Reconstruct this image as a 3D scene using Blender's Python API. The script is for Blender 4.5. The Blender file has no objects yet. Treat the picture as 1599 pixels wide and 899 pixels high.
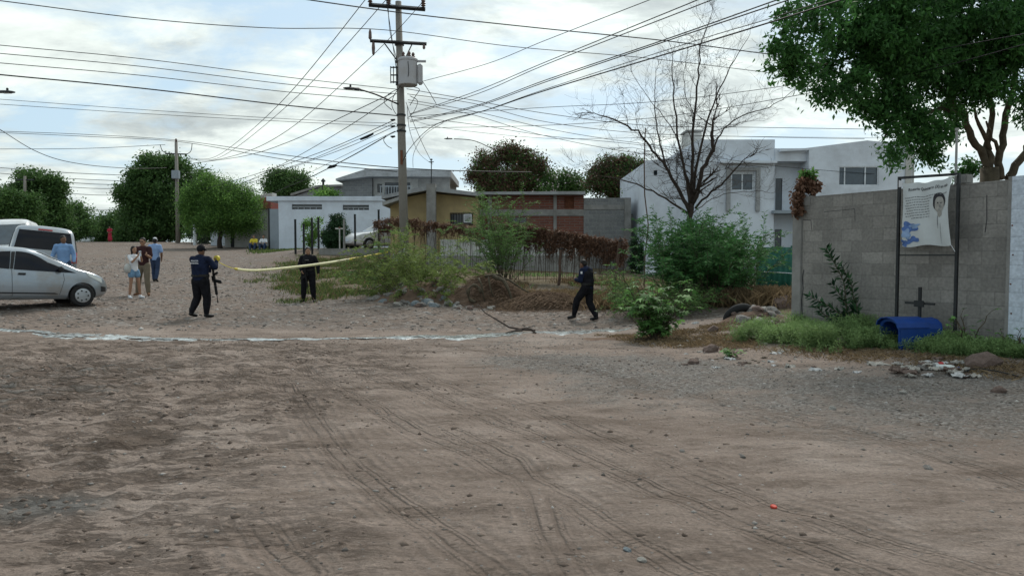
import bpy, bmesh, math, random
import numpy as np
from mathutils import Vector, Matrix, noise as mnoise
from mathutils.bvhtree import BVHTree

random.seed(7)
rng = np.random.default_rng(7)
S = bpy.context.scene
COL = S.collection
R = math.radians

# ---------------------------------------------------------------- camera
F = 1155.0
CX, CY, HOR = 799.5, 449.5, 400.0
CAMZ = 1.6
PITCH = math.atan((CY - HOR) / F)
cam = bpy.data.cameras.new('camera')
cam.lens = 36.0 * F / 1599.0
cam.sensor_width = 36.0
cam.clip_start = 0.05
cam.clip_end = 3000
camo = bpy.data.objects.new('camera', cam)
COL.objects.link(camo)
camo.location = (0, 0, CAMZ)
camo.rotation_euler = (math.pi / 2 - PITCH, 0, 0)
S.camera = camo

# ---------------------------------------------------------------- light
SUN_EL, SUN_AZ = R(48), R(14)           # azimuth measured from +Y towards +X
w = bpy.data.worlds.new('World')
S.world = w
w.use_nodes = True
nt = w.node_tree
nt.nodes.clear()
N = nt.nodes.new
Lk = nt.links.new
out = N('ShaderNodeOutputWorld')
bg = N('ShaderNodeBackground')
bg.inputs['Strength'].default_value = 0.10
sky = N('ShaderNodeTexSky')
sky.sky_type = 'NISHITA'
sky.sun_disc = False
sky.sun_elevation = SUN_EL
sky.sun_rotation = SUN_AZ
sky.air_density = 1.0
sky.dust_density = 2.0
sky.ozone_density = 1.5
tc = N('ShaderNodeTexCoord')
sep = N('ShaderNodeSeparateXYZ')
Lk(tc.outputs['Generated'], sep.inputs[0])
def M_(op, a, b=None, c=None, clamp=False):
    n = N('ShaderNodeMath'); n.operation = op; n.use_clamp = clamp
    for i, v in enumerate((a, b, c)):
        if v is None: continue
        if isinstance(v, (int, float)): n.inputs[i].default_value = v
        else: Lk(v, n.inputs[i])
    return n.outputs[0]
zz = M_('ADD', M_('MAXIMUM', sep.outputs[2], 0.0), 0.16)
ux = M_('DIVIDE', sep.outputs[0], zz)
uy = M_('DIVIDE', sep.outputs[1], zz)
cmb = N('ShaderNodeCombineXYZ')
Lk(ux, cmb.inputs[0]); Lk(M_('MULTIPLY', uy, 1.25), cmb.inputs[1])
def wn(scale, detail, rough, dist=0.0, off=0.0):
    n = N('ShaderNodeTexNoise')
    n.inputs['Scale'].default_value = scale
    n.inputs['Detail'].default_value = detail
    n.inputs['Roughness'].default_value = rough
    n.inputs['Distortion'].default_value = dist
    mp = N('ShaderNodeMapping'); mp.inputs['Location'].default_value = (off, off * .7, off * 1.3)
    Lk(cmb.outputs[0], mp.inputs[0]); Lk(mp.outputs[0], n.inputs['Vector'])
    return n.outputs['Fac']
def ramp(fac, pts, nodes=None, links=None):
    NN = nodes.new if nodes else N
    LL = links.new if links else Lk
    n = NN('ShaderNodeValToRGB')
    els = n.color_ramp.elements
    while len(els) < len(pts): els.new(0.5)
    for e, (p, c) in zip(els, pts):
        e.position = p
        e.color = (*c, 1) if isinstance(c, tuple) else (c, c, c, 1)
    LL(fac, n.inputs[0])
    return n.outputs[0]
mask = ramp(wn(1.15, 10, 0.62, 0.25, 3.3), [(0.40, 0.0), (0.54, 1.0)])
lit = wn(2.3, 12, 0.64, 0.35, 11.0)
big = wn(0.6, 5, 0.55, 0.2, 27.0)
tone = M_('ADD', M_('MULTIPLY', lit, 0.55), M_('MULTIPLY', big, 0.45))
cc = ramp(tone, [(0.37, (2.8, 3.15, 3.2)), (0.45, (3.7, 4.1, 4.05)), (0.51, (4.9, 5.35, 5.15)), (0.60, (5.95, 6.45, 6.1))])
# brighter towards the veiled sun
sd = (math.sin(SUN_AZ) * math.cos(R(16)), math.cos(SUN_AZ) * math.cos(R(16)), math.sin(R(16)))
dp = N('ShaderNodeVectorMath'); dp.operation = 'DOT_PRODUCT'
nrm = N('ShaderNodeVectorMath'); nrm.operation = 'NORMALIZE'
Lk(tc.outputs['Generated'], nrm.inputs[0]); Lk(nrm.outputs[0], dp.inputs[0])
dp.inputs[1].default_value = sd
glow = M_('ADD', M_('MULTIPLY', M_('POWER', M_('MAXIMUM', dp.outputs['Value'], 0.0), 6.0), 0.22), 0.86)
ccm = N('ShaderNodeVectorMath'); ccm.operation = 'SCALE'
Lk(cc, ccm.inputs[0]); Lk(glow, ccm.inputs['Scale'])
blue = N('ShaderNodeMix'); blue.data_type = 'RGBA'; blue.blend_type = 'MIX'
blue.inputs['Factor'].default_value = 0.8
Lk(sky.outputs[0], blue.inputs['A']); blue.inputs['B'].default_value = (2.75, 3.7, 4.3, 1)
mx = N('ShaderNodeMix'); mx.data_type = 'RGBA'
Lk(mask, mx.inputs['Factor']); Lk(blue.outputs['Result'], mx.inputs['A']); Lk(ccm.outputs[0], mx.inputs['B'])
Lk(mx.outputs['Result'], bg.inputs['Color'])
Lk(bg.outputs[0], out.inputs['Surface'])

sl = bpy.data.lights.new('sun', 'SUN')
sl.energy = 1.4
sl.angle = R(14)
sl.color = (1.0, 0.95, 0.88)
so = bpy.data.objects.new('sun', sl)
COL.objects.link(so)
d = Vector((math.sin(SUN_AZ) * math.cos(SUN_EL), math.cos(SUN_AZ) * math.cos(SUN_EL), math.sin(SUN_EL)))
so.rotation_euler = d.to_track_quat('Z', 'Y').to_euler()
so.location = (0, 0, 30)

S.view_settings.view_transform = 'Standard'
S.view_settings.look = 'None'
S.view_settings.exposure = 0.95
S.view_settings.gamma = 1.0
S.cycles.max_bounces = 5
S.cycles.diffuse_bounces = 2
S.cycles.glossy_bounces = 2
S.cycles.transparent_max_bounces = 6
S.cycles.use_denoising = True

# ---------------------------------------------------------------- pixel -> world
ct, st = math.cos(PITCH), math.sin(PITCH)
def ray(px, py):
    u = (px - CX) / F
    v = (CY - py) / F
    return np.array([u, ct + v * st, -st + v * ct])
def P(px, py, Y):
    r = ray(px, py)
    k = Y / r[1]
    return Vector((r[0] * k, Y, CAMZ + r[2] * k))
def X(px, Y):                      # x of a pixel column at the horizon for depth Y
    return (px - CX) / F * Y
def Z(py, Y, px=800):
    return P(px, py, Y).z

# ---------------------------------------------------------------- terrain height
GP = [(-14, 2, .02), (0, 2, 0), (14, 2, .1), (-30, 0, .2), (40, 0, .3), (0, -8, 0), (-40, -8, .2), (40, -8, .2),
      (-12, 6, .02), (-5, 6, 0), (0, 6, 0), (5, 6, .05), (10, 6, .2),
      (-9, 10, 0), (-4, 10, 0), (0, 10, 0), (4, 10, .06), (7, 9.9, .24),
      (-12, 15.5, .02), (-8, 15.5, -.01), (-4, 15.5, -.01), (0, 15.6, -.02), (2.3, 15.6, -.02), (3, 14, .03),
      (5.2, 14, .22), (6.2, 12.3, .22), (5.3, 15.8, .30), (7, 15, .30), (10, 10, .3),
      (-13, 19, .33), (-11, 19.2, .28), (-7.5, 18, .12), (-11.5, 22.5, .32), (-13.5, 28, .6), (-6.4, 23.2, .17),
      (-16, 24, .62), (-20, 24, .9), (-25, 20, .9), (-3.5, 19, .02),
      (2.1, 19.5, -.12), (0, 21.5, .08), (-2, 22.4, .22), (-4, 23, .25), (1, 21, .10), (3, 21.5, .12), (4.8, 20.5, .2),
      (6, 20, .22), (6.3, 18, .12), (9, 25, .42), (11, 21, .5), (1.6, 27, .60), (-1, 28, .62), (5, 34, .7), (-3, 30, .8),
      (-6, 29, .72), (-10, 33, 1.0), (-8, 37.5, 1.5), (-14, 40, 1.28), (-20, 40, 1.32), (-30, 45, 1.8),
      (-8, 41, 2.0), (-11.2, 39.5, 1.85), (-13, 42, 1.85), (-12, 46, 2.02), (-2, 41, 1.9), (-2, 36, 1.2), (-16, 52, 2.02), (-10, 52, 2.05), (-24, 55, 2.15),
      (-47, 68, 2.95), (-35, 68, 2.93), (-28, 68, 2.9), (-20, 68, 2.8), (-60, 50, 2.2), (-60, 90, 2.7), (-40, 90, 2.75),
      (-20, 90, 2.7), (0, 60, 2.0), (20, 40, .6), (30, 60, 1.2), (15, 30, .5), (40, 25, .5),
      (0, 150, 2), (-120, 150, 2.2), (120, 150, 1.5), (-150, 40, 2), (150, 40, 1), (0, 400, 1), (-400, 400, 1), (400, 400, 1),
      (-400, 0, 1), (400, 0, 1)]
gp = np.array(GP, float)
def kern(a, b):
    return np.sqrt((a[:, None, 0] - b[None, :, 0]) ** 2 + (a[:, None, 1] - b[None, :, 1]) ** 2 + 2.0)
K = kern(gp, gp)
A = np.zeros((len(gp) + 1, len(gp) + 1))
A[:-1, :-1] = K + np.eye(len(gp)) * -0.02
A[:-1, -1] = 1; A[-1, :-1] = 1
sol = np.linalg.solve(A, np.concatenate([gp[:, 2], [0]]))
def gzv(x, y):
    x = np.asarray(x, float); y = np.asarray(y, float)
    pts = np.stack([x.ravel(), y.ravel()], 1)
    o = np.empty(len(pts))
    for i in range(0, len(pts), 20000):
        o[i:i + 20000] = kern(pts[i:i + 20000], gp) @ sol[:-1] + sol[-1]
    return o.reshape(x.shape)
def gz(x, y):
    return float(gzv(np.array([x]), np.array([y]))[0])
def G(px, py):                     # where the ray through a pixel meets the ground
    r = ray(px, py)
    t = np.concatenate([np.arange(2, 40, .1), np.arange(40, 120, .5)])
    k = t / r[1]
    h = CAMZ + r[2] * k - gzv(r[0] * k, t)
    i = np.argmax(h < 0)
    if h[i] >= 0: i = len(t) - 1
    a, b = t[max(i - 1, 0)], t[i]
    ha, hb = h[max(i - 1, 0)], h[i]
    Y = a if ha == hb else a + (b - a) * ha / (ha - hb)
    kk = Y / r[1]
    return Vector((r[0] * kk, Y, gz(r[0] * kk, Y)))

# ---------------------------------------------------------------- numpy noise
def vnoise(x, y, s, seed=0):
    x = np.asarray(x) * s + seed * 17.3; y = np.asarray(y) * s + seed * 9.1
    xi = np.floor(x).astype(int); yi = np.floor(y).astype(int)
    fx = x - xi; fy = y - yi
    fx = fx * fx * (3 - 2 * fx); fy = fy * fy * (3 - 2 * fy)
    def h(a, b):
        n = (a * 374761393 + b * 668265263 + seed * 974711) & 0x7fffffff
        n = ((n ^ (n >> 13)) * 1274126177) & 0x7fffffff
        return ((n ^ (n >> 16)) & 0xffff) / 65535.0
    return (h(xi, yi) * (1 - fx) + h(xi + 1, yi) * fx) * (1 - fy) + (h(xi, yi + 1) * (1 - fx) + h(xi + 1, yi + 1) * fx) * fy
def fbm(x, y, s, o=4, seed=0):
    t = 0; a = .5
    for i in range(o):
        t = t + a * vnoise(x, y, s * 2 ** i, seed + i); a *= .5
    return t / (1 - .5 ** o)

# ---------------------------------------------------------------- materials
MATS = {}
def new_mat(name):
    m = bpy.data.materials.new(name); m.use_nodes = True
    MATS[name] = m
    return m, m.node_tree, m.node_tree.nodes['Principled BSDF']
def mat(name, col, rough=.8, metal=0.0, var=.25, scale=6.0, bump=.0, bscale=60.0, spec=.3, dirt=None, dirt_s=1.2, coat=0.0, noise_rough=.65):
    """plain surface with uneven colour and bump"""
    m, t, b = new_mat(name)
    n = t.nodes.new; l = t.links.new
    tcn = n('ShaderNodeTexCoord')
    nz = n('ShaderNodeTexNoise'); nz.inputs['Scale'].default_value = scale; nz.inputs['Detail'].default_value = 8
    nz.inputs['Roughness'].default_value = noise_rough
    l(tcn.outputs['Object'], nz.inputs['Vector'])
    lo = tuple(c * (1 - var) for c in col); hi = tuple(min(1, c * (1 + var)) for c in col)
    c = ramp(nz.outputs['Fac'], [(.3, lo), (.7, hi)], t.nodes, t.links)
    if dirt:
        n2 = n('ShaderNodeTexNoise'); n2.inputs['Scale'].default_value = dirt_s; n2.inputs['Detail'].default_value = 9; n2.inputs['Roughness'].default_value = .7
        l(tcn.outputs['Object'], n2.inputs['Vector'])
        f = ramp(n2.outputs['Fac'], [(.45, 0.0), (.72, 0.85)], t.nodes, t.links)
        mxn = n('ShaderNodeMix'); mxn.data_type = 'RGBA'
        l(f, mxn.inputs['Factor']); l(c, mxn.inputs['A']); mxn.inputs['B'].default_value = (*dirt, 1)
        c = mxn.outputs['Result']
    l(c, b.inputs['Base Color'])
    b.inputs['Roughness'].default_value = rough
    b.inputs['Metallic'].default_value = metal
    b.inputs['Specular IOR Level'].default_value = spec
    b.inputs['Coat Weight'].default_value = coat
    if bump:
        n3 = n('ShaderNodeTexNoise'); n3.inputs['Scale'].default_value = bscale; n3.inputs['Detail'].default_value = 6
        l(tcn.outputs['Object'], n3.inputs['Vector'])
        bp = n('ShaderNodeBump'); bp.inputs['Strength'].default_value = bump; bp.inputs['Distance'].default_value = .02
        l(n3.outputs['Fac'], bp.inputs['Height']); l(bp.outputs[0], b.inputs['Normal'])
    return m
def brick_mat(name, c1, c2, mortar, bw, bh, msize=.012, stain=(.1, .095, .09), stain_hi=.6, bump=.5, off=.5, paint=None):
    """masonry laid in the object's own x-z plane"""
    m, t, b = new_mat(name)
    n = t.nodes.new; l = t.links.new
    tcn = n('ShaderNodeTexCoord'); sp = n('ShaderNodeSeparateXYZ'); cb = n('ShaderNodeCombineXYZ')
    l(tcn.outputs['Object'], sp.inputs[0])
    ad = n('ShaderNodeMath'); ad.operation = 'ADD'; l(sp.outputs[0], ad.inputs[0]); l(sp.outputs[1], ad.inputs[1])
    wob = n('ShaderNodeTexNoise'); wob.inputs['Scale'].default_value = 1.3; wob.inputs['Detail'].default_value = 4
    l(tcn.outputs['Object'], wob.inputs['Vector'])
    wz = n('ShaderNodeMath'); wz.operation = 'MULTIPLY_ADD'; l(wob.outputs['Fac'], wz.inputs[0]); wz.inputs[1].default_value = .05; l(sp.outputs[2], wz.inputs[2])
    l(ad.outputs[0], cb.inputs[0]); l(wz.outputs[0], cb.inputs[1])
    bt = n('ShaderNodeTexBrick'); bt.inputs['Scale'].default_value = 1.0
    bt.offset = off
    bt.inputs['Color1'].default_value = (*c1, 1); bt.inputs['Color2'].default_value = (*c2, 1); bt.inputs['Mortar'].default_value = (*mortar, 1)
    bt.inputs['Mortar Size'].default_value = msize; bt.inputs['Mortar Smooth'].default_value = .25; bt.inputs['Bias'].default_value = 0
    bt.inputs['Brick Width'].default_value = bw; bt.inputs['Row Height'].default_value = bh
    l(cb.outputs[0], bt.inputs['Vector'])
    nz = n('ShaderNodeTexNoise'); nz.inputs['Scale'].default_value = .9; nz.inputs['Detail'].default_value = 10; nz.inputs['Roughness'].default_value = .68
    l(tcn.outputs['Object'], nz.inputs['Vector'])
    f = ramp(nz.outputs['Fac'], [(.42, 0.0), (.75, stain_hi)], t.nodes, t.links)
    mxn = n('ShaderNodeMix'); mxn.data_type = 'RGBA'
    l(f, mxn.inputs['Factor']); l(bt.outputs['Color'], mxn.inputs['A']); mxn.inputs['B'].default_value = (*stain, 1)
    fine = n('ShaderNodeTexNoise'); fine.inputs['Scale'].default_value = 22; fine.inputs['Detail'].default_value = 8
    l(tcn.outputs['Object'], fine.inputs['Vector'])
    fr = ramp(fine.outputs['Fac'], [(.3, .8), (.7, 1.15)], t.nodes, t.links)
    mul = n('ShaderNodeMix'); mul.data_type = 'RGBA'; mul.blend_type = 'MULTIPLY'; mul.inputs['Factor'].default_value = 1
    l(mxn.outputs['Result'], mul.inputs['A']); l(fr, mul.inputs['B'])
    l(mul.outputs['Result'], b.inputs['Base Color'])
    b.inputs['Roughness'].default_value = .92; b.inputs['Specular IOR Level'].default_value = .15
    inv = n('ShaderNodeMath'); inv.operation = 'SUBTRACT'; inv.inputs[0].default_value = 1; l(bt.outputs['Fac'], inv.inputs[1])
    sm = n('ShaderNodeMath'); sm.operation = 'MULTIPLY_ADD'; l(fine.outputs['Fac'], sm.inputs[0]); sm.inputs[1].default_value = .6; l(inv.outputs[0], sm.inputs[2])
    bp = n('ShaderNodeBump'); bp.inputs['Strength'].default_value = bump; bp.inputs['Distance'].default_value = .015
    l(sm.outputs[0], bp.inputs['Height']); l(bp.outputs[0], b.inputs['Normal'])
    return m
def leaf_mat(name, dark, light, trans=.3, rough=.6, spec=.25):
    m, t, b = new_mat(name)
    n = t.nodes.new; l = t.links.new
    at = n('ShaderNodeAttribute'); at.attribute_name = 'rnd'
    c = ramp(at.outputs['Fac'], [(0.0, dark), (.75, light), (1.0, tuple(min(1, x * 1.5) for x in light))], t.nodes, t.links)
    l(c, b.inputs['Base Color']); b.inputs['Roughness'].default_value = rough
    b.inputs['Specular IOR Level'].default_value = spec
    tr = n('ShaderNodeBsdfTranslucent'); l(c, tr.inputs['Color'])
    mxs = n('ShaderNodeMixShader'); mxs.inputs[0].default_value = trans
    l(b.outputs[0], mxs.inputs[1]); l(tr.outputs[0], mxs.inputs[2])
    l(mxs.outputs[0], t.nodes['Material Output'].inputs['Surface'])
    return m

mat('concrete', (.25, .245, .235), .9, var=.2, scale=3, bump=.4, bscale=40, dirt=(.12, .115, .105))
mat('pole_concrete', (.23, .215, .195), .9, var=.18, scale=2, bump=.3, bscale=30, dirt=(.13, .11, .09), dirt_s=2)
mat('white_paint', (.60, .66, .74), .85, var=.06, scale=1.5, bump=.1, bscale=30, dirt=(.44, .47, .52), dirt_s=.7)
mat('house_white', (.62, .67, .74), .85, var=.05, scale=.8, bump=.08, dirt=(.40, .42, .46), dirt_s=.6)
mat('roof_grey', (.3, .31, .32), .85, var=.2, dirt=(.18, .18, .18))
mat('plaster_grey', (.30, .30, .29), .9, var=.2, scale=2, bump=.2, dirt=(.18, .18, .18))
mat('plaster_light', (.46, .46, .44), .9, var=.1, scale=2, dirt=(.3, .3, .29))
mat('yellow_wall', (.40, .31, .16), .9, var=.1, scale=1.5, dirt=(.24, .19, .11), dirt_s=.8)
mat('red_trim', (.26, .07, .055), .8, var=.2, dirt=(.15, .06, .05))
mat('rust', (.13, .05, .028), .9, var=.4, scale=8, bump=.3)
mat('black_metal', (.018, .02, .022), .55, metal=.4, var=.3, scale=10)
mat('dark_steel', (.035, .038, .04), .5, metal=.6, var=.3, scale=8)
mat('grey_steel', (.33, .36, .39), .55, metal=.2, var=.12, scale=4, dirt=(.2, .2, .19), dirt_s=3)
mat('gate_grey', (.26, .30, .34), .7, var=.08, scale=3)
mat('green_sheet', (.018, .11, .08), .65, var=.2, scale=3, dirt=(.01, .05, .04))
mat('glass_dark', (.018, .024, .032), .08, var=.2, spec=.6)
mat('glass_house', (.05, .07, .09), .12, var=.2, spec=.6)
mat('tint_glass', (.006, .007, .012), .10, var=.2, spec=.22)
mat('car_silver', (.30, .34, .385), .30, metal=.5, var=.05, scale=3, coat=.6, dirt=(.27, .25, .225), dirt_s=2.2)
mat('car_white', (.62, .64, .66), .35, var=.03, scale=3, coat=.4, dirt=(.45, .45, .43), dirt_s=2.5)
mat('rubber', (.018, .018, .019), .85, var=.3, scale=15, bump=.3)
mat('hubcap', (.36, .38, .40), .4, metal=.6, var=.1)
mat('lamp_glass', (.55, .58, .56), .15, var=.1, spec=.6)
mat('red_plastic', (.35, .02, .02), .4, var=.2)
mat('black_plastic', (.015, .015, .016), .5, var=.3)
mat('blue_plastic', (.007, .045, .22), .45, var=.2, scale=4, dirt=(.02, .06, .2), dirt_s=3)
mat('banner', (.50, .53, .54), .7, var=.07, scale=3, bump=.1)
mat('ink', (.03, .03, .035), .8, var=.1)
mat('ink_soft', (.16, .17, .18), .8, var=.3, scale=25)
mat('ink_skin', (.30, .29, .27), .8, var=.3, scale=18)
mat('ink_blue', (.08, .15, .36), .8, var=.5, scale=9)
mat('ink_blue_light', (.22, .32, .5), .8, var=.4, scale=9)
mat('cable', (.012, .013, .015), .7, var=.2)
mat('skin', (.30, .17, .11), .55, var=.1, scale=10)
mat('skin_dark', (.16, .085, .055), .55, var=.1, scale=10)
mat('hair', (.012, .009, .008), .6, var=.3)
mat('navy_cloth', (.010, .015, .036), .9, var=.5, scale=9, bump=1.0, bscale=11, spec=.12)
mat('black_cloth', (.010, .010, .013), .9, var=.5, scale=9, bump=1.0, bscale=11, spec=.12)
mat('black_boot', (.008, .008, .009), .5, var=.3)
mat('blue_shirt', (.17, .29, .50), .85, var=.12, scale=6, bump=.5, bscale=14)
mat('sky_shirt', (.22, .33, .55), .85, var=.12, scale=6, bump=.5, bscale=14)
mat('jeans', (.03, .05, .10), .9, var=.2, scale=8, bump=.3, bscale=20)
mat('denim_short', (.14, .25, .38), .9, var=.2, scale=12)
mat('khaki', (.15, .125, .09), .9, var=.15, scale=8, bump=.4, bscale=16)
mat('maroon_tee', (.035, .012, .013), .9, var=.2)
mat('white_cloth', (.62, .63, .66), .85, var=.08)
mat('red_dress', (.42, .03, .06), .85, var=.15)
mat('yellow_shirt', (.55, .45, .04), .85, var=.15)
mat('brown_boot', (.14, .07, .035), .8, var=.2)
mat('gun_black', (.008, .008, .009), .45, metal=.3, var=.2)
mat('tape_yellow', (.62, .50, .06), .45, var=.1, scale=4)
mat('tape_pale', (.72, .68, .40), .4, var=.08, scale=4)
mat('stone', (.20, .19, .18), .9, var=.35, scale=5, bump=.6, bscale=25, dirt=(.13, .105, .085), dirt_s=3)
mat('stone_blue', (.16, .185, .20), .85, var=.25, scale=5, bump=.4, bscale=25)
mat('stone_pale', (.30, .285, .26), .9, var=.25, scale=5, bump=.5)
mat('stone_brown', (.14, .10, .085), .9, var=.3, scale=5, bump=.5)
mat('paper', (.33, .31, .28), .8, var=.2, scale=15)
mat('litter_white', (.42, .42, .42), .5, var=.15, scale=10)
mat('bark', (.075, .055, .042), .95, var=.4, scale=9, bump=.7, bscale=22)
mat('bark_dark', (.05, .038, .032), .95, var=.4, scale=9, bump=.6)
mat('bark_tan', (.075, .062, .042), .95, var=.4, scale=9, bump=.6)
mat('wood_post', (.10, .065, .05), .95, var=.4, scale=9, bump=.6)
mat('straw', (.15, .098, .064), .95, var=.45, scale=12)
mat('red_cap', (.45, .04, .02), .5, var=.1)
mat('dirt', (.155, .108, .082), .98, var=.3, scale=4, bump=.9, bscale=12, spec=.05, dirt=(.10, .07, .055))
mat('transformer', (.40, .40, .42), .6, var=.08, scale=4, dirt=(.28, .25, .22), dirt_s=2)
mat('whitewash', (.62, .67, .72), .85, var=.05, dirt=(.45, .47, .5))
mat('porcelain', (.12, .08, .07), .35, var=.2)
brick_mat('block_wall', (.31, .295, .275), (.21, .20, .187), (.21, .20, .187), .40, .20, .007, stain=(.14, .134, .126), stain_hi=.85)
brick_mat('block_white', (.56, .62, .70), (.52, .58, .66), (.44, .49, .56), .40, .20, .008, stain=(.40, .44, .5), stain_hi=.4, bump=.35)
brick_mat('block_far', (.22, .225, .225), (.17, .175, .18), (.26, .26, .25), .40, .20, .015, stain=(.13, .13, .13), stain_hi=.6)
brick_mat('red_brick', (.21, .075, .052), (.15, .055, .042), (.17, .125, .105), .50, .13, .022, stain=(.10, .06, .05), stain_hi=.6)
leaf_mat('leaf_big', (.016, .058, .018), (.065, .175, .042), .5)
leaf_mat('leaf_dark', (.03, .07, .024), (.09, .17, .05), .45)
leaf_mat('leaf_mid', (.028, .07, .02), (.08, .155, .04), .3)
leaf_mat('leaf_bright', (.06, .15, .03), (.17, .31, .07), .45)
leaf_mat('leaf_olive', (.075, .12, .03), (.21, .28, .08), .45)
leaf_mat('leaf_red', (.05, .035, .022), (.13, .075, .05), .3)
leaf_mat('leaf_feather', (.045, .11, .034), (.14, .26, .075), .45)
leaf_mat('leaf_shrub', (.025, .09, .03), (.085, .22, .065), .4)
leaf_mat('leaf_castor', (.045, .12, .03), (.13, .27, .075), .4)
leaf_mat('leaf_wall', (.010, .035, .018), (.035, .085, .035), .15, rough=.4)
leaf_mat('leaf_cypress', (.012, .040, .016), (.030, .075, .028), .1)
leaf_mat('leaf_dead', (.075, .040, .026), (.19, .105, .068), .2)
leaf_mat('grass_green', (.04, .08, .02), (.13, .17, .05), .3)
leaf_mat('grass_weed', (.065, .13, .045), (.19, .29, .11), .45)
leaf_mat('grass_dry', (.11, .08, .045), (.25, .18, .105), .3)
leaf_mat('flower_pale', (.45, .35, .38), (.7, .6, .62), .3)

# ---------------------------------------------------------------- objects
def link_mesh(name, me, m, parent=None, smooth=False):
    if m is not None:
        me.materials.clear(); me.materials.append(MATS[m] if isinstance(m, str) else m)
    if smooth: me.polygons.foreach_set('use_smooth', [True] * len(me.polygons))
    o = bpy.data.objects.new(name, me)
    COL.objects.link(o)
    if parent is not None: o.parent = parent
    return o
def tag(o, label=None, cat=None, group=None, kind=None):
    if label: o['label'] = label
    if cat: o['category'] = cat
    if group: o['group'] = group
    if kind: o['kind'] = kind
    return o
def thing(name, label, cat, loc=(0, 0, 0), rz=0, group=None):
    o = bpy.data.objects.new(name, None)
    COL.objects.link(o)
    o.empty_display_size = .2
    o.location = loc; o.rotation_euler = (0, 0, rz)
    return tag(o, label, cat, group)
def copy_tree(o, parent=None):
    c = o.copy(); COL.objects.link(c); c.parent = parent
    for ch in list(o.children): copy_tree(ch, c)
    return c

class MB:
    def __init__(s): s.v = []; s.f = []
    def add(s, vs, fs):
        k = len(s.v); s.v.extend([tuple(v) for v in vs]); s.f.extend([tuple(i + k for i in f) for f in fs]); return s
    def box(s, x0, x1, y0, y1, z0, z1):
        return s.add([(x0, y0, z0), (x1, y0, z0), (x1, y1, z0), (x0, y1, z0), (x0, y0, z1), (x1, y0, z1), (x1, y1, z1), (x0, y1, z1)],
                     [(0, 3, 2, 1), (4, 5, 6, 7), (0, 1, 5, 4), (1, 2, 6, 5), (2, 3, 7, 6), (3, 0, 4, 7)])
    def prism(s, poly, y0, y1):            # polygon in x-z, counter-clockwise seen from -y
        n = len(poly)
        return s.add([(x, y0, z) for x, z in poly] + [(x, y1, z) for x, z in poly],
                     [tuple(range(n))] + [tuple(range(2 * n - 1, n - 1, -1))] + [(i, n + i, n + (i + 1) % n, (i + 1) % n) for i in range(n)])
    def tube(s, pts, rad, sides=6, cap=True):
        pts = [Vector(p) for p in pts]
        if not isinstance(rad, (list, tuple)): rad = [rad] * len(pts)
        rings = []; up = Vector((0, 0, 1))
        for i, p in enumerate(pts):
            t = (pts[min(i + 1, len(pts) - 1)] - pts[max(i - 1, 0)])
            if t.length < 1e-9: t = Vector((0, 0, 1))
            t.normalize()
            if i == 0:
                a = up if abs(t.dot(up)) < .9 else Vector((1, 0, 0))
                u = t.cross(a).normalized()
            else:
                u = (u - t * u.dot(t))
                u = u.normalized() if u.length > 1e-6 else t.orthogonal().normalized()
            v = t.cross(u)
            rings.append([p + (u * math.cos(2 * math.pi * k / sides) + v * math.sin(2 * math.pi * k / sides)) * rad[i] for k in range(sides)])
        vs = [q for r in rings for q in r]; fs = []
        for i in range(len(rings) - 1):
            for k in range(sides):
                a = i * sides + k; b = i * sides + (k + 1) % sides
                fs.append((a, b, b + sides, a + sides))
        if cap:
            fs.append(tuple(range(sides - 1, -1, -1))); fs.append(tuple(range((len(rings) - 1) * sides, len(rings) * sides)))
        return s.add(vs, fs)
    def lathe(s, prof, c=(0, 0, 0), n=20, axis='z'):
        vs = []; fs = []
        for r, h in prof:
            for k in range(n):
                a = 2 * math.pi * k / n
                if axis == 'z': vs.append((c[0] + r * math.cos(a), c[1] + r * math.sin(a), c[2] + h))
                elif axis == 'y': vs.append((c[0] + r * math.cos(a), c[1] + h, c[2] + r * math.sin(a)))
                else: vs.append((c[0] + h, c[1] + r * math.cos(a), c[2] + r * math.sin(a)))
        m = len(prof)
        for i in range(m - 1):
            for k in range(n):
                fs.append((i * n + k, i * n + (k + 1) % n, (i + 1) * n + (k + 1) % n, (i + 1) * n + k))
        fs.append(tuple(range(n - 1, -1, -1))); fs.append(tuple(range((m - 1) * n, m * n)))
        return s.add(vs, fs)
    def build(s, name, m, parent=None, smooth=False, bevel=0, seg=2):
        me = bpy.data.meshes.new(name); me.from_pydata(s.v, [], s.f); me.update()
        if bevel:
            bm = bmesh.new(); bm.from_mesh(me)
            bmesh.ops.remove_doubles(bm, verts=bm.verts, dist=1e-5)
            es = [e for e in bm.edges if len(e.link_faces) == 2 and e.calc_face_angle(0) > R(25)]
            bmesh.ops.bevel(bm, geom=es, offset=bevel, segments=seg, affect='EDGES')
            bmesh.ops.recalc_face_normals(bm, faces=bm.faces)
            bm.to_mesh(me); bm.free()
        return link_mesh(name, me, m, parent, smooth)

def np_mesh(name, verts, quads, m, parent=None, rnd=None, smooth=False):
    """fast mesh from numpy arrays of verts (n,3) and faces (k,3|4)"""
    me = bpy.data.meshes.new(name)
    nv, nf, k = len(verts), len(quads), quads.shape[1]
    me.vertices.add(nv); me.vertices.foreach_set('co', np.asarray(verts, np.float32).ravel())
    me.loops.add(nf * k); me.loops.foreach_set('vertex_index', np.asarray(quads, np.int32).ravel())
    me.polygons.add(nf); me.polygons.foreach_set('loop_start', np.arange(0, nf * k, k, dtype=np.int32))
    me.polygons.foreach_set('loop_total', np.full(nf, k, np.int32))
    if smooth: me.polygons.foreach_set('use_smooth', np.ones(nf, bool))
    me.update(calc_edges=True)
    if rnd is not None:
        a = me.attributes.new('rnd', 'FLOAT', 'FACE'); a.data.foreach_set('value', np.asarray(rnd, np.float32))
    return link_mesh(name, me, m, parent)

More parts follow.
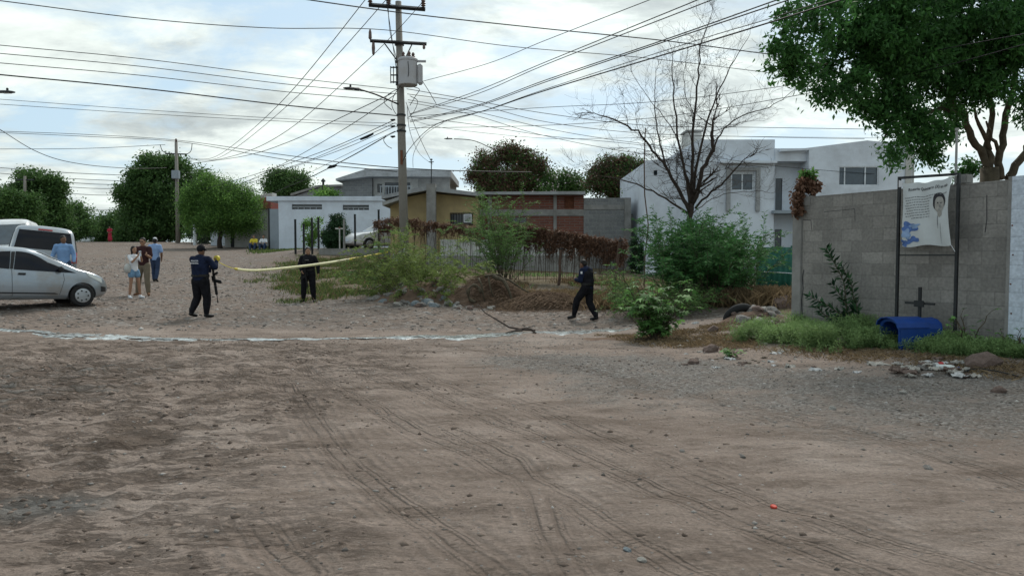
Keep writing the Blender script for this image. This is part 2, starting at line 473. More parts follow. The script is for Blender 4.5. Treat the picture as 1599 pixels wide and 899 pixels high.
def leaf_quads(pos, size, rnd, aspect=.5, droop=.3, dirs=None):
    """rhombic leaves at pos (n,3); returns verts, quads"""
    n = len(pos)
    a = rng.normal(size=(n, 3)) if dirs is None else dirs + rng.normal(size=(n, 3)) * .25
    a[:, 2] -= droop
    a /= np.linalg.norm(a, axis=1)[:, None] + 1e-9
    b = rng.normal(size=(n, 3)); b = np.cross(a, b); b /= np.linalg.norm(b, axis=1)[:, None] + 1e-9
    nr = np.cross(a, b)
    s = (size * (.6 + .8 * rng.random(n)))[:, None] if np.isscalar(size) else size[:, None]
    v0 = pos; v1 = pos + a * s * .45 + b * s * aspect * .5 + nr * s * .08
    v2 = pos + a * s; v3 = pos + a * s * .45 - b * s * aspect * .5 + nr * s * .08
    V = np.stack([v0, v1, v2, v3], 1).reshape(-1, 3)
    Q = np.arange(4 * n).reshape(n, 4)
    return V, Q

def crown_mesh(name, m, parent, blobs, n, size, clump=.35, per=28, aspect=.5, droop=.3, shell=.6, flat=.8, seed=None):
    """clumped leaves filling uneven ellipsoids"""
    vol = np.array([b[1][0] * b[1][1] * b[1][2] for b in blobs]) ** .75
    pr = vol / vol.sum()
    nc = max(8, n // per)
    bi = rng.choice(len(blobs), nc, p=pr)
    d = rng.normal(size=(nc, 3)); d /= np.linalg.norm(d, axis=1)[:, None]
    rr = (shell + (1.06 - shell) * rng.random(nc)) * np.where(rng.random(nc) < .25, rng.random(nc), 1)
    C = np.array([b[0] for b in blobs])[bi] + d * rr[:, None] * np.array([b[1] for b in blobs])[bi]
    crnd = rng.random(nc)
    ci = rng.integers(0, nc, n)
    cs = clump * (.5 + rng.random(nc))
    off = rng.normal(size=(n, 3)) * cs[ci][:, None] * np.array([1, 1, flat]) * .55
    pos = C[ci] + off
    V, Q = leaf_quads(pos, size, None, aspect, droop)
    rnd = np.clip(.55 * crnd[ci] + .45 * rng.random(n), 0, 1)
    return np_mesh(name, V, Q, m, parent, rnd)
# ================================================================ GROUND
def axis(dense_lo, dense_hi, step, far_lo, far_hi, grow=1.13):
    a = list(np.arange(dense_lo, dense_hi, step))
    s, q = step, dense_hi
    while q < far_hi: a.append(q); s = min(s * grow, 60); q += s
    a.append(far_hi)
    s, q = step, dense_lo
    lo = []
    while q > far_lo:
        s = min(s * grow, 60); q -= s; lo.append(max(q, far_lo))
    return np.array(lo[::-1] + a)
gx = axis(-13, 9, .055, -900, 900)
gy = axis(2.4, 23, .055, -60, 1500)
GX, GY = np.meshgrid(gx, gy)
GZ = gzv(np.clip(GX, -450, 450), np.clip(GY, -10, 450))
near = np.clip((40 - GY) / 15, 0, 1) * np.clip((18 - np.abs(GX)) / 4, 0, 1)
n1 = fbm(GX, GY, .7, 4, 3); n2 = fbm(GX, GY, 3.5, 4, 5); n3 = fbm(GX * .6, GY, 9, 3, 8)
far_road = np.clip((GY - 15.9) / 1.0, 0, 1)
leftrough = np.clip((-1.0 - GX + (n1 - .5) * 3) / 2.2, 0, 1) * np.clip((15 - GY) / 2, 0, 1)
n4 = fbm(GX * .8, GY, 6, 4, 12)
disp = near * (.05 * (n1 - .5) + (.035 + .05 * leftrough) * (n2 - .5) + (.018 + .045 * leftrough + .030 * far_road) * (n3 - .5) + (.02 + .06 * leftrough) * (n4 - .5))
# pock marks and foot prints on the left
pk = np.clip((vnoise(GX, GY * 1.3, 2.6, 21) - .66) / .2, 0, 1)
disp -= near * leftrough * pk * .05
# tracks
TR = [[(1560, 899), (1330, 830), (1150, 770), (980, 700), (850, 645), (700, 600), (600, 568), (500, 550), (380, 532)],
      [(1390, 899), (1150, 815), (1000, 750), (860, 690), (760, 650), (660, 610), (560, 580)],
      [(1090, 899), (980, 840), (880, 775), (760, 715), (650, 670), (560, 620), (500, 590), (450, 560)],
      [(900, 899), (860, 830), (840, 770), (800, 720), (700, 665)],
      [(790, 899), (690, 830), (600, 770), (520, 700), (480, 640), (440, 590)],
      [(1599, 760), (1400, 690), (1180, 640), (1000, 600), (850, 560), (700, 540)],
      [(480, 899), (430, 850), (400, 810)]]
lat = np.full(GX.shape, 9.0); arc = np.zeros(GX.shape)
for tr in TR:
    pts = [G(*q) for q in tr]
    pts = [np.array([p.x, p.y]) for p in pts]
    s0 = 0
    for a, b in zip(pts[:-1], pts[1:]):
        dv = b - a; L = np.linalg.norm(dv); dv = dv / L
        rx, ry = GX - a[0], GY - a[1]
        t = np.clip(rx * dv[0] + ry * dv[1], 0, L)
        dd = np.hypot(rx - t * dv[0], ry - t * dv[1])
        sg = np.sign(rx * dv[1] - ry * dv[0])
        better = dd < np.abs(lat)
        lat = np.where(better, dd * np.where(sg == 0, 1, sg), lat); arc = np.where(better, s0 + t, arc)
        s0 += L
tm = np.clip((.26 - np.abs(lat)) / .18, 0, 1)
disp -= tm * .014 * near
GZ2 = GZ + disp
# masks
pA = G(850, 555); pB = G(1599, 700); 
gd = GY - (11.9 - .72 * (GX - .2))
gravel = np.clip(1.25 - np.where(gd > 0, gd / 1.5, -gd / 3.2), 0, 1) * np.clip((GX + 1.0) / 2.0, 0, 1) * np.clip((15 - GY) / 1.5, 0, 1)
gravel = np.clip(gravel * 1.3 + (fbm(GX, GY, .8, 4, 31) - .5) * 1.3 * (gravel > 0), 0, 1)
gravel = np.maximum(gravel, .35 * np.clip((15.8 - GY) / 1, 0, 1) * np.clip((GY - 12) / 2, 0, 1) * np.clip((GX + 6) / 5, 0, 1))
road2 = far_road * np.clip((GX * -1 + 7 + (n1 - .5) * 3) / 1.5, 0, 1)
verge = np.clip((GY - 24.5 + (n1 - .5) * 4) / 2.5, 0, 1) * np.clip((GX - (-.238 * GY - 1.4) + (n1 - .5) * 3) / 1.6, 0, 1)
verge = np.maximum(verge, np.clip((GX - 3.4 + (n1 - .5) * 2) / 1.2, 0, 1) * np.clip((GY - 15.6) / 1.5, 0, 1) * np.clip((GX * 2.2 + 6 - GY + 0) / 2, 0, 1))
cob = np.clip((-4.1 - GX + (n1 - .5) * 2.4) / 1.2, 0, 1) * np.clip((12.0 - GY) / 1.5, 0, 1) * np.clip((GY - 6.5) / 1, 0, 1)
wet = np.clip((fbm(GX, GY * 1.5, 1.0, 4, 44) - .50) * 6, 0, 1) * np.clip((-1.1 - GX) / 1.5, 0, 1) * np.clip((9 - GY) / 2.5, 0, 1)
q = G(75, 785)
pud = np.clip(1.5 - np.hypot((GX - q.x) / .33, (GY - q.y) / .22) + (n2 - .5) * 1.3, 0, 1)
ny, nx = GX.shape
verts = np.stack([GX, GY, GZ2], -1).reshape(-1, 3)
idx = np.arange(ny * nx).reshape(ny, nx)
quads = np.stack([idx[:-1, :-1], idx[:-1, 1:], idx[1:, 1:], idx[1:, :-1]], -1).reshape(-1, 4)

m, t, b = new_mat('ground')
n = t.nodes.new; l = t.links.new
def AT(name):
    a = n('ShaderNodeAttribute'); a.attribute_name = name; return a
tcn = n('ShaderNodeTexCoord')
def NZ(scale, detail=8, rough=.6, vec=None, dist=0):
    a = n('ShaderNodeTexNoise'); a.inputs['Scale'].default_value = scale; a.inputs['Detail'].default_value = detail
    a.inputs['Roughness'].default_value = rough; a.inputs['Distortion'].default_value = dist
    l(vec or tcn.outputs['Object'], a.inputs['Vector']); return a.outputs['Fac']
def VO(scale, feat='F1', vec=None, out='Color'):
    a = n('ShaderNodeTexVoronoi'); a.inputs['Scale'].default_value = scale; a.feature = feat
    l(vec or tcn.outputs['Object'], a.inputs['Vector']); return a.outputs[out]
def MT(op, a, b_=None, c=None, clamp=False):
    q_ = n('ShaderNodeMath'); q_.operation = op; q_.use_clamp = clamp
    for i, v in enumerate((a, b_, c)):
        if v is None: continue
        if isinstance(v, (int, float)): q_.inputs[i].default_value = v
        else: l(v, q_.inputs[i])
    return q_.outputs[0]
def MIX(f, a, b_, mode='MIX'):
    q_ = n('ShaderNodeMix'); q_.data_type = 'RGBA'; q_.blend_type = mode
    for s_, v in (('Factor', f), ('A', a), ('B', b_)):
        if isinstance(v, (int, float)): q_.inputs[s_].default_value = v if s_ == 'Factor' else (v, v, v, 1)
        elif isinstance(v, tuple): q_.inputs[s_].default_value = (*v, 1)
        else: l(v, q_.inputs[s_])
    return q_.outputs['Result']
RP = lambda f, pts: ramp(f, pts, t.nodes, t.links)
mpn = n('ShaderNodeMapping'); mpn.inputs['Scale'].default_value = (.55, 1.5, 1); mpn.inputs['Rotation'].default_value = (0, 0, R(-20))
l(tcn.outputs['Object'], mpn.inputs[0]); STR = mpn.outputs[0]
c = RP(NZ(.55, 9, .62), [(.34, (.205, .162, .136)), (.5, (.265, .212, .180)), (.66, (.32, .265, .23))])
c = MIX(RP(NZ(1.4, 10, .72, STR), [(.47, 0.0), (.62, .8)]), c, (.135, .103, .083))
c = MIX(RP(NZ(5, 9, .75), [(.5, 0.0), (.70, .55)]), c, (.265, .215, .178))
c = MIX(RP(NZ(7, 9, .78, STR), [(.55, 0.0), (.70, .6)]), c, (.095, .072, .058))
dk = MT('MULTIPLY', RP(NZ(2.6, 11, .80, STR), [(.50, 0.0), (.57, 1.0)]), RP(AT('rough').outputs['Fac'], [(0, .05), (.6, .40)]))
c = MIX(dk, c, (.12, .088, .066))
c = MIX(MT('MULTIPLY', RP(NZ(9, 11, .82, STR), [(.53, 0.0), (.60, .8)]), RP(AT('rough').outputs['Fac'], [(0, .15), (.6, .6)])), c, (.085, .062, .048))
fine = NZ(42, 5, .7)
c = MIX(1.0, c, RP(fine, [(.3, .72), (.7, 1.25)]), 'MULTIPLY')
# scattered grit on the dirt
v1 = n('ShaderNodeTexVoronoi'); v1.inputs['Scale'].default_value = 26; v1.inputs['Randomness'].default_value = 1; l(tcn.outputs['Object'], v1.inputs['Vector'])
sepc = n('ShaderNodeSeparateColor'); l(v1.outputs['Color'], sepc.inputs[0])
pick = MT('GREATER_THAN', sepc.outputs[0], .86)
spot = MT('MULTIPLY', MT('LESS_THAN', v1.outputs['Distance'], MT('MULTIPLY_ADD', sepc.outputs[1], .25, .08)), pick)
c = MIX(spot, c, RP(sepc.outputs[2], [(0, (.07, .06, .055)), (.6, (.2, .19, .18)), (1, (.36, .34, .32))]))
# gravel
g = AT('gravel').outputs['Fac']
v2 = n('ShaderNodeTexVoronoi'); v2.inputs['Scale'].default_value = 38; l(tcn.outputs['Object'], v2.inputs['Vector'])
s2 = n('ShaderNodeSeparateColor'); l(v2.outputs['Color'], s2.inputs[0])
gcol = RP(s2.outputs[0], [(0, (.115, .106, .096)), (.45, (.20, .187, .172)), (.8, (.26, .246, .23)), (1, (.38, .365, .345))])
gcol = MIX(RP(NZ(2.2, 6, .6), [(.45, 0.0), (.7, .55)]), gcol, (.19, .145, .115))
gm = RP(MT('ADD', g, MT('MULTIPLY', MT('SUBTRACT', NZ(3, 9, .78), .5), 2.4)), [(.25, 0.0), (.95, .85)])
c = MIX(gm, c, gcol)
# stony road beyond the water
rd = AT('road').outputs['Fac']
mp3 = n('ShaderNodeMapping'); mp3.inputs['Scale'].default_value = (.8, 1.25, 1); l(tcn.outputs['Object'], mp3.inputs[0])
v3 = n('ShaderNodeTexVoronoi'); v3.inputs['Scale'].default_value = 9.5; l(mp3.outputs[0], v3.inputs['Vector'])
s3 = n('ShaderNodeSeparateColor'); l(v3.outputs['Color'], s3.inputs[0])
rc = RP(s3.outputs[0], [(0, (.135, .112, .098)), (.5, (.20, .170, .150)), (.88, (.24, .218, .20)), (1, (.36, .34, .32))])
rc = MIX(RP(NZ(1.1, 8, .65), [(.40, 0.0), (.6, .8)]), rc, (.195, .150, .122))
rc = MIX(1.0, rc, RP(NZ(9, 7, .75, mp3.outputs[0]), [(.32, .62), (.68, 1.3)]), 'MULTIPLY')
c = MIX(MT('MULTIPLY', rd, .9), c, rc)
# cobbles showing through
cb_ = AT('cob').outputs['Fac']
v4 = n('ShaderNodeTexVoronoi'); v4.inputs['Scale'].default_value = 6.0; v4.feature = 'DISTANCE_TO_EDGE'; l(mp3.outputs[0], v4.inputs['Vector'])
v4c = n('ShaderNodeTexVoronoi'); v4c.inputs['Scale'].default_value = 6.0; l(mp3.outputs[0], v4c.inputs['Vector'])
s4 = n('ShaderNodeSeparateColor'); l(v4c.outputs['Color'], s4.inputs[0])
cc4 = RP(s4.outputs[0], [(0, (.12, .092, .075)), (.6, (.20, .162, .138)), (1, (.165, .16, .15))])
cc4 = MIX(RP(v4.outputs['Distance'], [(.0, 1.0), (.10, 0.0)]), cc4, (.09, .068, .052))
cm = RP(MT('ADD', cb_, MT('MULTIPLY', MT('SUBTRACT', NZ(2.6, 8, .7), .5), 2.6)), [(.45, 0.0), (.95, .75)])
c = MIX(cm, c, cc4)
# verge soil
vg = AT('verge').outputs['Fac']
c = MIX(MT('MULTIPLY', vg, .85), c, RP(NZ(1.6, 8, .7), [(.3, (.105, .075, .05)), (.5, (.14, .115, .065)), (.7, (.19, .145, .10))]))
# damp and puddle
wt = AT('wet').outputs['Fac']
wm = RP(MT('ADD', wt, MT('MULTIPLY', MT('SUBTRACT', NZ(4, 9, .75), .5), 2.2)), [(.40, 0.0), (.95, .75)])
c = MIX(wm, c, (.082, .060, .046))
pd = AT('pud').outputs['Fac']
c = MIX(MT('MULTIPLY', pd, .75), c, (.105, .105, .098))
# tyre tread: bars across the track
tr_ = AT('track').outputs['Vector']
st_ = n('ShaderNodeSeparateXYZ'); l(tr_, st_.inputs[0])
la = MT('ABSOLUTE', st_.outputs[0])
inside = RP(la, [(.0, .35), (.05, 1.0), (.10, 1.0), (.14, 0.0)])
chev = MT('ADD', MT('ADD', MT('MULTIPLY', st_.outputs[1], 120.0), MT('MULTIPLY', la, 35.0)), MT('MULTIPLY', NZ(6, 5), 14.0))
bars = MT('MULTIPLY_ADD', MT('SINE', chev), .5, .5)
grv = MT('MULTIPLY_ADD', MT('SINE', MT('MULTIPLY', st_.outputs[0], 150.0)), .35, .5)
tread = MT('MULTIPLY', MT('MULTIPLY', MT('MAXIMUM', MT('MULTIPLY', bars, RP(NZ(5, 5), [(.4, .1), (.6, 1.0)])), grv), inside), RP(NZ(1.1, 4), [(.38, .25), (.52, 1.0)]))
wide = RP(la, [(.15, 1.0), (.6, 0.0)])
streak = MT('MULTIPLY', MT('MULTIPLY', MT('MULTIPLY_ADD', MT('SINE', MT('ADD', MT('MULTIPLY', la, 70.0), MT('MULTIPLY', NZ(1.2, 3), 9.0))), .5, .5), wide), RP(NZ(1.7, 5), [(.40, 0.0), (.55, 1.0)]))
c = MIX(MT('MULTIPLY', tread, .34), c, (.13, .096, .076))
c = MIX(MT('MULTIPLY', streak, .36), c, (.13, .10, .082))
c = MIX(1.0, c, (1.0, 1.0, 1.0), 'MULTIPLY')
l(c, b.inputs['Base Color'])
b.inputs['Specular IOR Level'].default_value = .12
rgh = MT('SUBTRACT', .95, MT('MULTIPLY', pd, .55)); l(rgh, b.inputs['Roughness'])
h = MT('MULTIPLY', NZ(14, 10, .72), .9)
h = MT('ADD', h, MT('MULTIPLY', NZ(3.2, 8, .7, STR), 1.6))
h = MT('ADD', h, MT('MULTIPLY', spot, .5))
h = MT('SUBTRACT', h, MT('MULTIPLY', dk, 1.2))
h = MT('ADD', h, MT('MULTIPLY', MT('MULTIPLY', MT('SUBTRACT', .6, v2.outputs['Distance']), gm), 1.3))
h = MT('ADD', h, MT('MULTIPLY', MT('MULTIPLY', MT('SUBTRACT', .6, v3.outputs['Distance']), rd), 1.6))
h = MT('ADD', h, MT('MULTIPLY', MT('MULTIPLY', RP(v4.outputs['Distance'], [(0, 0.0), (.16, 1.0)]), cm), 1.4))
h = MT('SUBTRACT', h, MT('MULTIPLY', tread, .8))
h = MT('SUBTRACT', h, MT('MULTIPLY', streak, .5))
bp = n('ShaderNodeBump'); bp.inputs['Strength'].default_value = .95; bp.inputs['Distance'].default_value = .045
l(h, bp.inputs['Height']); l(bp.outputs[0], b.inputs['Normal'])
ground = np_mesh('ground', verts, quads, m, smooth=True)
tag(ground, kind='structure')
me = ground.data
for nm, arr in (('rough', np.clip(leftrough + .0, 0, 1)), ('gravel', gravel), ('road', road2), ('verge', verge), ('cob', cob), ('wet', wet), ('pud', pud)):
    a = me.attributes.new(nm, 'FLOAT', 'POINT'); a.data.foreach_set('value', arr.astype(np.float32).ravel())
a = me.attributes.new('track', 'FLOAT_VECTOR', 'POINT')
a.data.foreach_set('vector', np.stack([np.abs(lat), arc, arc * 0], -1).astype(np.float32).ravel())
def surf(x, y):                        # real surface height incl. roughness
    i = min(max(np.searchsorted(gy, y) - 1, 0), ny - 2); j = min(max(np.searchsorted(gx, x) - 1, 0), nx - 2)
    fy = (y - gy[i]) / (gy[i + 1] - gy[i]); fx = (x - gx[j]) / (gx[j + 1] - gx[j])
    return float((GZ2[i, j] * (1 - fx) + GZ2[i, j + 1] * fx) * (1 - fy) + (GZ2[i + 1, j] * (1 - fx) + GZ2[i + 1, j + 1] * fx) * fy)
def GS(px, py):
    p = G(px, py); return Vector((p.x, p.y, surf(p.x, p.y)))

# shallow milky water running across the road
m, t, b = new_mat('water')
b.inputs['Base Color'].default_value = (.36, .40, .40, 1); b.inputs['Roughness'].default_value = .18; b.inputs['Specular IOR Level'].default_value = .6
nz_ = t.nodes.new('ShaderNodeTexNoise'); nz_.inputs['Scale'].default_value = 9; nz_.inputs['Detail'].default_value = 5
tcx = t.nodes.new('ShaderNodeTexCoord'); t.links.new(tcx.outputs['Object'], nz_.inputs['Vector'])
bp_ = t.nodes.new('ShaderNodeBump'); bp_.inputs['Strength'].default_value = .35; bp_.inputs['Distance'].default_value = .02
t.links.new(nz_.outputs['Fac'], bp_.inputs['Height']); t.links.new(bp_.outputs[0], b.inputs['Normal'])
t.links.new(ramp(nz_.outputs['Fac'], [(.35, (.12, .12, .115)), (.62, (.46, .50, .50))], t.nodes, t.links), b.inputs['Base Color'])
wp = [(-60, 512, .05), (0, 513, .10), (40, 517, .22), (90, 522, .50), (150, 526, .55), (220, 528, .36), (300, 530, .20), (360, 530, .22), (440, 530, .16), (520, 528, .10),
      (600, 527, .14), (660, 525, .30), (720, 526, .52), (780, 523, .55), (830, 520, .40), (880, 520, .55), (930, 517, .45), (965, 516, .28), (985, 513, .05)]
V = []; Fq = []
NSEG = 340
us = np.linspace(0, len(wp) - 1.001, NSEG)
CR = 13
for i, u_ in enumerate(us):
    k = int(u_); f = u_ - k
    a_, b__ = wp[k], wp[k + 1]
    px, py, wd = [a_[j] * (1 - f) + b__[j] * f for j in range(3)]
    p = G(px, py)
    lo = -wd * (.35 + .9 * fbm(np.array([u_]), np.array([0.]), 3.1, 4, 71)[0]); hi = wd * (.35 + .9 * fbm(np.array([u_]), np.array([5.]), 3.3, 4, 73)[0])
    for j in range(CR):
        yy = p.y + (lo + (hi - lo) * j / (CR - 1)) * 1.25
        edge = abs(2 * j / (CR - 1) - 1)
        V.append((p.x, yy, surf(p.x, yy) * .55 + gz(p.x, p.y) * .45 + .014 - .03 * edge ** 4))
WU, WV = np.meshgrid(np.arange(NSEG), np.arange(CR), indexing='ij'); wnz = fbm(WU * .12, WV * .5, 1.0, 4, 99)
for i in range(NSEG - 1):
    for j in range(CR - 1):
        a_ = i * CR + j
        if wnz[i, j] > .52 + .22 * (1 - abs(2 * j / (CR - 1) - 1)): continue
        Fq.append((a_, a_ + CR, a_ + CR + 1, a_ + 1))
wo = np_mesh('water', np.array(V), np.array(Fq), 'water' and MATS['water'], smooth=True)
tag(wo, kind='structure')

# ================================================================ BUILDINGS
def local_box(T, name, m, x0, x1, y0, y1, z0, z1, bevel=0, label=None):
    o = MB().box(x0, x1, y0, y1, z0, z1).build(name, m, T, bevel=bevel)
    if label: o['label'] = label
    return o

def wall_holes(x0, x1, z0, z1, holes, y0, y1):
    """wall slab in x-z with rectangular holes, as one mesh of butting boxes"""
    xs = sorted({x0, x1, *[h[0] for h in holes], *[h[1] for h in holes]})
    zs = sorted({z0, z1, *[h[2] for h in holes], *[h[3] for h in holes]})
    verts = []; faces = []; vid = {}
    def inh(i, j):
        if i < 0 or j < 0 or i >= len(xs) - 1 or j >= len(zs) - 1: return True
        cx = (xs[i] + xs[i + 1]) / 2; cz = (zs[j] + zs[j + 1]) / 2
        return any(h[0] < cx < h[1] and h[2] < cz < h[3] for h in holes)
    def vtx(i, j, k):
        if (i, j, k) not in vid:
            vid[(i, j, k)] = len(verts); verts.append((xs[i], (y0, y1)[k], zs[j]))
        return vid[(i, j, k)]
    for i in range(len(xs) - 1):
        for j in range(len(zs) - 1):
            if inh(i, j): continue
            faces.append((vtx(i, j, 0), vtx(i + 1, j, 0), vtx(i + 1, j + 1, 0), vtx(i, j + 1, 0)))
            faces.append((vtx(i, j, 1), vtx(i, j + 1, 1), vtx(i + 1, j + 1, 1), vtx(i + 1, j, 1)))
            if inh(i - 1, j): faces.append((vtx(i, j, 0), vtx(i, j + 1, 0), vtx(i, j + 1, 1), vtx(i, j, 1)))
            if inh(i + 1, j): faces.append((vtx(i + 1, j, 0), vtx(i + 1, j, 1), vtx(i + 1, j + 1, 1), vtx(i + 1, j + 1, 0)))
            if inh(i, j - 1): faces.append((vtx(i, j, 0), vtx(i, j, 1), vtx(i + 1, j, 1), vtx(i + 1, j, 0)))
            if inh(i, j + 1): faces.append((vtx(i, j + 1, 0), vtx(i + 1, j + 1, 0), vtx(i + 1, j + 1, 1), vtx(i, j + 1, 1)))
    return MB().add(verts, faces)

# --- white garage building
Yg = 52; x0 = X(436, Yg); g0 = 1.7
T = thing('garage_building', 'low white building with two dark slit openings and a flat overhanging roof', 'building', (x0, Yg, g0))
ztop = Z(314, Yg) - g0; W = X(640, Yg) - x0 + 4
hl = [(X(457, Yg) - x0, X(504, Yg) - x0, Z(327, Yg) - g0, Z(319, Yg) - g0), (X(536, Yg) - x0, X(577, Yg) - x0, Z(328, Yg) - g0, Z(320, Yg) - g0)]
wall_holes(0, W, 0, ztop, hl, 0, .2).build('wall', 'white_paint', T)
local_box(T, 'side_wall', 'white_paint', 0, .2, .202, 9, 0, ztop)
local_box(T, 'back_wall', 'white_paint', .202, W, 8.8, 9, 0, ztop)
local_box(T, 'roof', 'white_paint', -.8, W + .2, -.12, 9.2, ztop, ztop + .32, bevel=.02)
for h_ in hl:
    f = local_box(T, 'window', 'glass_dark', h_[0], h_[1], .14, .18, h_[2], h_[3])
    mb = MB(); zc = (h_[2] + h_[3]) / 2
    mb.box(h_[0], h_[1], .04, .10, zc - .025, zc + .025)
    for k in range(1, 5):
        xx = h_[0] + (h_[1] - h_[0]) * k / 5
        mb.box(xx - .02, xx + .02, .05, .09, h_[2], zc - .026)
    mb.build('window_bar', 'grey_steel', f)
# grey door on the side return
mbd = MB().box(-.62, -.02, .02, .08, 0, ztop - .55)
dd = mbd.build('roller_door', 'gate_grey', T)
mb = MB()
for k in range(16): mb.box(-.60, -.04, .005, .018, .1 + k * .18, .1 + k * .18 + .03)
mb.build('door_slat', 'gate_grey', dd)
local_box(T, 'door_frame', 'dark_steel', -.74, -.625, 0, .1, 0, ztop - .5)

# --- building with a red parapet further up the road
Yr = 58; x0 = X(352, Yr); g0 = 1.9
T = thing('roadside_house', 'whitewashed house with a red painted parapet behind the garage building', 'house', (x0, Yr, g0))
W = X(425, Yr) - x0; zt = Z(326, Yr) - g0
wall_holes(0, W, 0, zt, [(W * .12, W * .2, 0, 2.1)], 0, .2).build('wall', 'plaster_light', T)
local_box(T, 'back_wall', 'plaster_light', 0, W, 5, 5.2, 0, zt)
MB().prism([(-.1, zt), (W, zt), (W, zt + .95), (W * .75, zt + .75), (-.1, zt + .1)], -.15, 5.3).build('parapet', 'red_trim', T)
local_box(T, 'door', 'dark_steel', W * .12, W * .2, .08, .14, 0, 2.1)
MB().prism([(W * .45, zt + .62), (W * .98, zt + 1.0), (W * .98, zt + 1.3), (W * .45, zt + .9)], .5, 1.6).build('roof_sheet', 'plaster_light', T)

# white boundary wall pieces and fence below the big trees
Yw = 62
def simple_wall(name, label, px0, px1, pyt, Y, matn, g0=None, th=.18, cap=True, group=None):
    a = X(px0, Y); b_ = X(px1, Y); zb = gz((a + b_) / 2, Y) - .4 if g0 is None else g0
    T = thing(name, label, 'wall', (a, Y, zb), group=group)
    zt = Z(pyt, Y) - zb
    local_box(T, 'wall', matn, 0, b_ - a, 0, th, 0, zt)
    if cap: local_box(T, 'coping', 'concrete', -.03, b_ - a + .03, -.03, th + .03, zt, zt + .06)
    return T
simple_wall('boundary_wall', 'low white wall under the bright green tree', 330, 352, 356, 60, 'white_paint')
T = thing('gate', 'dark barred gate between the tall pole and the white post', 'gate', (X(300, 61), 61, 2.3))
mb = MB()
for k in range(9): mb.box(-.02 + k * .16, .01 + k * .16, 0, .03, 0, 2.0)
mb.build('bar', 'dark_steel', T)['kind'] = 'stuff'
local_box(T, 'rail', 'dark_steel', -.05, 1.35, .031, .06, 1.85, 1.92); local_box(T, 'rail', 'dark_steel', -.05, 1.35, .031, .06, .2, .27)
T = thing('white_post', 'plain white post standing left of the bright green tree', 'post', (X(305, 60), 60, gz(X(305, 60), 60) - .1))
MB().tube([(0, 0, 0), (0, 0, 1.75)], .12, 10).build('post', 'whitewash', T); MB().lathe([(.14, 1.75), (.14, 1.82), (.05, 1.86)], n=10).build('cap', 'whitewash', T)

# --- retaining wall of the yard and its steel posts
Yv = 38.2; xa, xb = X(498, Yv), X(640, Yv)
T = thing('retaining_wall', 'long low grey concrete retaining wall below the white building', 'wall', (xa, Yv, .9))
zt = Z(388, Yv) - .9
MB().box(0, xb - xa, 0, .3, 0, zt).build('wall', 'concrete', T, bevel=.01)
# yard fill behind the wall
fx = np.linspace(xa - .1, X(740, Yv), 40); fy = np.linspace(Yv + .3, 58, 30)
FX, FY = np.meshgrid(fx, fy); FZ = np.full(FX.shape, Z(388, Yv) - .06) + (FY - Yv) * .004 + .06 * (fbm(FX, FY, .5, 3, 4) - .5)
ii = np.arange(FX.size).reshape(FX.shape)
yo = np_mesh('yard_ground', np.stack([FX, FY, FZ], -1).reshape(-1, 3), np.stack([ii[:-1, :-1], ii[:-1, 1:], ii[1:, 1:], ii[1:, :-1]], -1).reshape(-1, 4), 'dirt', smooth=True)
tag(yo, kind='structure')
yard_z = Z(388, Yv) - .05
pst = [(462, 343), (475, 350), (488, 341), (498, 340), (555, 335), (592, 328)]
PLB = ['slim dark steel post, leftmost of the row before the low white building', 'short dark steel post second from the left, left of the sapling', 'dark steel post third from the left, in front of the sapling', 'dark steel post fourth from the left, between sapling and cypress', 'dark steel post just right of the round cypress', 'tallest dark steel post, rightmost of the row beside the parked car']
for i, (px, py) in enumerate(pst):
    Y = Yv + .15
    x = X(px, Y); zb = min(yard_z, 99) if px > 495 else Z(388, Y) - .3
    T = thing('fence_post', PLB[i], 'post', (x, Y, zb), group='dark steel posts of the unfinished yard fence')
    MB().box(-.045, .045, -.045, .045, 0, Z(py, Y) - zb).build('post', 'black_metal', T); MB().box(-.055, .055, -.055, .055, Z(py, Y) - zb, Z(py, Y) - zb + .02).build('cap', 'black_metal', T)
T = thing('water_tap', 'short pale standpipe in front of the round cypress', 'tap', (X(523, 37.5), 38.6, yard_z))
MB().tube([(0, 0, 0), (0, 0, 1.05), (.0, 0, 1.1)], .035, 8).tube([(-.22, 0, 1.08), (.2, 0, 1.08)], .035, 8).build('pipe', 'plaster_light', T)
MB().lathe([(.03, 1.1), (.07, 1.13), (.03, 1.17)], n=10).build('handle', 'rust', T)
T = thing('wooden_post', 'grey timber post right of the round cypress', 'post', (X(537.5, 38.3), 38.35, yard_z))
MB().tube([(0, 0, 0), (.01, 0, .7), (0, 0, Z(343, 38.3) - yard_z)], [.06, .055, .05], 8).build('post', 'concrete', T)

# --- grey two-storey house on the hill
Yh = 62; x0 = X(530, Yh); g0 = 2.0
T = thing('concrete_house', 'grey two-storey house with a flat slab roof and balcony rail behind the utility pole', 'house', (x0, Yh, g0))
def hx(px, Y=Yh): return X(px, Y) - x0
def hz(py, Y=Yh): return Z(py, Y) - g0
MB().prism([(hx(536), 0), (hx(582), 0), (hx(582), hz(272)), (hx(536), hz(285))], 0, 8).build('side_wing', 'block_far', T)
wall_holes(hx(582) + .003, hx(702), 0, hz(277), [(hx(600), hx(640), hz(306), hz(284)), (hx(588), hx(596), hz(300), hz(286))], .6, .8).build('wall', 'plaster_light', T)
local_box(T, 'wall', 'plaster_grey', hx(652), hx(702), .55, .597, 0, hz(278))
local_box(T, 'back_wall', 'plaster_light', hx(582) + .003, hx(702), 7.8, 8, 0, hz(277))
local_box(T, 'window', 'glass_dark', hx(600), hx(640), .7, .74, hz(306), hz(284))
local_box(T, 'window', 'glass_dark', hx(588), hx(596), .7, .74, hz(300), hz(286))
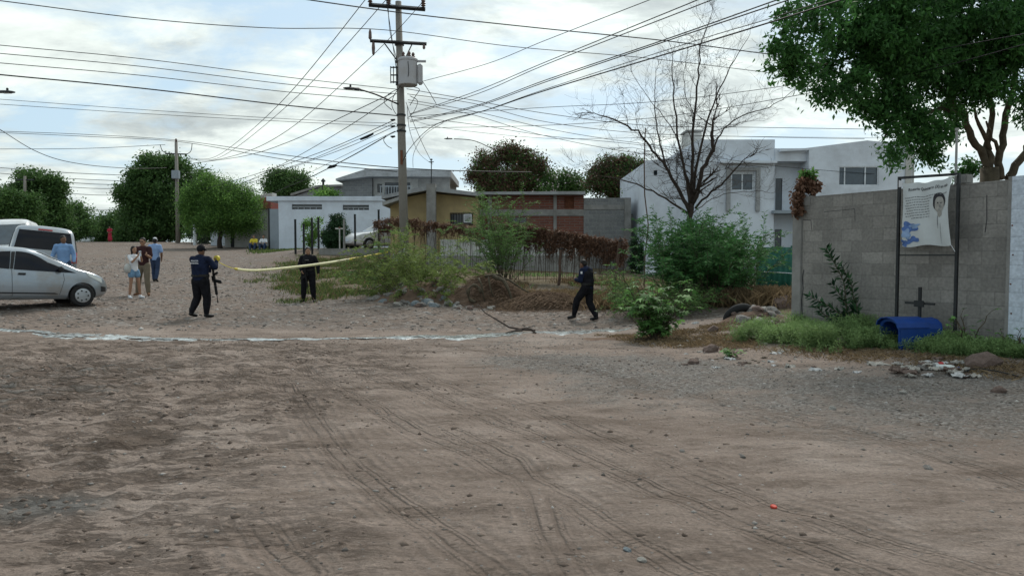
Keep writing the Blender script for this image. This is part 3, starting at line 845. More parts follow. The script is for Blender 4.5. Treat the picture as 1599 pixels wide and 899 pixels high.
MB().prism([(hx(580) , hz(277.5)), (hx(706), hz(278)), (hx(706), hz(268)), (hx(578), hz(265.5)), (hx(530), hz(281)), (hx(530), hz(284))], -1, 8.4).build('roof', 'roof_grey', T)
rl = local_box(T, 'balcony_rail', 'grey_steel', hx(597), hx(645), -.9, -.86, hz(293), hz(293) + .06)
mb = MB()
for k in range(12):
    xx = hx(598) + (hx(644) - hx(598)) * k / 11
    mb.box(xx - .02, xx + .02, -.9, -.86, hz(306), hz(293) - .002)
mb.build('baluster', 'grey_steel', rl)['kind'] = 'stuff'
local_box(T, 'balcony_slab', 'roof_grey', hx(590), hx(652), -1, .595, hz(306) - .2, hz(306))
T = thing('low_outbuilding', 'dull grey shed roofed low beside the two-storey house', 'shed', (X(462, 66), 66, 2.0))
MB().prism([(0, 0), (X(535, 66) - X(462, 66), 0), (X(535, 66) - X(462, 66), Z(292, 66) - 2), (X(500, 66) - X(462, 66), Z(293, 66) - 2), (0, Z(306, 66) - 2)], 0, 5).build('wall', 'roof_grey', T)
MB().prism([(-.3, Z(307, 66) - 2 + .05), (X(500, 66) - X(462, 66), Z(293, 66) - 2 + .01), (X(536, 66) - X(462, 66), Z(292, 66) - 2 + .01), (X(536, 66) - X(462, 66), Z(292, 66) - 1.8), (X(500, 66) - X(462, 66), Z(293, 66) - 1.8), (-.3, Z(307, 66) - 1.75)], -.3, 5.3).build('roof', 'concrete', T)
T = thing('vent_pipe', 'thin dark vent pipe rising from the shed roof', 'pipe', (X(504, 65), 65.5, 7.0))
MB().tube([(0, 0, 0), (0, 0, Z(283, 65) - 7)], .1, 8).build('pipe', 'dark_steel', T); MB().lathe([(.2, Z(283, 65) - 7), (.2, Z(283, 65) - 6.9), (.03, Z(283, 65) - 6.7)], n=8).build('cap', 'dark_steel', T)

# --- yellow house
Yy = 36; x0 = X(606, Yy); g0 = .7
T = thing('yellow_house', 'mustard yellow house with a low pitched concrete roof and a front column', 'house', (x0, Yy, g0))
def hx(px, Y=Yy): return X(px, Y) - x0
def hz(py, Y=Yy): return Z(py, Y) - g0
ridge = 668
hole = (hx(704), hx(738), hz(350), hz(334))
wall_holes(hx(610), hx(748), 0, hz(322), [hole], 0, .2).build('wall', 'yellow_wall', T)
MB().prism([(hx(610), hz(322) + .002), (hx(748), hz(322) + .002), (hx(748), hz(309)), (hx(ridge), hz(301)), (hx(634), hz(308))], 0, .2).build('gable', 'yellow_wall', T)
local_box(T, 'side_wall', 'yellow_wall', hx(748) - .2, hx(748) - .002, .202, 7, 0, hz(312))
local_box(T, 'side_wall', 'yellow_wall', hx(610), hx(610) + .2, .202, 7, 0, hz(323))
local_box(T, 'back_wall', 'yellow_wall', hx(610), hx(748), 7.002, 7.2, 0, hz(312))
MB().prism([(hx(603), hz(323)), (hx(636), hz(312)), (hx(636), hz(306.5)), (hx(603), hz(318))], -.9, 7.3).build('eave', 'plaster_grey', T)
MB().prism([(hx(600), hz(312)), (hx(ridge), hz(299)), (hx(752), hz(308)), (hx(752), hz(303)), (hx(ridge), hz(292)), (hx(600), hz(307))], -.6, 7.5).build('roof', 'roof_grey', T)
MB().box(hx(669), hx(683), -.75, -.35, 0, hz(289)).build('column', 'concrete', T, bevel=.01)
wf = local_box(T, 'window', 'glass_dark', hole[0], hole[1], .12, .16, hole[2], hole[3])
mb = MB()
for k in range(9):
    xx = hole[0] + (hole[1] - hole[0]) * k / 8
    mb.box(xx - .012, xx + .012, -.06, -.03, hole[2] - .05, hole[3] + .05)
mb.box(hole[0] - .03, hole[1] + .03, -.03, -.005, hole[3] + .02, hole[3] + .05).box(hole[0] - .03, hole[1] + .03, -.03, -.005, hole[2] - .05, hole[2] - .02)
mb.build('window_bar', 'black_metal', wf)
ac = MB().box(hx(725), hx(737), -.35, -.07, hz(348), hz(335)).build('air_conditioner', 'white_cloth', T, bevel=.015)
mb = MB()
for k in range(6): mb.box(hx(726), hx(736), -.362, -.352, hz(346) + k * .055, hz(346) + k * .055 + .02)
mb.build('grille', 'dark_steel', ac)
T2 = thing('antenna_mast', 'short antenna mast on the roof beside the column', 'antenna', (X(676, Yy), Yy - .5, Z(289, Yy)))
MB().tube([(0, 0, 0), (0, 0, 1.2)], .025, 6).build('mast', 'dark_steel', T2)
MB().tube([(-.12, 0, 1.05), (.12, 0, 1.05)], .02, 5).tube([(-.06, 0, 1.16), (.06, 0, 1.16)], .03, 6).build('bracket', 'dark_steel', T2)

# --- brick building
Yb = 37; x0 = X(749, Yb); g0 = .5
T = thing('brick_building', 'unfinished red brick building with concrete bands and a dark flat roof edge', 'building', (x0, Yb, g0))
def hx(px, Y=Yb): return X(px, Y) - x0
def hz(py, Y=Yb): return Z(py, Y) - g0
wall_holes(0, hx(911), hz(327), hz(305), [(hx(881), hx(896), hz(325.5), hz(307))], 0, .2).build('upper_wall', 'red_brick', T)
wall_holes(0, hx(911), 0, hz(337), [(hx(795), hx(822), hz(348), hz(339))], 0, .2).build('lower_wall', 'red_brick', T)
local_box(T, 'concrete_band', 'concrete', -.01, hx(911) + .0, -.035, .2, hz(337) + .002, hz(327) - .002)
local_box(T, 'concrete_column', 'concrete', hx(864), hx(869), -.055, -.037, 0, hz(305)); local_box(T, 'concrete_column', 'concrete', hx(762), hx(768), -.055, -.037, 0, hz(305))
MB().prism([(-.25, hz(305) + .002), (hx(912), hz(305) + .002), (hx(912), hz(300)), (-.25, hz(301))], -.5, 6).build('roof', 'roof_grey', T)
local_box(T, 'back_wall', 'red_brick', 0, hx(911), 5.6, 5.8, 0, hz(305))
f = local_box(T, 'window', 'rust', hx(881), hx(896), .1, .14, hz(325.5), hz(307))
mb = MB()
for k in range(4): mb.box(hx(882) + k * .13, hx(882) + k * .13 + .02, .07, .098, hz(325), hz(307.5))
mb.build('window_bar', 'rust', f)
local_box(T, 'window', 'glass_dark', hx(795), hx(822), .1, .14, hz(348), hz(339))
T = thing('block_building', 'plain grey concrete block wall section joined to the brick building', 'wall', (X(911, Yb) + .005, Yb, g0))
def hx(px, Y=Yb): return X(px, Y) - X(912, Yb)
local_box(T, 'wall', 'block_far', 0, hx(975), -.02, .2, 0, hz(309))
local_box(T, 'concrete_band', 'concrete', 0, hx(975), -.05, -.022, hz(327), hz(320))
MB().box(hx(975) + .002, hx(985), -.1, .3, 0, hz(309)).build('corner_column', 'concrete', T)
local_box(T, 'side_wall', 'block_far', hx(975), hx(985), .302, 6, 0, hz(309))
TPW = simple_wall('plot_wall', 'low pale wall glimpsed behind the dry stakes of the vine fence', 688, 905, 374, 34.6, 'plaster_light', g0=.6, cap=False)
local_box(TPW, 'base', 'concrete', -.2, 6.8, -.25, -.002, 0, Z(399, 34.4) - .6)
simple_wall('garden_wall', 'short pale wall stub right of the grey block wall', 985, 1022, 336, 38.5, 'plaster_light', g0=.4)

# --- modern white house
Yn = 34; x0 = X(1088, Yn); g0 = .35
T = thing('modern_house', 'modern white two-storey house with flat roofs and a recessed balcony', 'house', (x0, Yn, g0))
def hx(px, Y=Yn): return X(px, Y) - x0
def hz(py, Y=Yn): return Z(py, Y) - g0
wh = (hx(1140), hx(1175), hz(298), hz(270))
wall_holes(0, hx(1207), 0, hz(218), [wh], 0, .2).build('front_block', 'house_white', T)
local_box(T, 'side_wall', 'house_white', 0, .2, .202, 8, 0, hz(218)); local_box(T, 'side_wall', 'house_white', hx(1207) - .2, hx(1207), .202, 8, 0, hz(218))
local_box(T, 'roof', 'house_white', .202, hx(1207) - .202, .202, 8, hz(222), hz(220))
local_box(T, 'canopy', 'house_white', hx(1120), hx(1207), -.35, -.002, hz(256), hz(252))
def window(T, x0_, x1_, z0_, z1_, y, splits, fr='whitewash', gl='glass_house', w_=.05):
    g_ = local_box(T, 'window', gl, x0_, x1_, y + .06, y + .08, z0_, z1_)
    mb = MB()
    mb.box(x0_, x1_, y, y + .058, z0_, z0_ + w_).box(x0_, x1_, y, y + .058, z1_ - w_, z1_)
    mb.box(x0_, x0_ + w_, y + .002, y + .056, z0_ + w_, z1_ - w_).box(x1_ - w_, x1_, y + .002, y + .056, z0_ + w_, z1_ - w_)
    for s_ in splits:
        xx = x0_ + (x1_ - x0_) * s_
        mb.box(xx - w_ / 2, xx + w_ / 2, y + .004, y + .054, z0_ + w_, z1_ - w_)
    mb.build('window_frame', fr, g_)
window(T, *wh, .03, [.5])
mb = MB(); a0, a1, b0, b1 = hx(1132), hx(1184), hz(330), hz(262)
mb.box(a0, a0 + .18, -.12, -.002, b0, b1).box(a1 - .18, a1, -.12, -.002, b0, b1).box(a0 + .182, a1 - .182, -.12, -.002, b1 - .15, b1)
mb.build('window_surround', 'roof_grey', T)
# left wing
wall_holes(hx(1012), -.003, 0, hz(247), [(hx(1026), hx(1032), hz(270), hz(262))], 1.0, 1.2).build('left_wing', 'house_white', T)
MB().prism([(hx(1012), hz(247) + .002), (-.003, hz(247) + .002), (-.003, hz(238))], 1.0, 1.2).build('left_parapet', 'house_white', T)
local_box(T, 'window', 'glass_dark', hx(1026), hx(1032), 1.08, 1.12, hz(270), hz(262))
local_box(T, 'side_wall', 'house_white', hx(1012), hx(1012) + .2, 1.202, 9, 0, hz(249))
# recess: balcony
rx0, rx1 = hx(1207) + .002, hx(1256)
wall_holes(rx0, rx1, 0, hz(232), [(rx0 + .30, rx0 + .62, hz(328), hz(276)), (rx0 + .30, rx0 + .62, hz(390), hz(357))], .7, .9).build('recess_wall', 'house_white', T)
local_box(T, 'door', 'glass_dark', rx0 + .30, rx0 + .62, .76, .8, hz(328), hz(276))
local_box(T, 'door', 'glass_dark', rx0 + .30, rx0 + .62, .76, .8, hz(390), hz(357))
local_box(T, 'lintel', 'house_white', rx0, rx1 - .002, -.05, .698, hz(252), hz(232))
MB().box(hx(1203), rx1 - .002, -.35, .698, hz(334), hz(329)).build('balcony_slab', 'gate_grey', T, bevel=.01)
# right block
xr = hx(1415)
wh2 = (hx(1302), hx(1364), hz(291), hz(261))
wall_holes(rx1, xr, 0, hz(236), [wh2], -.3, -.1).build('right_block', 'house_white', T)
MB().prism([(hx(1212), hz(238.0) + .002), (rx1 - .002, hz(236) + .002), (xr, hz(236) + .002), (xr, hz(228)), (hx(1345), hz(221)), (hx(1250), hz(233)), (hx(1212), hz(234))], -.3, -.1).build('right_parapet', 'house_white', T)
window(T, *wh2, -.28, [.16, .67])
local_box(T, 'side_wall', 'house_white', rx1, rx1 + .2, -.098, 8, 0, hz(236)); local_box(T, 'side_wall', 'house_white', xr - .2, xr, -.098, 8, 0, hz(236))
mb = MB().box(xr - .32, xr - .05, -.36, -.302, 0, hz(230)); mb.build('corner_strip', 'plaster_light', T)
MB().tube([(xr + .02, -.36, 0), (xr + .02, -.36, hz(228))], .045, 8).build('downpipe', 'plaster_light', T)
MB().prism([(hx(1014), 0), (xr, 0), (xr, .2), (hx(1014), .2)], 7.9, 8.1).build('back_sill', 'house_white', T)
# stair tower / tank
T = thing('water_tank', 'pale box-shaped roof tank on the modern white house behind the bare tree', 'tank', (X(1070, 38), 38, Z(252, 38)))
MB().box(0, X(1094, 38) - X(1070, 38), 0, 1.2, 0, Z(206, 38) - Z(252, 38)).build('tank', 'plaster_light', T, bevel=.06, seg=3)
MB().box(-.05, X(1094, 38) - X(1070, 38) + .05, -.05, 1.25, Z(206, 38) - Z(252, 38) + .002, Z(206, 38) - Z(252, 38) + .1).build('lid', 'plaster_grey', T, bevel=.02)

# --- green sheet fence
Yf = 24.5; x0 = X(1184, Yf); g0 = .2
T = thing('green_fence', 'dark green sheet fence panel between the shrubs and the block wall', 'fence', (x0, Yf, g0))
W = X(1290, Yf) - x0; zt = Z(386, Yf) - g0
V = []; Fq = []
k = 0
for i in range(60):
    xx = W * i / 59; yy = .02 * math.sin(i * 1.3)
    V += [(xx, yy, 0), (xx, yy, zt)]
for i in range(59): Fq.append((2 * i, 2 * i + 2, 2 * i + 3, 2 * i + 1))
sh = MB().add(V, Fq).build('sheet', 'green_sheet', T, smooth=True)
md = sh.modifiers.new('s', 'SOLIDIFY'); md.thickness = .008
for xx in (.0, W * .5, W): MB().box(xx - .03, xx + .03, .04, .1, 0, zt + .05).build('post', 'green_sheet', T)
MB().tube([(0, -.05, zt * .53), (W * .4, -.06, zt * .50), (W, -.05, zt * .44)], .014, 5).build('rope', 'whitewash', T)
local_box(T, 'base', 'concrete', -.1, W, -.03, .15, 0, .18)

# --- block wall on the right
wa = Vector((5.36, 14.0)); wb = Vector((7.16, 10.7))
ang = math.atan2(wb.y - wa.y, wb.x - wa.x); Lw = (wb - wa).length
g0 = -.1
T = thing('block_wall', 'weathered grey concrete block wall with a cracked end pillar', 'wall', (wa.x, wa.y, g0), ang)
WALLT = T
zt = 2.70 - g0
MB().box(.16, Lw, 0, .14, 0, zt).build('wall', 'block_wall', T)
MB().box(-.06, .155, -.03, .18, 0, zt - .1).build('end_pillar', 'concrete', T, bevel=.012)
MB().box(.157, .32, -.012, .152, zt - .16, zt + .012).build('top_block', 'concrete', T)
MB().box(2.98, 3.16, -.02, .16, zt + .001, zt + .14).build('roof_block', 'concrete', T, bevel=.01)
# crack lines as shallow dark grooves
crk = MB()
def crackline(p, wd=.007):
    for (xa_, za_), (xb_, zb_) in zip(p[:-1], p[1:]):
        dx, dz = xb_ - xa_, zb_ - za_; L_ = math.hypot(dx, dz); nx_, nz__ = -dz / L_ * wd, dx / L_ * wd
        crk.add([(xa_ - nx_, -.0015, za_ - nz__), (xb_ - nx_, -.0015, zb_ - nz__), (xb_ + nx_, -.0015, zb_ + nz__), (xa_ + nx_, -.0015, za_ + nz__)], [(0, 1, 2, 3)])
crackline([(.165, .35), (.18, .6), (.165, .9), (.19, 1.1), (.17, 1.3), (.2, 1.45)], .01)
crackline([(.165, zt - .42), (.34, zt - .44), (.36, zt - .62)], .005)
crackline([(.62, zt - .30), (1.25, zt - .28), (1.26, zt - .5)], .004)
crackline([(.2, .45), (.5, .47)], .006); crackline([(3.45, zt - .2), (3.46, zt - .55), (3.44, zt - .75)], .006)
crk.build('crack', 'ink', T)
T = thing('white_block_wall', 'white painted block wall at the right edge of the picture', 'wall', (wb.x, wb.y, g0), ang)
MB().box(.003, 4.5, -.03, .14, 0, zt + .04).build('wall', 'block_white', T)
MB().box(.003, .05, -.034, -.0305, 0, zt + .04).build('paint_edge', 'concrete', T)
for k in range(5): MB().box(.06 + (k % 2) * .02, .08 + (k % 2) * .02, -.036, -.0305, .45 + k * .42, .47 + k * .42).build('rust_spot', 'rust', T)

# pipe rising behind the wall
T = thing('thin_mast', 'thin pale pipe standing up behind the block wall under the big tree', 'mast', (7.1, 11.9, 0))
MB().tube([(0, 0, 0), (0, 0, 3.6)], .018, 6).build('pipe', 'plaster_grey', T); MB().lathe([(.03, 3.6), (.03, 3.64)], n=8).build('cap', 'plaster_grey', T)
# ================================================================ VEGETATION
def px_blobs(base, Y, lst, deep=.8):
    out_ = []
    for q_ in lst:
        px, py, rx, ry = q_[:4]; dy = q_[4] if len(q_) > 4 else 0
        c_ = P(px, py, Y + dy) - base
        k_ = (Y + dy) / F
        out_.append(((c_.x, c_.y, c_.z), (rx * k_, max(rx, ry) * k_ * deep, ry * k_)))
    return out_
def limb_pts(a, b, n=6, wob=.06, sag=0):
    a = Vector(a); b = Vector(b); L_ = (b - a).length
    ps = []
    for i in range(n + 1):
        f = i / n
        p = a.lerp(b, f) + Vector((rng.normal(), rng.normal(), rng.normal() * .5)) * L_ * wob * math.sin(math.pi * f)
        p.z += sag * 4 * f * (1 - f) * L_
        ps.append(p)
    return ps
def tree(name, label, px, Y, basepy, blobs, leaf, n, size, trunk_r=.2, bark='bark_dark', group=None, clump=.35, per=28, cat='tree', limbs=5, droop=.3, aspect=.5, shell=.6, gz_=None, extra=None, deep=.8, fork=.3):
    x = X(px, Y); z0 = gz(x, Y) if gz_ is None else gz_
    base = Vector((x, Y, z0 - .1))
    T = thing(name, label, cat, base, group=group)
    bl0 = px_blobs(base, Y, blobs, deep); bl = []
    for c_, r_ in bl0:
        bl.append((c_, tuple(q_ * .82 for q_ in r_)))
        for k_ in range(5):
            d_ = rng.normal(size=3); d_ /= np.linalg.norm(d_); s_ = .22 + .22 * rng.random()
            bl.append((tuple(c_[i_] + d_[i_] * r_[i_] * .85 for i_ in range(3)), tuple(q_ * s_ for q_ in r_)))
    crown_mesh('crown', leaf, T, bl, n, size, clump, per, aspect, droop, shell)
    if extra: crown_mesh('blossom' if 'flower' in extra[0] else 'foliage', extra[0], T, bl, extra[1], size * .8, clump, 6, .7, .2, .9)
    mb = MB()
    cz = sum(b_[0][2] for b_ in bl) / len(bl)
    lowest = min(b_[0][2] - b_[1][2] for b_ in bl)
    fk = Vector((0, 0, max(.3, lowest + (cz - lowest) * fork)))
    mb.tube(limb_pts((0, 0, 0), fk, 5, .03), [trunk_r * (1.25 - .5 * i / 5) for i in range(6)], 9)
    for i in range(limbs):
        b_ = bl0[i % len(bl0)]
        tip = Vector(b_[0]) + Vector((rng.normal() * b_[1][0] * .35, rng.normal() * b_[1][1] * .35, abs(rng.normal()) * b_[1][2] * .3))
        pts = limb_pts(fk - Vector((0, 0, .15)), tip, 6, .07)
        mb.tube(pts, [trunk_r * .62 * (1 - .8 * j / 6) for j in range(7)], 6)
        for j in range(2):
            s_ = pts[2 + 2 * j]; e_ = s_ + Vector((rng.normal(), rng.normal(), rng.random() * .8)).normalized() * b_[1][0] * .6
            mb.tube(limb_pts(s_, e_, 4, .08), [trunk_r * .25, trunk_r * .2, trunk_r * .14, trunk_r * .09, trunk_r * .04], 5)
    mb.build('trunk', bark, T, smooth=True)
    return T

# distant trees, left
tree('dense_tree', 'tall dusky tree with uneven crown near the left edge, behind the parked vans', 62, 60, 380,
     [(66, 282, 28, 14), (42, 273, 18, 8), (86, 300, 20, 20), (55, 312, 42, 28), (80, 345, 36, 28), (28, 296, 18, 12)], 'leaf_dark', 30000, .21, .35, clump=.45, shell=.5, extra=('leaf_mid', 9000))
tree('round_tree', 'rounded glossy green tree at the left edge in front of the tall dusky one', 15, 44, 375,
     [(12, 318, 42, 24), (40, 325, 20, 18), (-10, 320, 30, 30), (10, 345, 46, 18)], 'leaf_mid', 26000, .15, .22, clump=.35)
for i, (lb, px, Y, bl, lf) in enumerate([
        ('low dim green tree right of the tall dusky tree on the horizon', 112, 78, [(112, 340, 22, 20), (125, 352, 24, 16), (98, 355, 25, 18)], 'leaf_dark'),
        ('small bushy tree above the distant white car', 145, 85, [(150, 358, 26, 13), (165, 352, 18, 10), (130, 362, 20, 12)], 'leaf_mid'),
        ('dark rounded tree behind the woman in the red dress', 178, 82, [(182, 352, 22, 14), (196, 345, 14, 16), (176, 366, 26, 12)], 'leaf_dark'),
        ('shadowy tree closing the end of the road beside the big dark tree', 205, 76, [(208, 350, 18, 26), (200, 368, 22, 12)], 'leaf_dark')]):
    tree('distant_tree', lb, px, Y, 378, bl, lf, 12000, .25, .15, clump=.8, group='trees closing the end of the road', limbs=3)
tree('ficus_tree', 'large dark rounded tree towering behind the far utility pole', 246, 72, 378,
     [(238, 258, 24, 16), (262, 252, 14, 10), (275, 260, 30, 16), (215, 283, 20, 20), (205, 305, 14, 14), (303, 283, 22, 20), (315, 300, 14, 16), (250, 300, 60, 38), (215, 325, 26, 36), (285, 330, 44, 36), (240, 350, 56, 28)],
     'leaf_dark', 60000, .25, .6, clump=.55, extra=('leaf_mid', 16000), shell=.7, per=60)
tree('mesquite_tree', 'bright green feathery mesquite tree in front of the big dark tree', 345, 56, 378,
     [(335, 290, 36, 12), (312, 305, 26, 18), (362, 300, 34, 16), (340, 318, 52, 22), (378, 318, 28, 20), (350, 340, 48, 20), (388, 345, 18, 12), (302, 338, 20, 18), (322, 352, 24, 14), (295, 320, 14, 14), (380, 300, 16, 10), (325, 280, 14, 8), (372, 358, 22, 10)],
     'leaf_bright', 50000, .13, .16, clump=.55, extra=('leaf_mid', 22000), limbs=6, per=30, shell=.5)
tree('street_tree', 'round dark green tree rising behind the low white building', 446, 75, 305,
     [(446, 277, 24, 11), (428, 288, 18, 12), (465, 288, 22, 13), (446, 295, 36, 13)], 'leaf_dark', 16000, .22, .25, clump=.7)
T_ = tree('shed_vine', 'patch of light green leaves over the grey shed roof', 512, 61, 305, [(505, 303, 18, 3), (520, 302, 14, 4)], 'leaf_bright', 1500, .2, .05, cat='plant', gz_=2.0, limbs=2)
# behind brick building
tree('flame_tree', 'broad tree with reddish brown leaves and pale blooms behind the brick building', 800, 50, 305,
     [(790, 236, 18, 10), (805, 246, 26, 14), (764, 254, 24, 16), (828, 260, 26, 20), (742, 270, 10, 8), (755, 278, 22, 18), (800, 285, 56, 22), (845, 280, 18, 16)], 'leaf_red', 24000, .15, .25,
     clump=.5, extra=('leaf_mid', 12000), shell=.6, per=34)
tree('blossom_tree', 'loose pale flecked tree between the reddish tree and the dark one', 885, 49, 305,
     [(870, 278, 22, 12), (890, 285, 26, 18), (850, 292, 18, 12), (905, 292, 20, 14), (875, 300, 40, 10)], 'leaf_mid', 6500, .17, .12, clump=.38, extra=('flower_pale', 420), per=16)
tree('dark_tree', 'dark brown green tree behind the grey block wall section', 960, 46, 305,
     [(955, 258, 26, 16), (935, 275, 20, 16), (985, 268, 24, 18), (960, 290, 44, 18), (1005, 275, 16, 16)], 'leaf_red', 16000, .14, .25, clump=.42, extra=('leaf_dark', 12000), per=30, shell=.5)
tree('olive_shrub', 'thin olive coloured shrub hanging over the pale wall stub', 1000, 42, 400,
     [(995, 300, 22, 24), (1012, 320, 18, 26), (985, 330, 14, 30), (1035, 300, 16, 24), (1020, 345, 22, 18), (1050, 335, 14, 16)], 'leaf_olive', 6500, .13, .06, clump=.35, cat='shrub', per=12)
tree('hedge', 'clipped dark green hedge beside the block wall corner column', 998, 35.5, 440,
     [(998, 385, 13, 22), (1010, 395, 20, 24), (996, 410, 14, 18)], 'leaf_cypress', 5000, .09, .05, clump=.15, cat='hedge', shell=.8)

tree('roadside_hedge', 'dark hedge seen through the barred gate', 318, 64, 378, [(312, 355, 22, 16), (335, 358, 22, 16), (322, 368, 28, 10)], 'leaf_dark', 9000, .2, .06, clump=.4, cat='hedge', limbs=2)
# yard plants
tree('cypress', 'dense round topped cypress in the yard of the low white building', 525, 41, 388,
     [(526, 348, 13, 13), (518, 362, 14, 14), (534, 362, 14, 14), (526, 374, 24, 14), (514, 376, 12, 11), (540, 376, 11, 11)], 'leaf_cypress', 15000, .11, .1, clump=.13, gz_=yard_z, shell=.85, limbs=3)
tree('sapling', 'spindly light green sapling left of the round cypress', 486, 41, 388,
     [(484, 348, 8, 7), (476, 352, 7, 5), (492, 360, 7, 12), (484, 374, 10, 9), (498, 344, 6, 3)], 'leaf_bright', 1500, .13, .035, clump=.2, gz_=yard_z, per=10)

# ---- arching feathery stems (mesquite, leucaena) as one shrub
def fronds(T, name, leafm, stems, step=.05, ll=.09, pairs_droop=.15, r=.008, stemm='bark_tan', asp=.28, sub=True):
    """stems: (p0, dir, length, sag) in local coordinates"""
    LP, LD = [], []
    mb = MB()
    def one(p0, d, L_, sag, rad, lvl):
        d = Vector(d).normalized(); n_ = max(4, int(L_ / .12)); pts = []; p = Vector(p0)
        side = d.cross(Vector((0, 0, 1))); side = side.normalized() if side.length > .01 else Vector((1, 0, 0))
        dd = d.copy()
        for i in range(n_ + 1):
            pts.append(p.copy())
            dd = (dd + Vector((rng.normal() * .05, rng.normal() * .05, -sag / n_ + rng.normal() * .03))).normalized()
            p = p + dd * (L_ / n_)
        mb.tube(pts, [rad * (1 - .75 * i / n_) for i in range(n_ + 1)], 4)
        if lvl == 0 and sub:
            for i in range(n_ // 3, n_, 1):
                q_ = pts[i]; t_ = (pts[min(i + 1, n_)] - pts[i - 1]).normalized()
                o_ = t_ * .7 + Vector((rng.normal(), rng.normal(), rng.normal() * .5)) * .6
                one(q_, o_, L_ * (.16 + .16 * rng.random()), sag * .6 + .3, rad * .4, 1)
            return
        k_ = max(3, int(L_ / step))
        for i in range(k_):
            f = (i + .5) / k_ * n_
            a_ = pts[int(f)]; b_ = pts[min(int(f) + 1, n_)]
            q_ = a_.lerp(b_, f - int(f)); t_ = (b_ - a_); t_ = t_.normalized() if t_.length > 0 else d
            s_ = t_.cross(Vector((rng.normal() * .3, rng.normal() * .3, 1))).normalized()
            for sg in (-1, 1):
                LP.append(q_); LD.append(s_ * sg + t_ * .55 + Vector((0, 0, -pairs_droop)))
    for s_ in stems: one(*s_[:4], r, 0)
    V, Q = leaf_quads(np.array([tuple(p) for p in LP]), ll, None, asp, 0, np.array([tuple(p) for p in LD]))
    np_mesh(name, V, Q, leafm, T, np.clip(rng.random(len(LP)) * .8 + .1, 0, 1))
    mb.build('stem', stemm, T, smooth=True)
def stem_fan(n, L_, spread, up=1.0, base_r=.3, sag=.6, lean=(0, 0)):
    o_ = []
    for i in range(n):
        a_ = rng.random() * 2 * math.pi; s_ = spread * (.3 + .9 * rng.random())
        o_.append(((math.cos(a_) * base_r * rng.random(), math.sin(a_) * base_r * rng.random(), 0),
                   (math.cos(a_) * s_ + lean[0], math.sin(a_) * s_ + lean[1], up), L_ * (.6 + .6 * rng.random()), sag))
    return o_
# bush round the foot of the pole
b0 = G(655, 452); b0 = Vector((-3.0, 23.6, .45))
T = thing('mesquite_bush', 'sprawling yellow green feathery bush at the foot of the big utility pole', 'bush', b0)
fronds(T, 'foliage', 'leaf_olive', stem_fan(60, 1.95, .95, 1.0, .95, .8) + stem_fan(26, 1.3, 1.3, .35, 1.1, .6), ll=.10, step=.042)
fr2 = thing('mesquite_bush', 'second feathery bush with long stems left of the pole, reaching up to the taped branch', 'bush', (-3.75, 24.6, .5))
fronds(fr2, 'foliage', 'leaf_feather', stem_fan(13, 2.1, 1.0, 1.0, .5, .9, (-.2, 0)), ll=.08, step=.05)
# slender bush in the plot
T = thing('slender_shrub', 'tall slender pale green shrub in front of the brick building', 'shrub', (X(785, 27), 27, gz(X(785, 27), 27) - .05))
fronds(T, 'foliage', 'leaf_feather', stem_fan(20, 3.0, .42, 1.5, .3, .35) + stem_fan(14, 2.2, .7, 1.2, .5, .5), ll=.09, step=.055, r=.014)
# row of green shrubs
for (lb, px, Y, n_, L_, sp, up, lf, ln) in [
        ('big deep green shrub under the bare tree, left of the green fence', 1108, 20.8, 44, 2.15, .55, 1.3, 'leaf_shrub', (0, 0)),
        ('tall leafy shrub around the trunk of the bare tree', 1068, 21.6, 32, 2.4, .45, 1.4, 'leaf_shrub', (0, 0)),
        ('leafy shrub nearest to the green fence', 1150, 21.4, 28, 1.9, .5, 1.1, 'leaf_shrub', (0, 0)),
        ('low feathery green shrub right of the walking officer', 1030, 19.6, 64, 1.5, 1.1, .8, 'leaf_feather', (0, 0)),
        ('thin wiry shrub behind the walking officer', 965, 22.8, 12, 1.0, .8, .9, 'leaf_olive', (0, 0))]:
    x = X(px, Y)
    T = thing('green_shrub', lb, 'shrub', (x, Y, gz(x, Y) - .05), group='shrubs beside the bare tree')
    fronds(T, 'foliage', lf, stem_fan(n_, L_, sp, up, .6, .55, ln), ll=.115 if L_ > 2 else .085, step=.045, r=.013)
x = X(1090, 21.9)
T = thing('shade_bush', 'dense dark bush filling the space below the bare tree', 'bush', (x, 21.9, gz(x, 21.9) - .05), group='shrubs beside the bare tree')
crown_mesh('foliage', 'leaf_shrub', T, px_blobs(Vector(T.location), 21.9, [(1080, 385, 42, 42), (1120, 400, 42, 42), (1065, 425, 38, 30), (1148, 410, 24, 36), (1105, 440, 55, 28)], .5), 13000, .11, .3, 24, .4, .35, .6)
MB().tube(limb_pts((0, 0, 0), (.1, 0, 1.0), 4), [.06, .05, .045, .04, .03], 6).build('stem', 'bark_dark', T)

# wall plant: upright leafy stems
T = thing('oleander', 'dark leafy shrub leaning on the grey block wall', 'shrub', (*G(1318, 517).xy, .15))
WP = Vector(T.location)
WP.x, WP.y = 5.36 + .55 * 1.0, 12.75
WP.x = X(1320, 12.75); WP.z = .15; T.location = WP
LPs, LDs = [], []
mb = MB()
def leafy(pts, rad):
    mb.tube(pts, [rad * (1 - .7 * i / (len(pts) - 1)) for i in range(len(pts))], 5)
    L_ = sum((pts[i + 1] - pts[i]).length for i in range(len(pts) - 1)); n_ = int(L_ / .016)
    for i in range(n_):
        f = (.1 + .9 * i / n_) * (len(pts) - 1); a_ = pts[int(f)]; b_ = pts[min(int(f) + 1, len(pts) - 1)]
        t_ = (b_ - a_).normalized() if (b_ - a_).length > 0 else Vector((0, 0, 1))
        LPs.append(a_.lerp(b_, f - int(f))); ang_ = i * 2.4
        o_ = t_.orthogonal().normalized(); o_.rotate(Matrix.Rotation(ang_, 3, t_))
        LDs.append(o_ * 1.0 + t_ * .75)
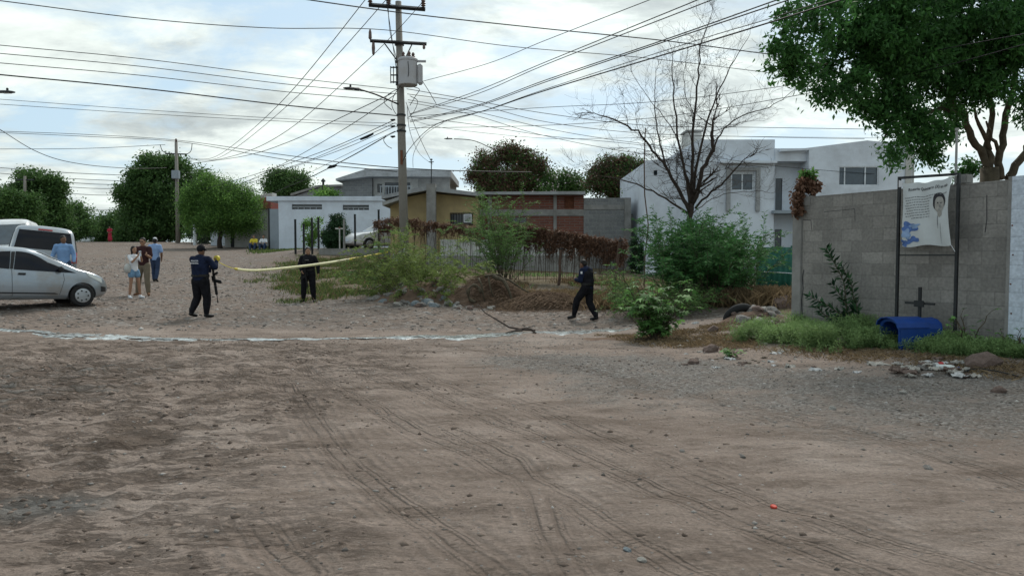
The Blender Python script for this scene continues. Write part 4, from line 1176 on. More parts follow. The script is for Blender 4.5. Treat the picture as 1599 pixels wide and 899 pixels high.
def lp(px, py, Y): return P(px, py, Y) - WP
Yp = WP.y
for path in [[(1320, 515), (1322, 480), (1318, 440), (1300, 405), (1290, 388)], [(1322, 512), (1312, 490), (1290, 475), (1262, 462)], [(1325, 515), (1335, 480), (1330, 445), (1315, 415)],
             [(1322, 515), (1340, 495), (1336, 465)], [(1318, 515), (1305, 500), (1285, 490), (1275, 478)], [(1325, 515), (1330, 500), (1318, 470), (1298, 440)]]:
    leafy([lp(a_, b_, Yp - .02 - .08 * rng.random() + (1320 - a_) * .0085) for a_, b_ in path], .014)
V, Q = leaf_quads(np.array([tuple(p) for p in LPs]), .13, None, .30, .1, np.array([tuple(p) for p in LDs]))
np_mesh('foliage', V, Q, 'leaf_wall', T, rng.random(len(LPs)))
mb.build('stem', 'bark_tan', T)

# dead vine on the wall end
pw = Vector((wa.x, wa.y, 2.4))
T = thing('dead_vine', 'withered brown vine with a few fresh leaves on top of the wall end pillar', 'plant', pw)
bl = px_blobs(pw, 13.9, [(1258, 285, 12, 16), (1268, 290, 12, 14), (1248, 305, 8, 18), (1246, 325, 6, 14)], .6)
crown_mesh('dry_foliage', 'leaf_dead', T, bl, 1700, .085, .07, 14, .6, .8, .2)
crown_mesh('fresh_foliage', 'leaf_castor', T, px_blobs(pw, 13.9, [(1268, 272, 8, 6), (1258, 270, 5, 6)], .6), 90, .10, .05, 8, .6, .3, .2)
mb = MB()
for (a_, b_, c_, d_) in [(1255, 300, 1253, 262), (1266, 300, 1268, 260), (1260, 310, 1280, 285), (1250, 330, 1256, 300)]:
    mb.tube([P(a_, b_, 13.9) - pw, P((a_ + c_) / 2 + 1, (b_ + d_) / 2, 13.9) - pw, P(c_, d_, 13.9) - pw], [.01, .008, .005], 5)
mb.build('stem', 'bark_tan', T)

# castor plant with lobed leaves
def castor(name, label, base, H, nst, nlf, size, m='leaf_castor', group=None, pale=False):
    T = thing(name, label, 'plant', base, group=group)
    mb = MB(); V = []; Fc = []; rn = []
    for s_ in range(nst):
        a_ = rng.random() * 6.28; tip = Vector((math.cos(a_) * H * .75 * rng.random(), math.sin(a_) * H * .35 * rng.random(), H * (.55 + .45 * rng.random())))
        pts = limb_pts((rng.normal() * .05, rng.normal() * .05, 0), tip, 6, .05)
        mb.tube(pts, [.014 * (1 - .6 * i / 6) for i in range(7)], 5)
        for k_ in range(nlf):
            i_ = 1 + int((k_ / nlf) * 5.99); p = pts[min(i_, 6)]
            dr = Vector((rng.normal(), rng.normal(), .5 + .3 * rng.normal())).normalized()
            e_ = p + dr * (.12 + .14 * rng.random()) * (1.2 if H > .8 else .7)
            mb.tube([p, (p + e_) / 2 + Vector((0, 0, .015)), e_], .0035, 3, cap=False)
            nrm_ = (Vector((0, 0, 1)) + Vector((rng.normal(), rng.normal(), 0)) * .35 + dr * .3).normalized()
            u_ = nrm_.orthogonal().normalized(); u_.rotate(Matrix.Rotation(rng.random() * 6.28, 3, nrm_)); v_ = nrm_.cross(u_)
            sz = size * (.55 + .7 * rng.random()); k0 = len(V); V.append(tuple(e_)); nl = 7; ring = []
            for j in range(nl * 2):
                an = math.pi * 2 * j / (nl * 2 + 1.0) + .2
                rr_ = sz * (1.0 if j % 2 == 0 else .42)
                if j % 2 == 0: rr_ *= .75 + .25 * math.cos((j / (nl * 2) - .43) * 5)
                pt = e_ + u_ * math.cos(an) * rr_ + v_ * math.sin(an) * rr_ - nrm_ * (rr_ * rr_ / sz) * .35
                V.append(tuple(pt))
            for j in range(nl * 2 - 1):
                Fc.append((k0, k0 + 1 + j, k0 + 2 + j)); 
            rn += [rng.random()] * (nl * 2 - 1)
    np_mesh('foliage', np.array(V), np.array(Fc), m, T, np.array(rn))
    mb.build('stem', 'leaf_castor' and 'bark_tan', T)
    return T
castor('castor_plant', 'light green castor plant with star shaped leaves beside the water on the road', G(1022, 530), .98, 26, 12, .14)
castor('castor_sprout', 'small pale weed with lobed leaves against the white wall', Vector((6.55, 10.6, .2)), .62, 4, 8, .07)
castor('castor_sprout', 'tiny leafy weed at the far right edge by the white wall', Vector((7.0, 10.2, .2)), .36, 4, 7, .06)
castor('castor_sprout', 'flat clump of fresh green weeds on the dirt below the tyre', GS(1143, 557), .09, 6, 5, .06)

# ---- the big tree top right
Yt = 14.5
base = Vector((X(1545, 17), 17, .3))
T = thing('big_tree', 'huge dark leafy tree overhanging the grey block wall at the upper right', 'tree', base)
bl = []
def bb(px, py, rx, ry, Y): 
    c_ = P(px, py, Y) - base; k_ = Y / F; bl.append(((c_.x, c_.y, c_.z), (rx * k_, rx * k_ * .8, ry * k_)))
for q_ in [(1260, 30, 55, 30, 13), (1240, 75, 34, 22, 13), (1228, 100, 26, 18, 13.2), (1270, 110, 40, 34, 13.4), (1335, 50, 70, 50, 14), (1330, 120, 50, 32, 14), (1400, 30, 80, 50, 14), (1390, 110, 60, 44, 14.2),
           (1400, 160, 50, 26, 14.4), (1385, 185, 28, 22, 14.2), (1372, 215, 16, 16, 14.0), (1395, 232, 24, 14, 14.2), (1445, 195, 42, 26, 14.6), (1450, 240, 20, 16, 14.8), (1430, 80, 80, 60, 15),
           (1480, 125, 66, 50, 15.5), (1520, 40, 90, 60, 15), (1560, 95, 76, 50, 15.5), (1605, 160, 26, 40, 16), (1487, 178, 26, 20, 16.2), (1530, 140, 50, 26, 15), (1620, 60, 80, 80, 15),
           (1600, -60, 120, 80, 16), (1480, -60, 120, 70, 16), (1360, -40, 100, 50, 15), (1525, 262, 22, 14, 18), (1500, 270, 14, 10, 18), (1420, 218, 16, 12, 14.3), (1440, 228, 24, 18, 14.6), (1404, 256, 15, 10, 14.4), (1472, 205, 28, 16, 15), (1350, 165, 22, 16, 14), (1315, 150, 24, 16, 13.7), (1290, 145, 26, 12, 13.4), (1235, 140, 14, 10, 13.1)]: bb(*q_)
b2 = []
for c_, r_ in bl:
    b2.append((c_, tuple(q_ * .80 for q_ in r_)))
    for k_ in range(9):
        d_ = rng.normal(size=3); d_ /= np.linalg.norm(d_); s_ = .16 + .16 * rng.random()
        b2.append((tuple(c_[i_] + d_[i_] * r_[i_] * .98 for i_ in range(3)), tuple(q_ * s_ for q_ in r_)))
crown_mesh('crown', 'leaf_big', T, b2, 105000, .105, .17, 46, .40, .7, .5, flat=1.0)
mb = MB()
fk = P(1545, 262, 17) - base
mb.tube([Vector((0, 0, 0)), Vector((.02, 0, 1.2)), fk], [.26, .22, .19], 12)
def br(path, r0, r1):
    pts = [P(*q_) - base for q_ in path]
    sm = []
    for i in range(len(pts) - 1):
        for k_ in range(3): sm.append(pts[i].lerp(pts[i + 1], k_ / 3) + Vector((rng.normal(), rng.normal(), rng.normal())) * .02)
    sm.append(pts[-1]); n_ = len(sm)
    mb.tube(sm, [r0 + (r1 - r0) * i / (n_ - 1) for i in range(n_)], 8)
br([(1545, 275, 17), (1538, 245, 17), (1518, 215, 16.8), (1505, 180, 16.4), (1480, 150, 16), (1430, 110, 15.5), (1370, 80, 15), (1300, 60, 14)], .095, .03)
br([(1545, 275, 17), (1546, 230, 17), (1550, 180, 17), (1540, 120, 16.6), (1500, 40, 16)], .09, .03)
br([(1560, 278, 17), (1562, 240, 17), (1568, 200, 17), (1580, 140, 16.5), (1600, 60, 16)], .09, .05)
br([(1575, 280, 17), (1592, 250, 17), (1610, 220, 17), (1640, 150, 17)], .10, .06)
br([(1546, 230, 17), (1530, 195, 16.6), (1520, 160, 16.2)], .06, .02)
br([(1505, 180, 16.4), (1470, 170, 15.6), (1430, 180, 15), (1395, 200, 14.4), (1380, 215, 14.1)], .05, .012)
br([(1370, 80, 15), (1310, 95, 14.2), (1260, 100, 13.5), (1225, 100, 13.2)], .035, .01)
br([(1562, 240, 17), (1548, 215, 16.8), (1540, 190, 16.5)], .05, .02); br([(1500, 40, 16), (1430, 20, 15.5), (1330, 20, 14.5)], .05, .02)
br([(1430, 110, 15.5), (1400, 140, 15), (1360, 160, 14.6)], .03, .01)
mb.build('trunk', 'bark_tan', T, smooth=True)
# a second trunk of the same yard tree clump further right is inside the crown

# ---- the bare tree
Yt = 22.6
base = Vector((X(1080, Yt), Yt, gz(X(1080, Yt), Yt) - .1))
T = thing('bare_tree', 'leafless spreading tree standing among green shrubs before the modern white house', 'tree', base)
mt = MB(); tw = MB()
def twig(p, d, L_, r, lvl):
    n_ = 5; pts = [p.copy()]; dd = d.normalized()
    for i in range(n_):
        dd = (dd + Vector((rng.normal(), rng.normal(), rng.normal() * .8 + .10)) * .17).normalized()
        p = p + dd * (L_ / n_); pts.append(p.copy())
    tw.tube(pts, [max(r * (1 - .8 * i / n_), .0022) for i in range(n_ + 1)], 3, cap=False)
    if lvl > 0:
        for k_ in range(rng.integers(4, 6)):
            i = rng.integers(1, n_ + 1)
            o_ = (dd + Vector((rng.normal(), rng.normal(), rng.normal() * .7 + .2)) * .75)
            twig(pts[i], o_, L_ * (.45 + .35 * rng.random()), r * .6, lvl - 1)
def limb(path, r0, r1, dens=1.0, dy=0.0):
    n_ = len(path); pts = []
    for i, (a_, b_) in enumerate(path): pts.append(P(a_, b_, Yt + dy * i / (n_ - 1)) - base)
    sm = []
    for i in range(n_ - 1):
        for k_ in range(4): sm.append(pts[i].lerp(pts[i + 1], k_ / 4) + Vector((rng.normal(), rng.normal(), rng.normal())) * .018)
    sm.append(pts[-1]); m_ = len(sm)
    rad = [.82 * (r0 + (r1 - r0) * (i / (m_ - 1)) ** .7) for i in range(m_)]
    mt.tube(sm, rad, 7)
    for i in range(2, m_):
        if rng.random() < .85 * dens:
            t_ = (sm[i] - sm[i - 1]).normalized()
            o_ = t_ * .6 + Vector((rng.normal(), rng.normal(), rng.normal() * .5 + .25)) * .8
            twig(sm[i], o_, .5 + .7 * rng.random(), rad[i] * .28 + .002, 2)
    twig(sm[-1], sm[-1] - sm[-2], .8, r1 * .8, 2)
limb([(1080, 460), (1078, 400), (1078, 350), (1079, 318)], .13, .10, 0)
limb([(1077, 330), (1058, 292), (1040, 260), (1020, 235), (995, 205), (965, 188), (935, 180)], .085, .02)
limb([(1040, 260), (1028, 215), (1022, 170), (1024, 120)], .04, .012, .8, .8)
limb([(1078, 320), (1070, 270), (1058, 215), (1052, 150), (1050, 95)], .075, .014, .9, -1)
limb([(1080, 320), (1080, 260), (1083, 190), (1090, 120), (1093, 70), (1112, 20)], .085, .01, 1, .3)
limb([(1081, 320), (1090, 250), (1100, 200), (1118, 150), (1140, 105), (1168, 60)], .07, .010, 1, 1.2)
limb([(1083, 320), (1098, 262), (1112, 235), (1112, 205)], .09, .06, .5, -.3)
limb([(1112, 235), (1130, 200), (1160, 180), (1200, 168), (1228, 150)], .035, .01, 1, -.8)
limb([(1075, 335), (1040, 310), (1000, 288), (965, 280), (930, 272)], .05, .012, .8, .8)
limb([(1085, 325), (1110, 300), (1130, 285), (1150, 262)], .045, .03, .6, -.8)
limb([(1080, 335), (1110, 310), (1150, 300), (1190, 298)], .02, .008, .7, .5)
limb([(1083, 180), (1070, 150), (1068, 110)], .02, .008, .8, -.5)
limb([(1058, 215), (1035, 180), (1010, 150), (990, 120)], .02, .008, .8, .5)
mt.build('trunk', 'bark_dark', T, smooth=True)
tw.build('branch', 'bark_dark', T)

# ---- ground cover
def blades(name, label, pts, h, wd, m, kind='stuff', lean=.35, parent=None):
    n_ = len(pts); 
    a_ = rng.random(n_) * 6.28; hh = h * (.5 + .8 * rng.random(n_))
    pts = np.asarray(pts)
    dx = np.cos(a_) * wd; dy = np.sin(a_) * wd
    lx = rng.normal(size=n_) * lean * hh; ly = rng.normal(size=n_) * lean * hh
    b1 = pts + np.stack([-dx, -dy, 0 * dx], 1); b2 = pts + np.stack([dx, dy, 0 * dx], 1)
    m1 = pts + np.stack([dx * .7 + lx * .4, dy * .7 + ly * .4, hh * .6], 1); tp = pts + np.stack([lx, ly, hh], 1)
    V = np.stack([b1, b2, m1, tp], 1).reshape(-1, 3)
    o = np_mesh(name, V, np.arange(4 * n_).reshape(n_, 4), m, parent, rng.random(n_))
    if label: tag(o, label, 'grass', kind=kind)
    else: tag(o, kind=kind)
    return o
def scatter(n, x0, x1, y0, y1, dens=None, clumps=None):
    x = x0 + (x1 - x0) * rng.random(n); y = y0 + (y1 - y0) * rng.random(n)
    if dens is not None:
        k_ = rng.random(n) < dens(x, y); x, y = x[k_], y[k_]
    z = np.array([surf(a_, b_) for a_, b_ in zip(x, y)]) - .01
    return np.stack([x, y, z], 1)
def dens_verge(x, y):
    u = 799.5 + x / y * F
    edge = fbm(x, y, .6, 3, 50)
    m_ = np.clip((u - 400 + (edge - .5) * 160 - 0) / 60, 0, 1) * np.clip((655 - u) / 30, 0, 1)
    m_ *= np.clip((y - 23.3 + (u - 640) * -.004 + (edge - .5) * 3) / 1.5, 0, 1)
    return m_ * np.clip((fbm(x, y, .9, 3, 51) - .36) * 5, 0, 1)
blades('verge_grass', 'short patchy green grass on the bank behind the middle officer', scatter(90000, -14, -2.5, 22.5, 38, dens_verge), .13, .012, 'grass_green')
blades('verge_weeds', 'thin yellowing grass among the green on the bank', scatter(22000, -14, -2.5, 22.5, 38, lambda x, y: dens_verge(x, y) * .6 + .04 * (x > -9)), .17, .009, 'grass_dry')
blades('roadside_grass', 'strip of green grass beyond the road in front of the parked trees', scatter(16000, -26, -13, 44, 58, lambda x, y: np.clip((fbm(x, y, .5, 3, 52) - .4) * 5, 0, 1) * np.clip((x / y + .36) / .03, 0, 1)), .14, .03, 'grass_green')
def dens_plot(x, y):
    return np.clip((fbm(x, y, .8, 3, 60) - .42) * 5, 0, 1) * np.clip((y - 22) / .8, 0, 1) * np.clip((x + 1.5) / 1.0, 0, 1)
blades('dry_grass', 'dry tan and green grass over the empty plot in front of the brick building', scatter(30000, -2, 6, 21.8, 30, dens_plot), .16, .010, 'grass_dry')
blades('plot_grass', 'sparse green weeds over the empty plot', scatter(12000, -2, 8, 21.8, 32, lambda x, y: dens_plot(x, y) * np.clip((fbm(x, y, 1.1, 3, 61) - .45) * 6, 0, 1)), .18, .012, 'grass_weed')
# tall tan grass by the shrubs
q1 = [];
def gauss_pts(px, py, Y, rx, ry, n_):
    x = X(px, Y) + rng.normal(size=n_) * rx; y = Y + rng.normal(size=n_) * ry
    z = np.array([surf(a_, b_) for a_, b_ in zip(x, y)]) - .02
    return np.stack([x, y, z], 1)
blades('tall_dry_grass', 'tall tan dry grass at the foot of the green fence and shrubs', np.concatenate([gauss_pts(1150, 465, 20.8, .7, .35, 7000), gauss_pts(1200, 470, 20.5, .45, .4, 5000)]), .38, .006, 'grass_dry', lean=.5)
blades('tall_dry_grass', 'fine dry grass left of the walking officer', np.concatenate([gauss_pts(880, 465, 22.6, .8, .4, 6000), gauss_pts(970, 465, 21.8, .6, .4, 3500)]), .30, .006, 'grass_dry', lean=.45)
# weeds at the foot of the block wall
def wallpts(n_, u0, u1, o0, o1, jit=False):
    u = u0 + (u1 - u0) * rng.random(n_); o = o0 + (o1 - o0) * rng.random(n_)
    k_ = rng.random(n_) < np.clip((fbm(u * 2, o * 2, 1.2, 3, 66) - .40) * 4, 0, 1) * np.clip((o1 - o) / (o1 * .35), 0, 1); u, o = u[k_], o[k_]
    dx, dy = math.cos(ang), math.sin(ang)
    x = wa.x + dx * u + dy * o; y = wa.y + dy * u - dx * o
    z = np.array([surf(a_, b_) for a_, b_ in zip(x, y)]) - .015
    return np.stack([x, y, z], 1)
def weeds(name, label, P_, h, n_per, ls):
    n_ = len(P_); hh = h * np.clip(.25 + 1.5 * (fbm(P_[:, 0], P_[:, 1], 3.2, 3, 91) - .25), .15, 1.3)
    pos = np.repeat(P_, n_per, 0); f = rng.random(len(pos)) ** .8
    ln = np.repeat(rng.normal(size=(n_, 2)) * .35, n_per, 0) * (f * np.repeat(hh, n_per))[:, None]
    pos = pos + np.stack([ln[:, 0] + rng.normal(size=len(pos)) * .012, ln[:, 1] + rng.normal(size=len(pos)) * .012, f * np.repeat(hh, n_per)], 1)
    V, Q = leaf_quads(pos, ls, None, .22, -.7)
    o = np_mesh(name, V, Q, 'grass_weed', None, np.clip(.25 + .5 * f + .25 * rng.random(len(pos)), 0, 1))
    tag(o, label, 'weeds', kind='stuff')
weeds('wall_weeds', 'bushy green weeds at the foot of the grey block wall around the blue box', wallpts(26000, .15, 2.35, .10, 2.0, True), .42, 9, .045)
weeds('wall_weeds', 'green weeds below the white block wall', wallpts(9000, 2.3, 5.0, .05, 1.2, True), .27, 9, .045)
blades('litter_straw', 'dry straw and leaf litter around the rubbish heap at the foot of the weeds', scatter(30000, 3.5, 7.2, 8.6, 12.4, lambda x, y: np.clip((fbm(x, y, 1.5, 3, 77) - .36) * 6, 0, 1) * np.clip(1 - np.abs((y - 14.0 + 1.83 * (x - 5.36)) * .48 + 1.55) / .8, 0, 1)), .05, .006, 'grass_dry', lean=1.1)
blades('litter_grass', 'thin yellow grass around the castor plant and litter', scatter(26000, 1.5, 5.4, 12.2, 15.3, lambda x, y: np.clip((fbm(x, y, 1.3, 3, 70) - .45) * 6, 0, 1) * np.clip((x - 2.0 + (15 - y) * -.5 + .6) / .6, 0, 1)), .055, .007, 'grass_dry', lean=.8)

# ---- dry vine fence in front of the yellow and brick houses
def vine_fence(label, p_a, p_b, band, n_, legs, tall=None):
    (pa, ya), (pb, yb) = p_a, p_b
    A_ = Vector((X(pa, ya), ya, 0)); B_ = Vector((X(pb, yb), yb, 0)); A_.z = gz(A_.x, A_.y); B_.z = gz(B_.x, B_.y)
    T = thing('vine_fence', label, 'fence', A_, group=None)
    L_ = (B_ - A_)
    f = rng.random(n_)
    top = np.interp(f, [q_[0] for q_ in band], [q_[1] for q_ in band]); bot = np.interp(f, [q_[0] for q_ in band], [q_[2] for q_ in band])
    yy = ya + (yb - ya) * f
    g_ = fbm(f * 9, f * 0, 6, 4, 81) - .5
    zt_ = CAMZ + (HOR - top) / F * yy; zb_ = CAMZ + (HOR - bot) / F * yy + g_ * .9; zt_ = zt_ + (fbm(f * 12, f * 0, 5, 3, 88) - .5) * .25
    zz_ = zb_ + (zt_ - zb_) * rng.random(n_) ** .8
    pos = np.stack([L_.x * f, L_.y * f + rng.normal(size=n_) * .08, zz_ - A_.z], 1)
    V, Q = leaf_quads(pos, .13, None, .22, .9)
    np_mesh('dry_vine', V, Q, 'leaf_dead', T, np.clip(rng.random(n_) * .6 + .4 * vnoise(f * 40, zz_, 3, 5), 0, 1))
    mb = MB(); legs = int(legs * 1.5)
    for k_ in range(legs):
        f_ = (k_ + .5 + rng.normal() * .2) / legs; x_, y_ = L_.x * f_, L_.y * f_
        z0_ = gz(A_.x + x_, A_.y + y_) - A_.z; t_ = np.interp(f_, [q_[0] for q_ in band], [q_[1] for q_ in band])
        zt1 = CAMZ + (HOR - t_) / F * (ya + (yb - ya) * f_) - A_.z
        z0_ += (zt1 - z0_) * .35 * max(0, rng.random() - .45)
        mb.tube([(x_, y_, z0_), (x_ + rng.normal() * .07, y_, (z0_ + zt1) / 2), (x_ + rng.normal() * .10, y_, zt1 - .05)], .006 + .009 * rng.random() ** 3, 4)
    for k_ in range(int(n_ / 28)):
        f_ = rng.random(); x_, y_ = L_.x * f_, L_.y * f_ - .06
        b_ = np.interp(f_, [q_[0] for q_ in band], [q_[2] for q_ in band]); zc = CAMZ + (HOR - b_) / F * (ya + (yb - ya) * f_) - A_.z
        l_ = .15 + .5 * rng.random() ** 2
        mb.tube([(x_, y_, zc + .1), (x_ + rng.normal() * .05, y_, zc - l_ * .5), (x_ + rng.normal() * .08, y_, zc - l_)], .004, 3, cap=False)
    st = mb.build('dry_stem', 'bark', T)
    st['kind'] = 'stuff'
    return T
vine_fence('band of dry rust brown vine on stakes in front of the yellow house', (584, 31.5), (752, 29.8), [(0, 345, 362), (.25, 338, 360), (.6, 348, 362), (1, 355, 372)], 4800, 30)
vine_fence('sagging dry rust brown vine fence in front of the brick building', (765, 29.6), (978, 25.5), [(0, 348, 378), (.2, 350, 380), (.5, 358, 392), (.8, 370, 402), (1, 376, 405)], 15000, 44)
for i, (px, pt, pb, Y, lean, lb) in enumerate([(874, 385, 438, 26.4, .05, 'rough timber fence post leaning beside the dry vine fence'), (963, 372, 442, 24.5, .12, 'dark leaning fence post at the right end of the dry vine fence'),
                                       (1006, 200, 420, 26, 0, 'thin tall bare pole rising beside the olive shrub')]):
    x = X(px, Y); z0 = gz(x, Y) - .1
    T = thing('timber_post', lb, 'post', (x, Y, z0))
    H_ = Z(pt, Y) - z0; r_ = .05 if i < 2 else .022
    MB().tube(limb_pts((-lean, 0, 0), (lean, 0, H_), 5, .012), [r_ * 1.1, r_, r_, r_, r_, r_ * .9], 7).build('post', 'wood_post', T)
    if i < 2: MB().tube([(lean - .08, -.05, H_ - .1), (lean + .09, -.06, H_ - .06)], .02, 5).build('wire_tie', 'dark_steel', T)
# fence wires across the plot
T = thing('fence_wire', 'slack rusty wires strung between the timber posts of the plot', 'wire', (0, 0, 0))
mb = MB()
for dz in (.25, .5):
    a_ = Vector((X(760, 27), 27, gz(X(760, 27), 27) + dz)); c_ = Vector((X(874, 26.4), 26.4, gz(X(874, 26.4), 26.4) + dz)); e_ = Vector((X(963, 24.5), 24.5, gz(X(963, 24.5), 24.5) + dz))
    mb.tube([a_, (a_ + c_) / 2 - Vector((0, 0, .05)), c_, (c_ + e_) / 2 - Vector((0, 0, .05)), e_], .008, 4)
mb.build('wire', 'rust', T)

# ---- mounds, roots and straw
def mound(name, label, cx, cy, rx, ry, h, m, seed, cat='mound', tw_=1.0):
    n_ = 46; us = np.linspace(-1.15, 1.15, n_); U, Vv = np.meshgrid(us, us)
    r2 = np.sqrt(U ** 2 + Vv ** 2)
    H_ = h * np.clip(1 - r2 ** 1.6, -0.2, 1) * (.7 + .6 * fbm(U + seed, Vv, 1.6, 4, seed)) + h * .25 * (fbm(U, Vv + seed, 5, 3, seed + 3) - .5) * (r2 < 1)
    Xx = U * rx; Yy_ = Vv * ry
    Zz = np.array([surf(cx + a_, cy + b_) for a_, b_ in zip(Xx.ravel(), Yy_.ravel())]).reshape(Xx.shape) - gz(cx, cy) + H_ - .03
    ii = np.arange(n_ * n_).reshape(n_, n_)
    o = np_mesh(name, np.stack([Xx, Yy_, Zz], -1).reshape(-1, 3), np.stack([ii[:-1, :-1], ii[:-1, 1:], ii[1:, 1:], ii[1:, :-1]], -1).reshape(-1, 4), m, smooth=True)
    o.location = (cx, cy, gz(cx, cy))
    o['kind'] = 'structure'
    def top(x, y):
        j = int(np.clip(((x - cx) / rx + 1.15) / 2.3 * (n_ - 1), 0, n_ - 1)); i = int(np.clip(((y - cy) / ry + 1.15) / 2.3 * (n_ - 1), 0, n_ - 1))
        return gz(cx, cy) + Zz[i, j]
    return o, top
_, top1 = mound('earth_bank', '', -2.6, 23.3, 1.9, 1.3, .55, 'dirt', 2)
_, top2 = mound('earth_bank', '', -.75, 22.6, 1.3, 1.0, .66, 'dirt', 4)
_, top3 = mound('earth_bank', '', .9, 21.6, 1.35, .7, .30, 'dirt', 7)
_, top4 = mound('earth_bank', '', 5.0, 15.4, .75, .42, .24, 'dirt', 9)
_, top5 = mound('earth_bank', '', 2.0, 14.4, 1.2, .5, .05, 'dirt', 11)
def straw_pile(label, cx, cy, rx, ry, topf, n_, m='straw', L_=.45, cat='straw'):
    T = thing('straw_pile', label, cat, (cx, cy, gz(cx, cy)))
    V = []; Fq = []
    mb = MB()
    for i in range(n_):
        x = cx + rng.normal() * rx * .5; y = cy + rng.normal() * ry * .5
        z = topf(x, y) + .02 + .10 * rng.random()
        a_ = rng.normal() * .5 + .15; l_ = L_ * (.4 + rng.random())
        dx, dy = math.cos(a_) * l_ * .5, math.sin(a_) * l_ * .5
        p = [Vector((x - dx - cx, y - dy - cy, z - gz(cx, cy) - .05)), Vector((x - cx, y - cy, z - gz(cx, cy) + .06 * rng.random())), Vector((x + dx - cx, y + dy - cy, z - gz(cx, cy) - .07 * rng.random()))]
        mb.tube(p, .004 + .004 * rng.random(), 3, cap=False)
    o = mb.build('straw', m, T); o['kind'] = 'stuff'
straw_pile('flat heap of reddish brown straw left of the walking officer', .95, 21.5, 1.5, .7, top3, 2200)
straw_pile('dry brown straw draped over the earth heap with the roots', -.3, 22.3, 1.1, .7, top2, 1300)
T = thing('root_stump', 'weathered uprooted stump with curling roots on the earth heap', 'stump', (-1.1, 22.0, .25))
mb = MB()
for path, r_ in [([(.55, 0, .75), (.85, -.1, .62), (1.0, -.15, .35), (1.08, -.2, .1), (1.2, -.25, -.02)], .07), ([(.3, .1, .75), (.75, 0, .80), (.95, -.05, .55), (1.02, -.1, .3)], .045),
                 ([(.1, 0, .7), (.2, -.15, .5), (.25, -.2, .2), (.3, -.2, 0)], .035), ([(.6, 0, .7), (1.0, .1, .65), (1.4, 0, .38), (1.75, -.1, .2)], .04), ([(.4, 0, .72), (.45, -.2, .45), (.55, -.25, .15)], .03)]:
    mb.tube(limb_pts(path[0], path[1], 2, .04) + [Vector(p) for p in path[2:]], [r_ * (1 - .12 * i) for i in range(len(path) + 1)], 7)
mb.build('root', 'bark_tan', T, smooth=True)
MB().tube([(.0 + .19 * math.cos(q_ * .35), -.32 - .03 * math.sin(q_), .26 + .24 * math.sin(q_ * .35)) for q_ in range(15)], [.045 + .02 * math.sin(q_ * 1.7) for q_ in range(15)], 7).build('stump_ring', 'bark_tan', T, smooth=True)
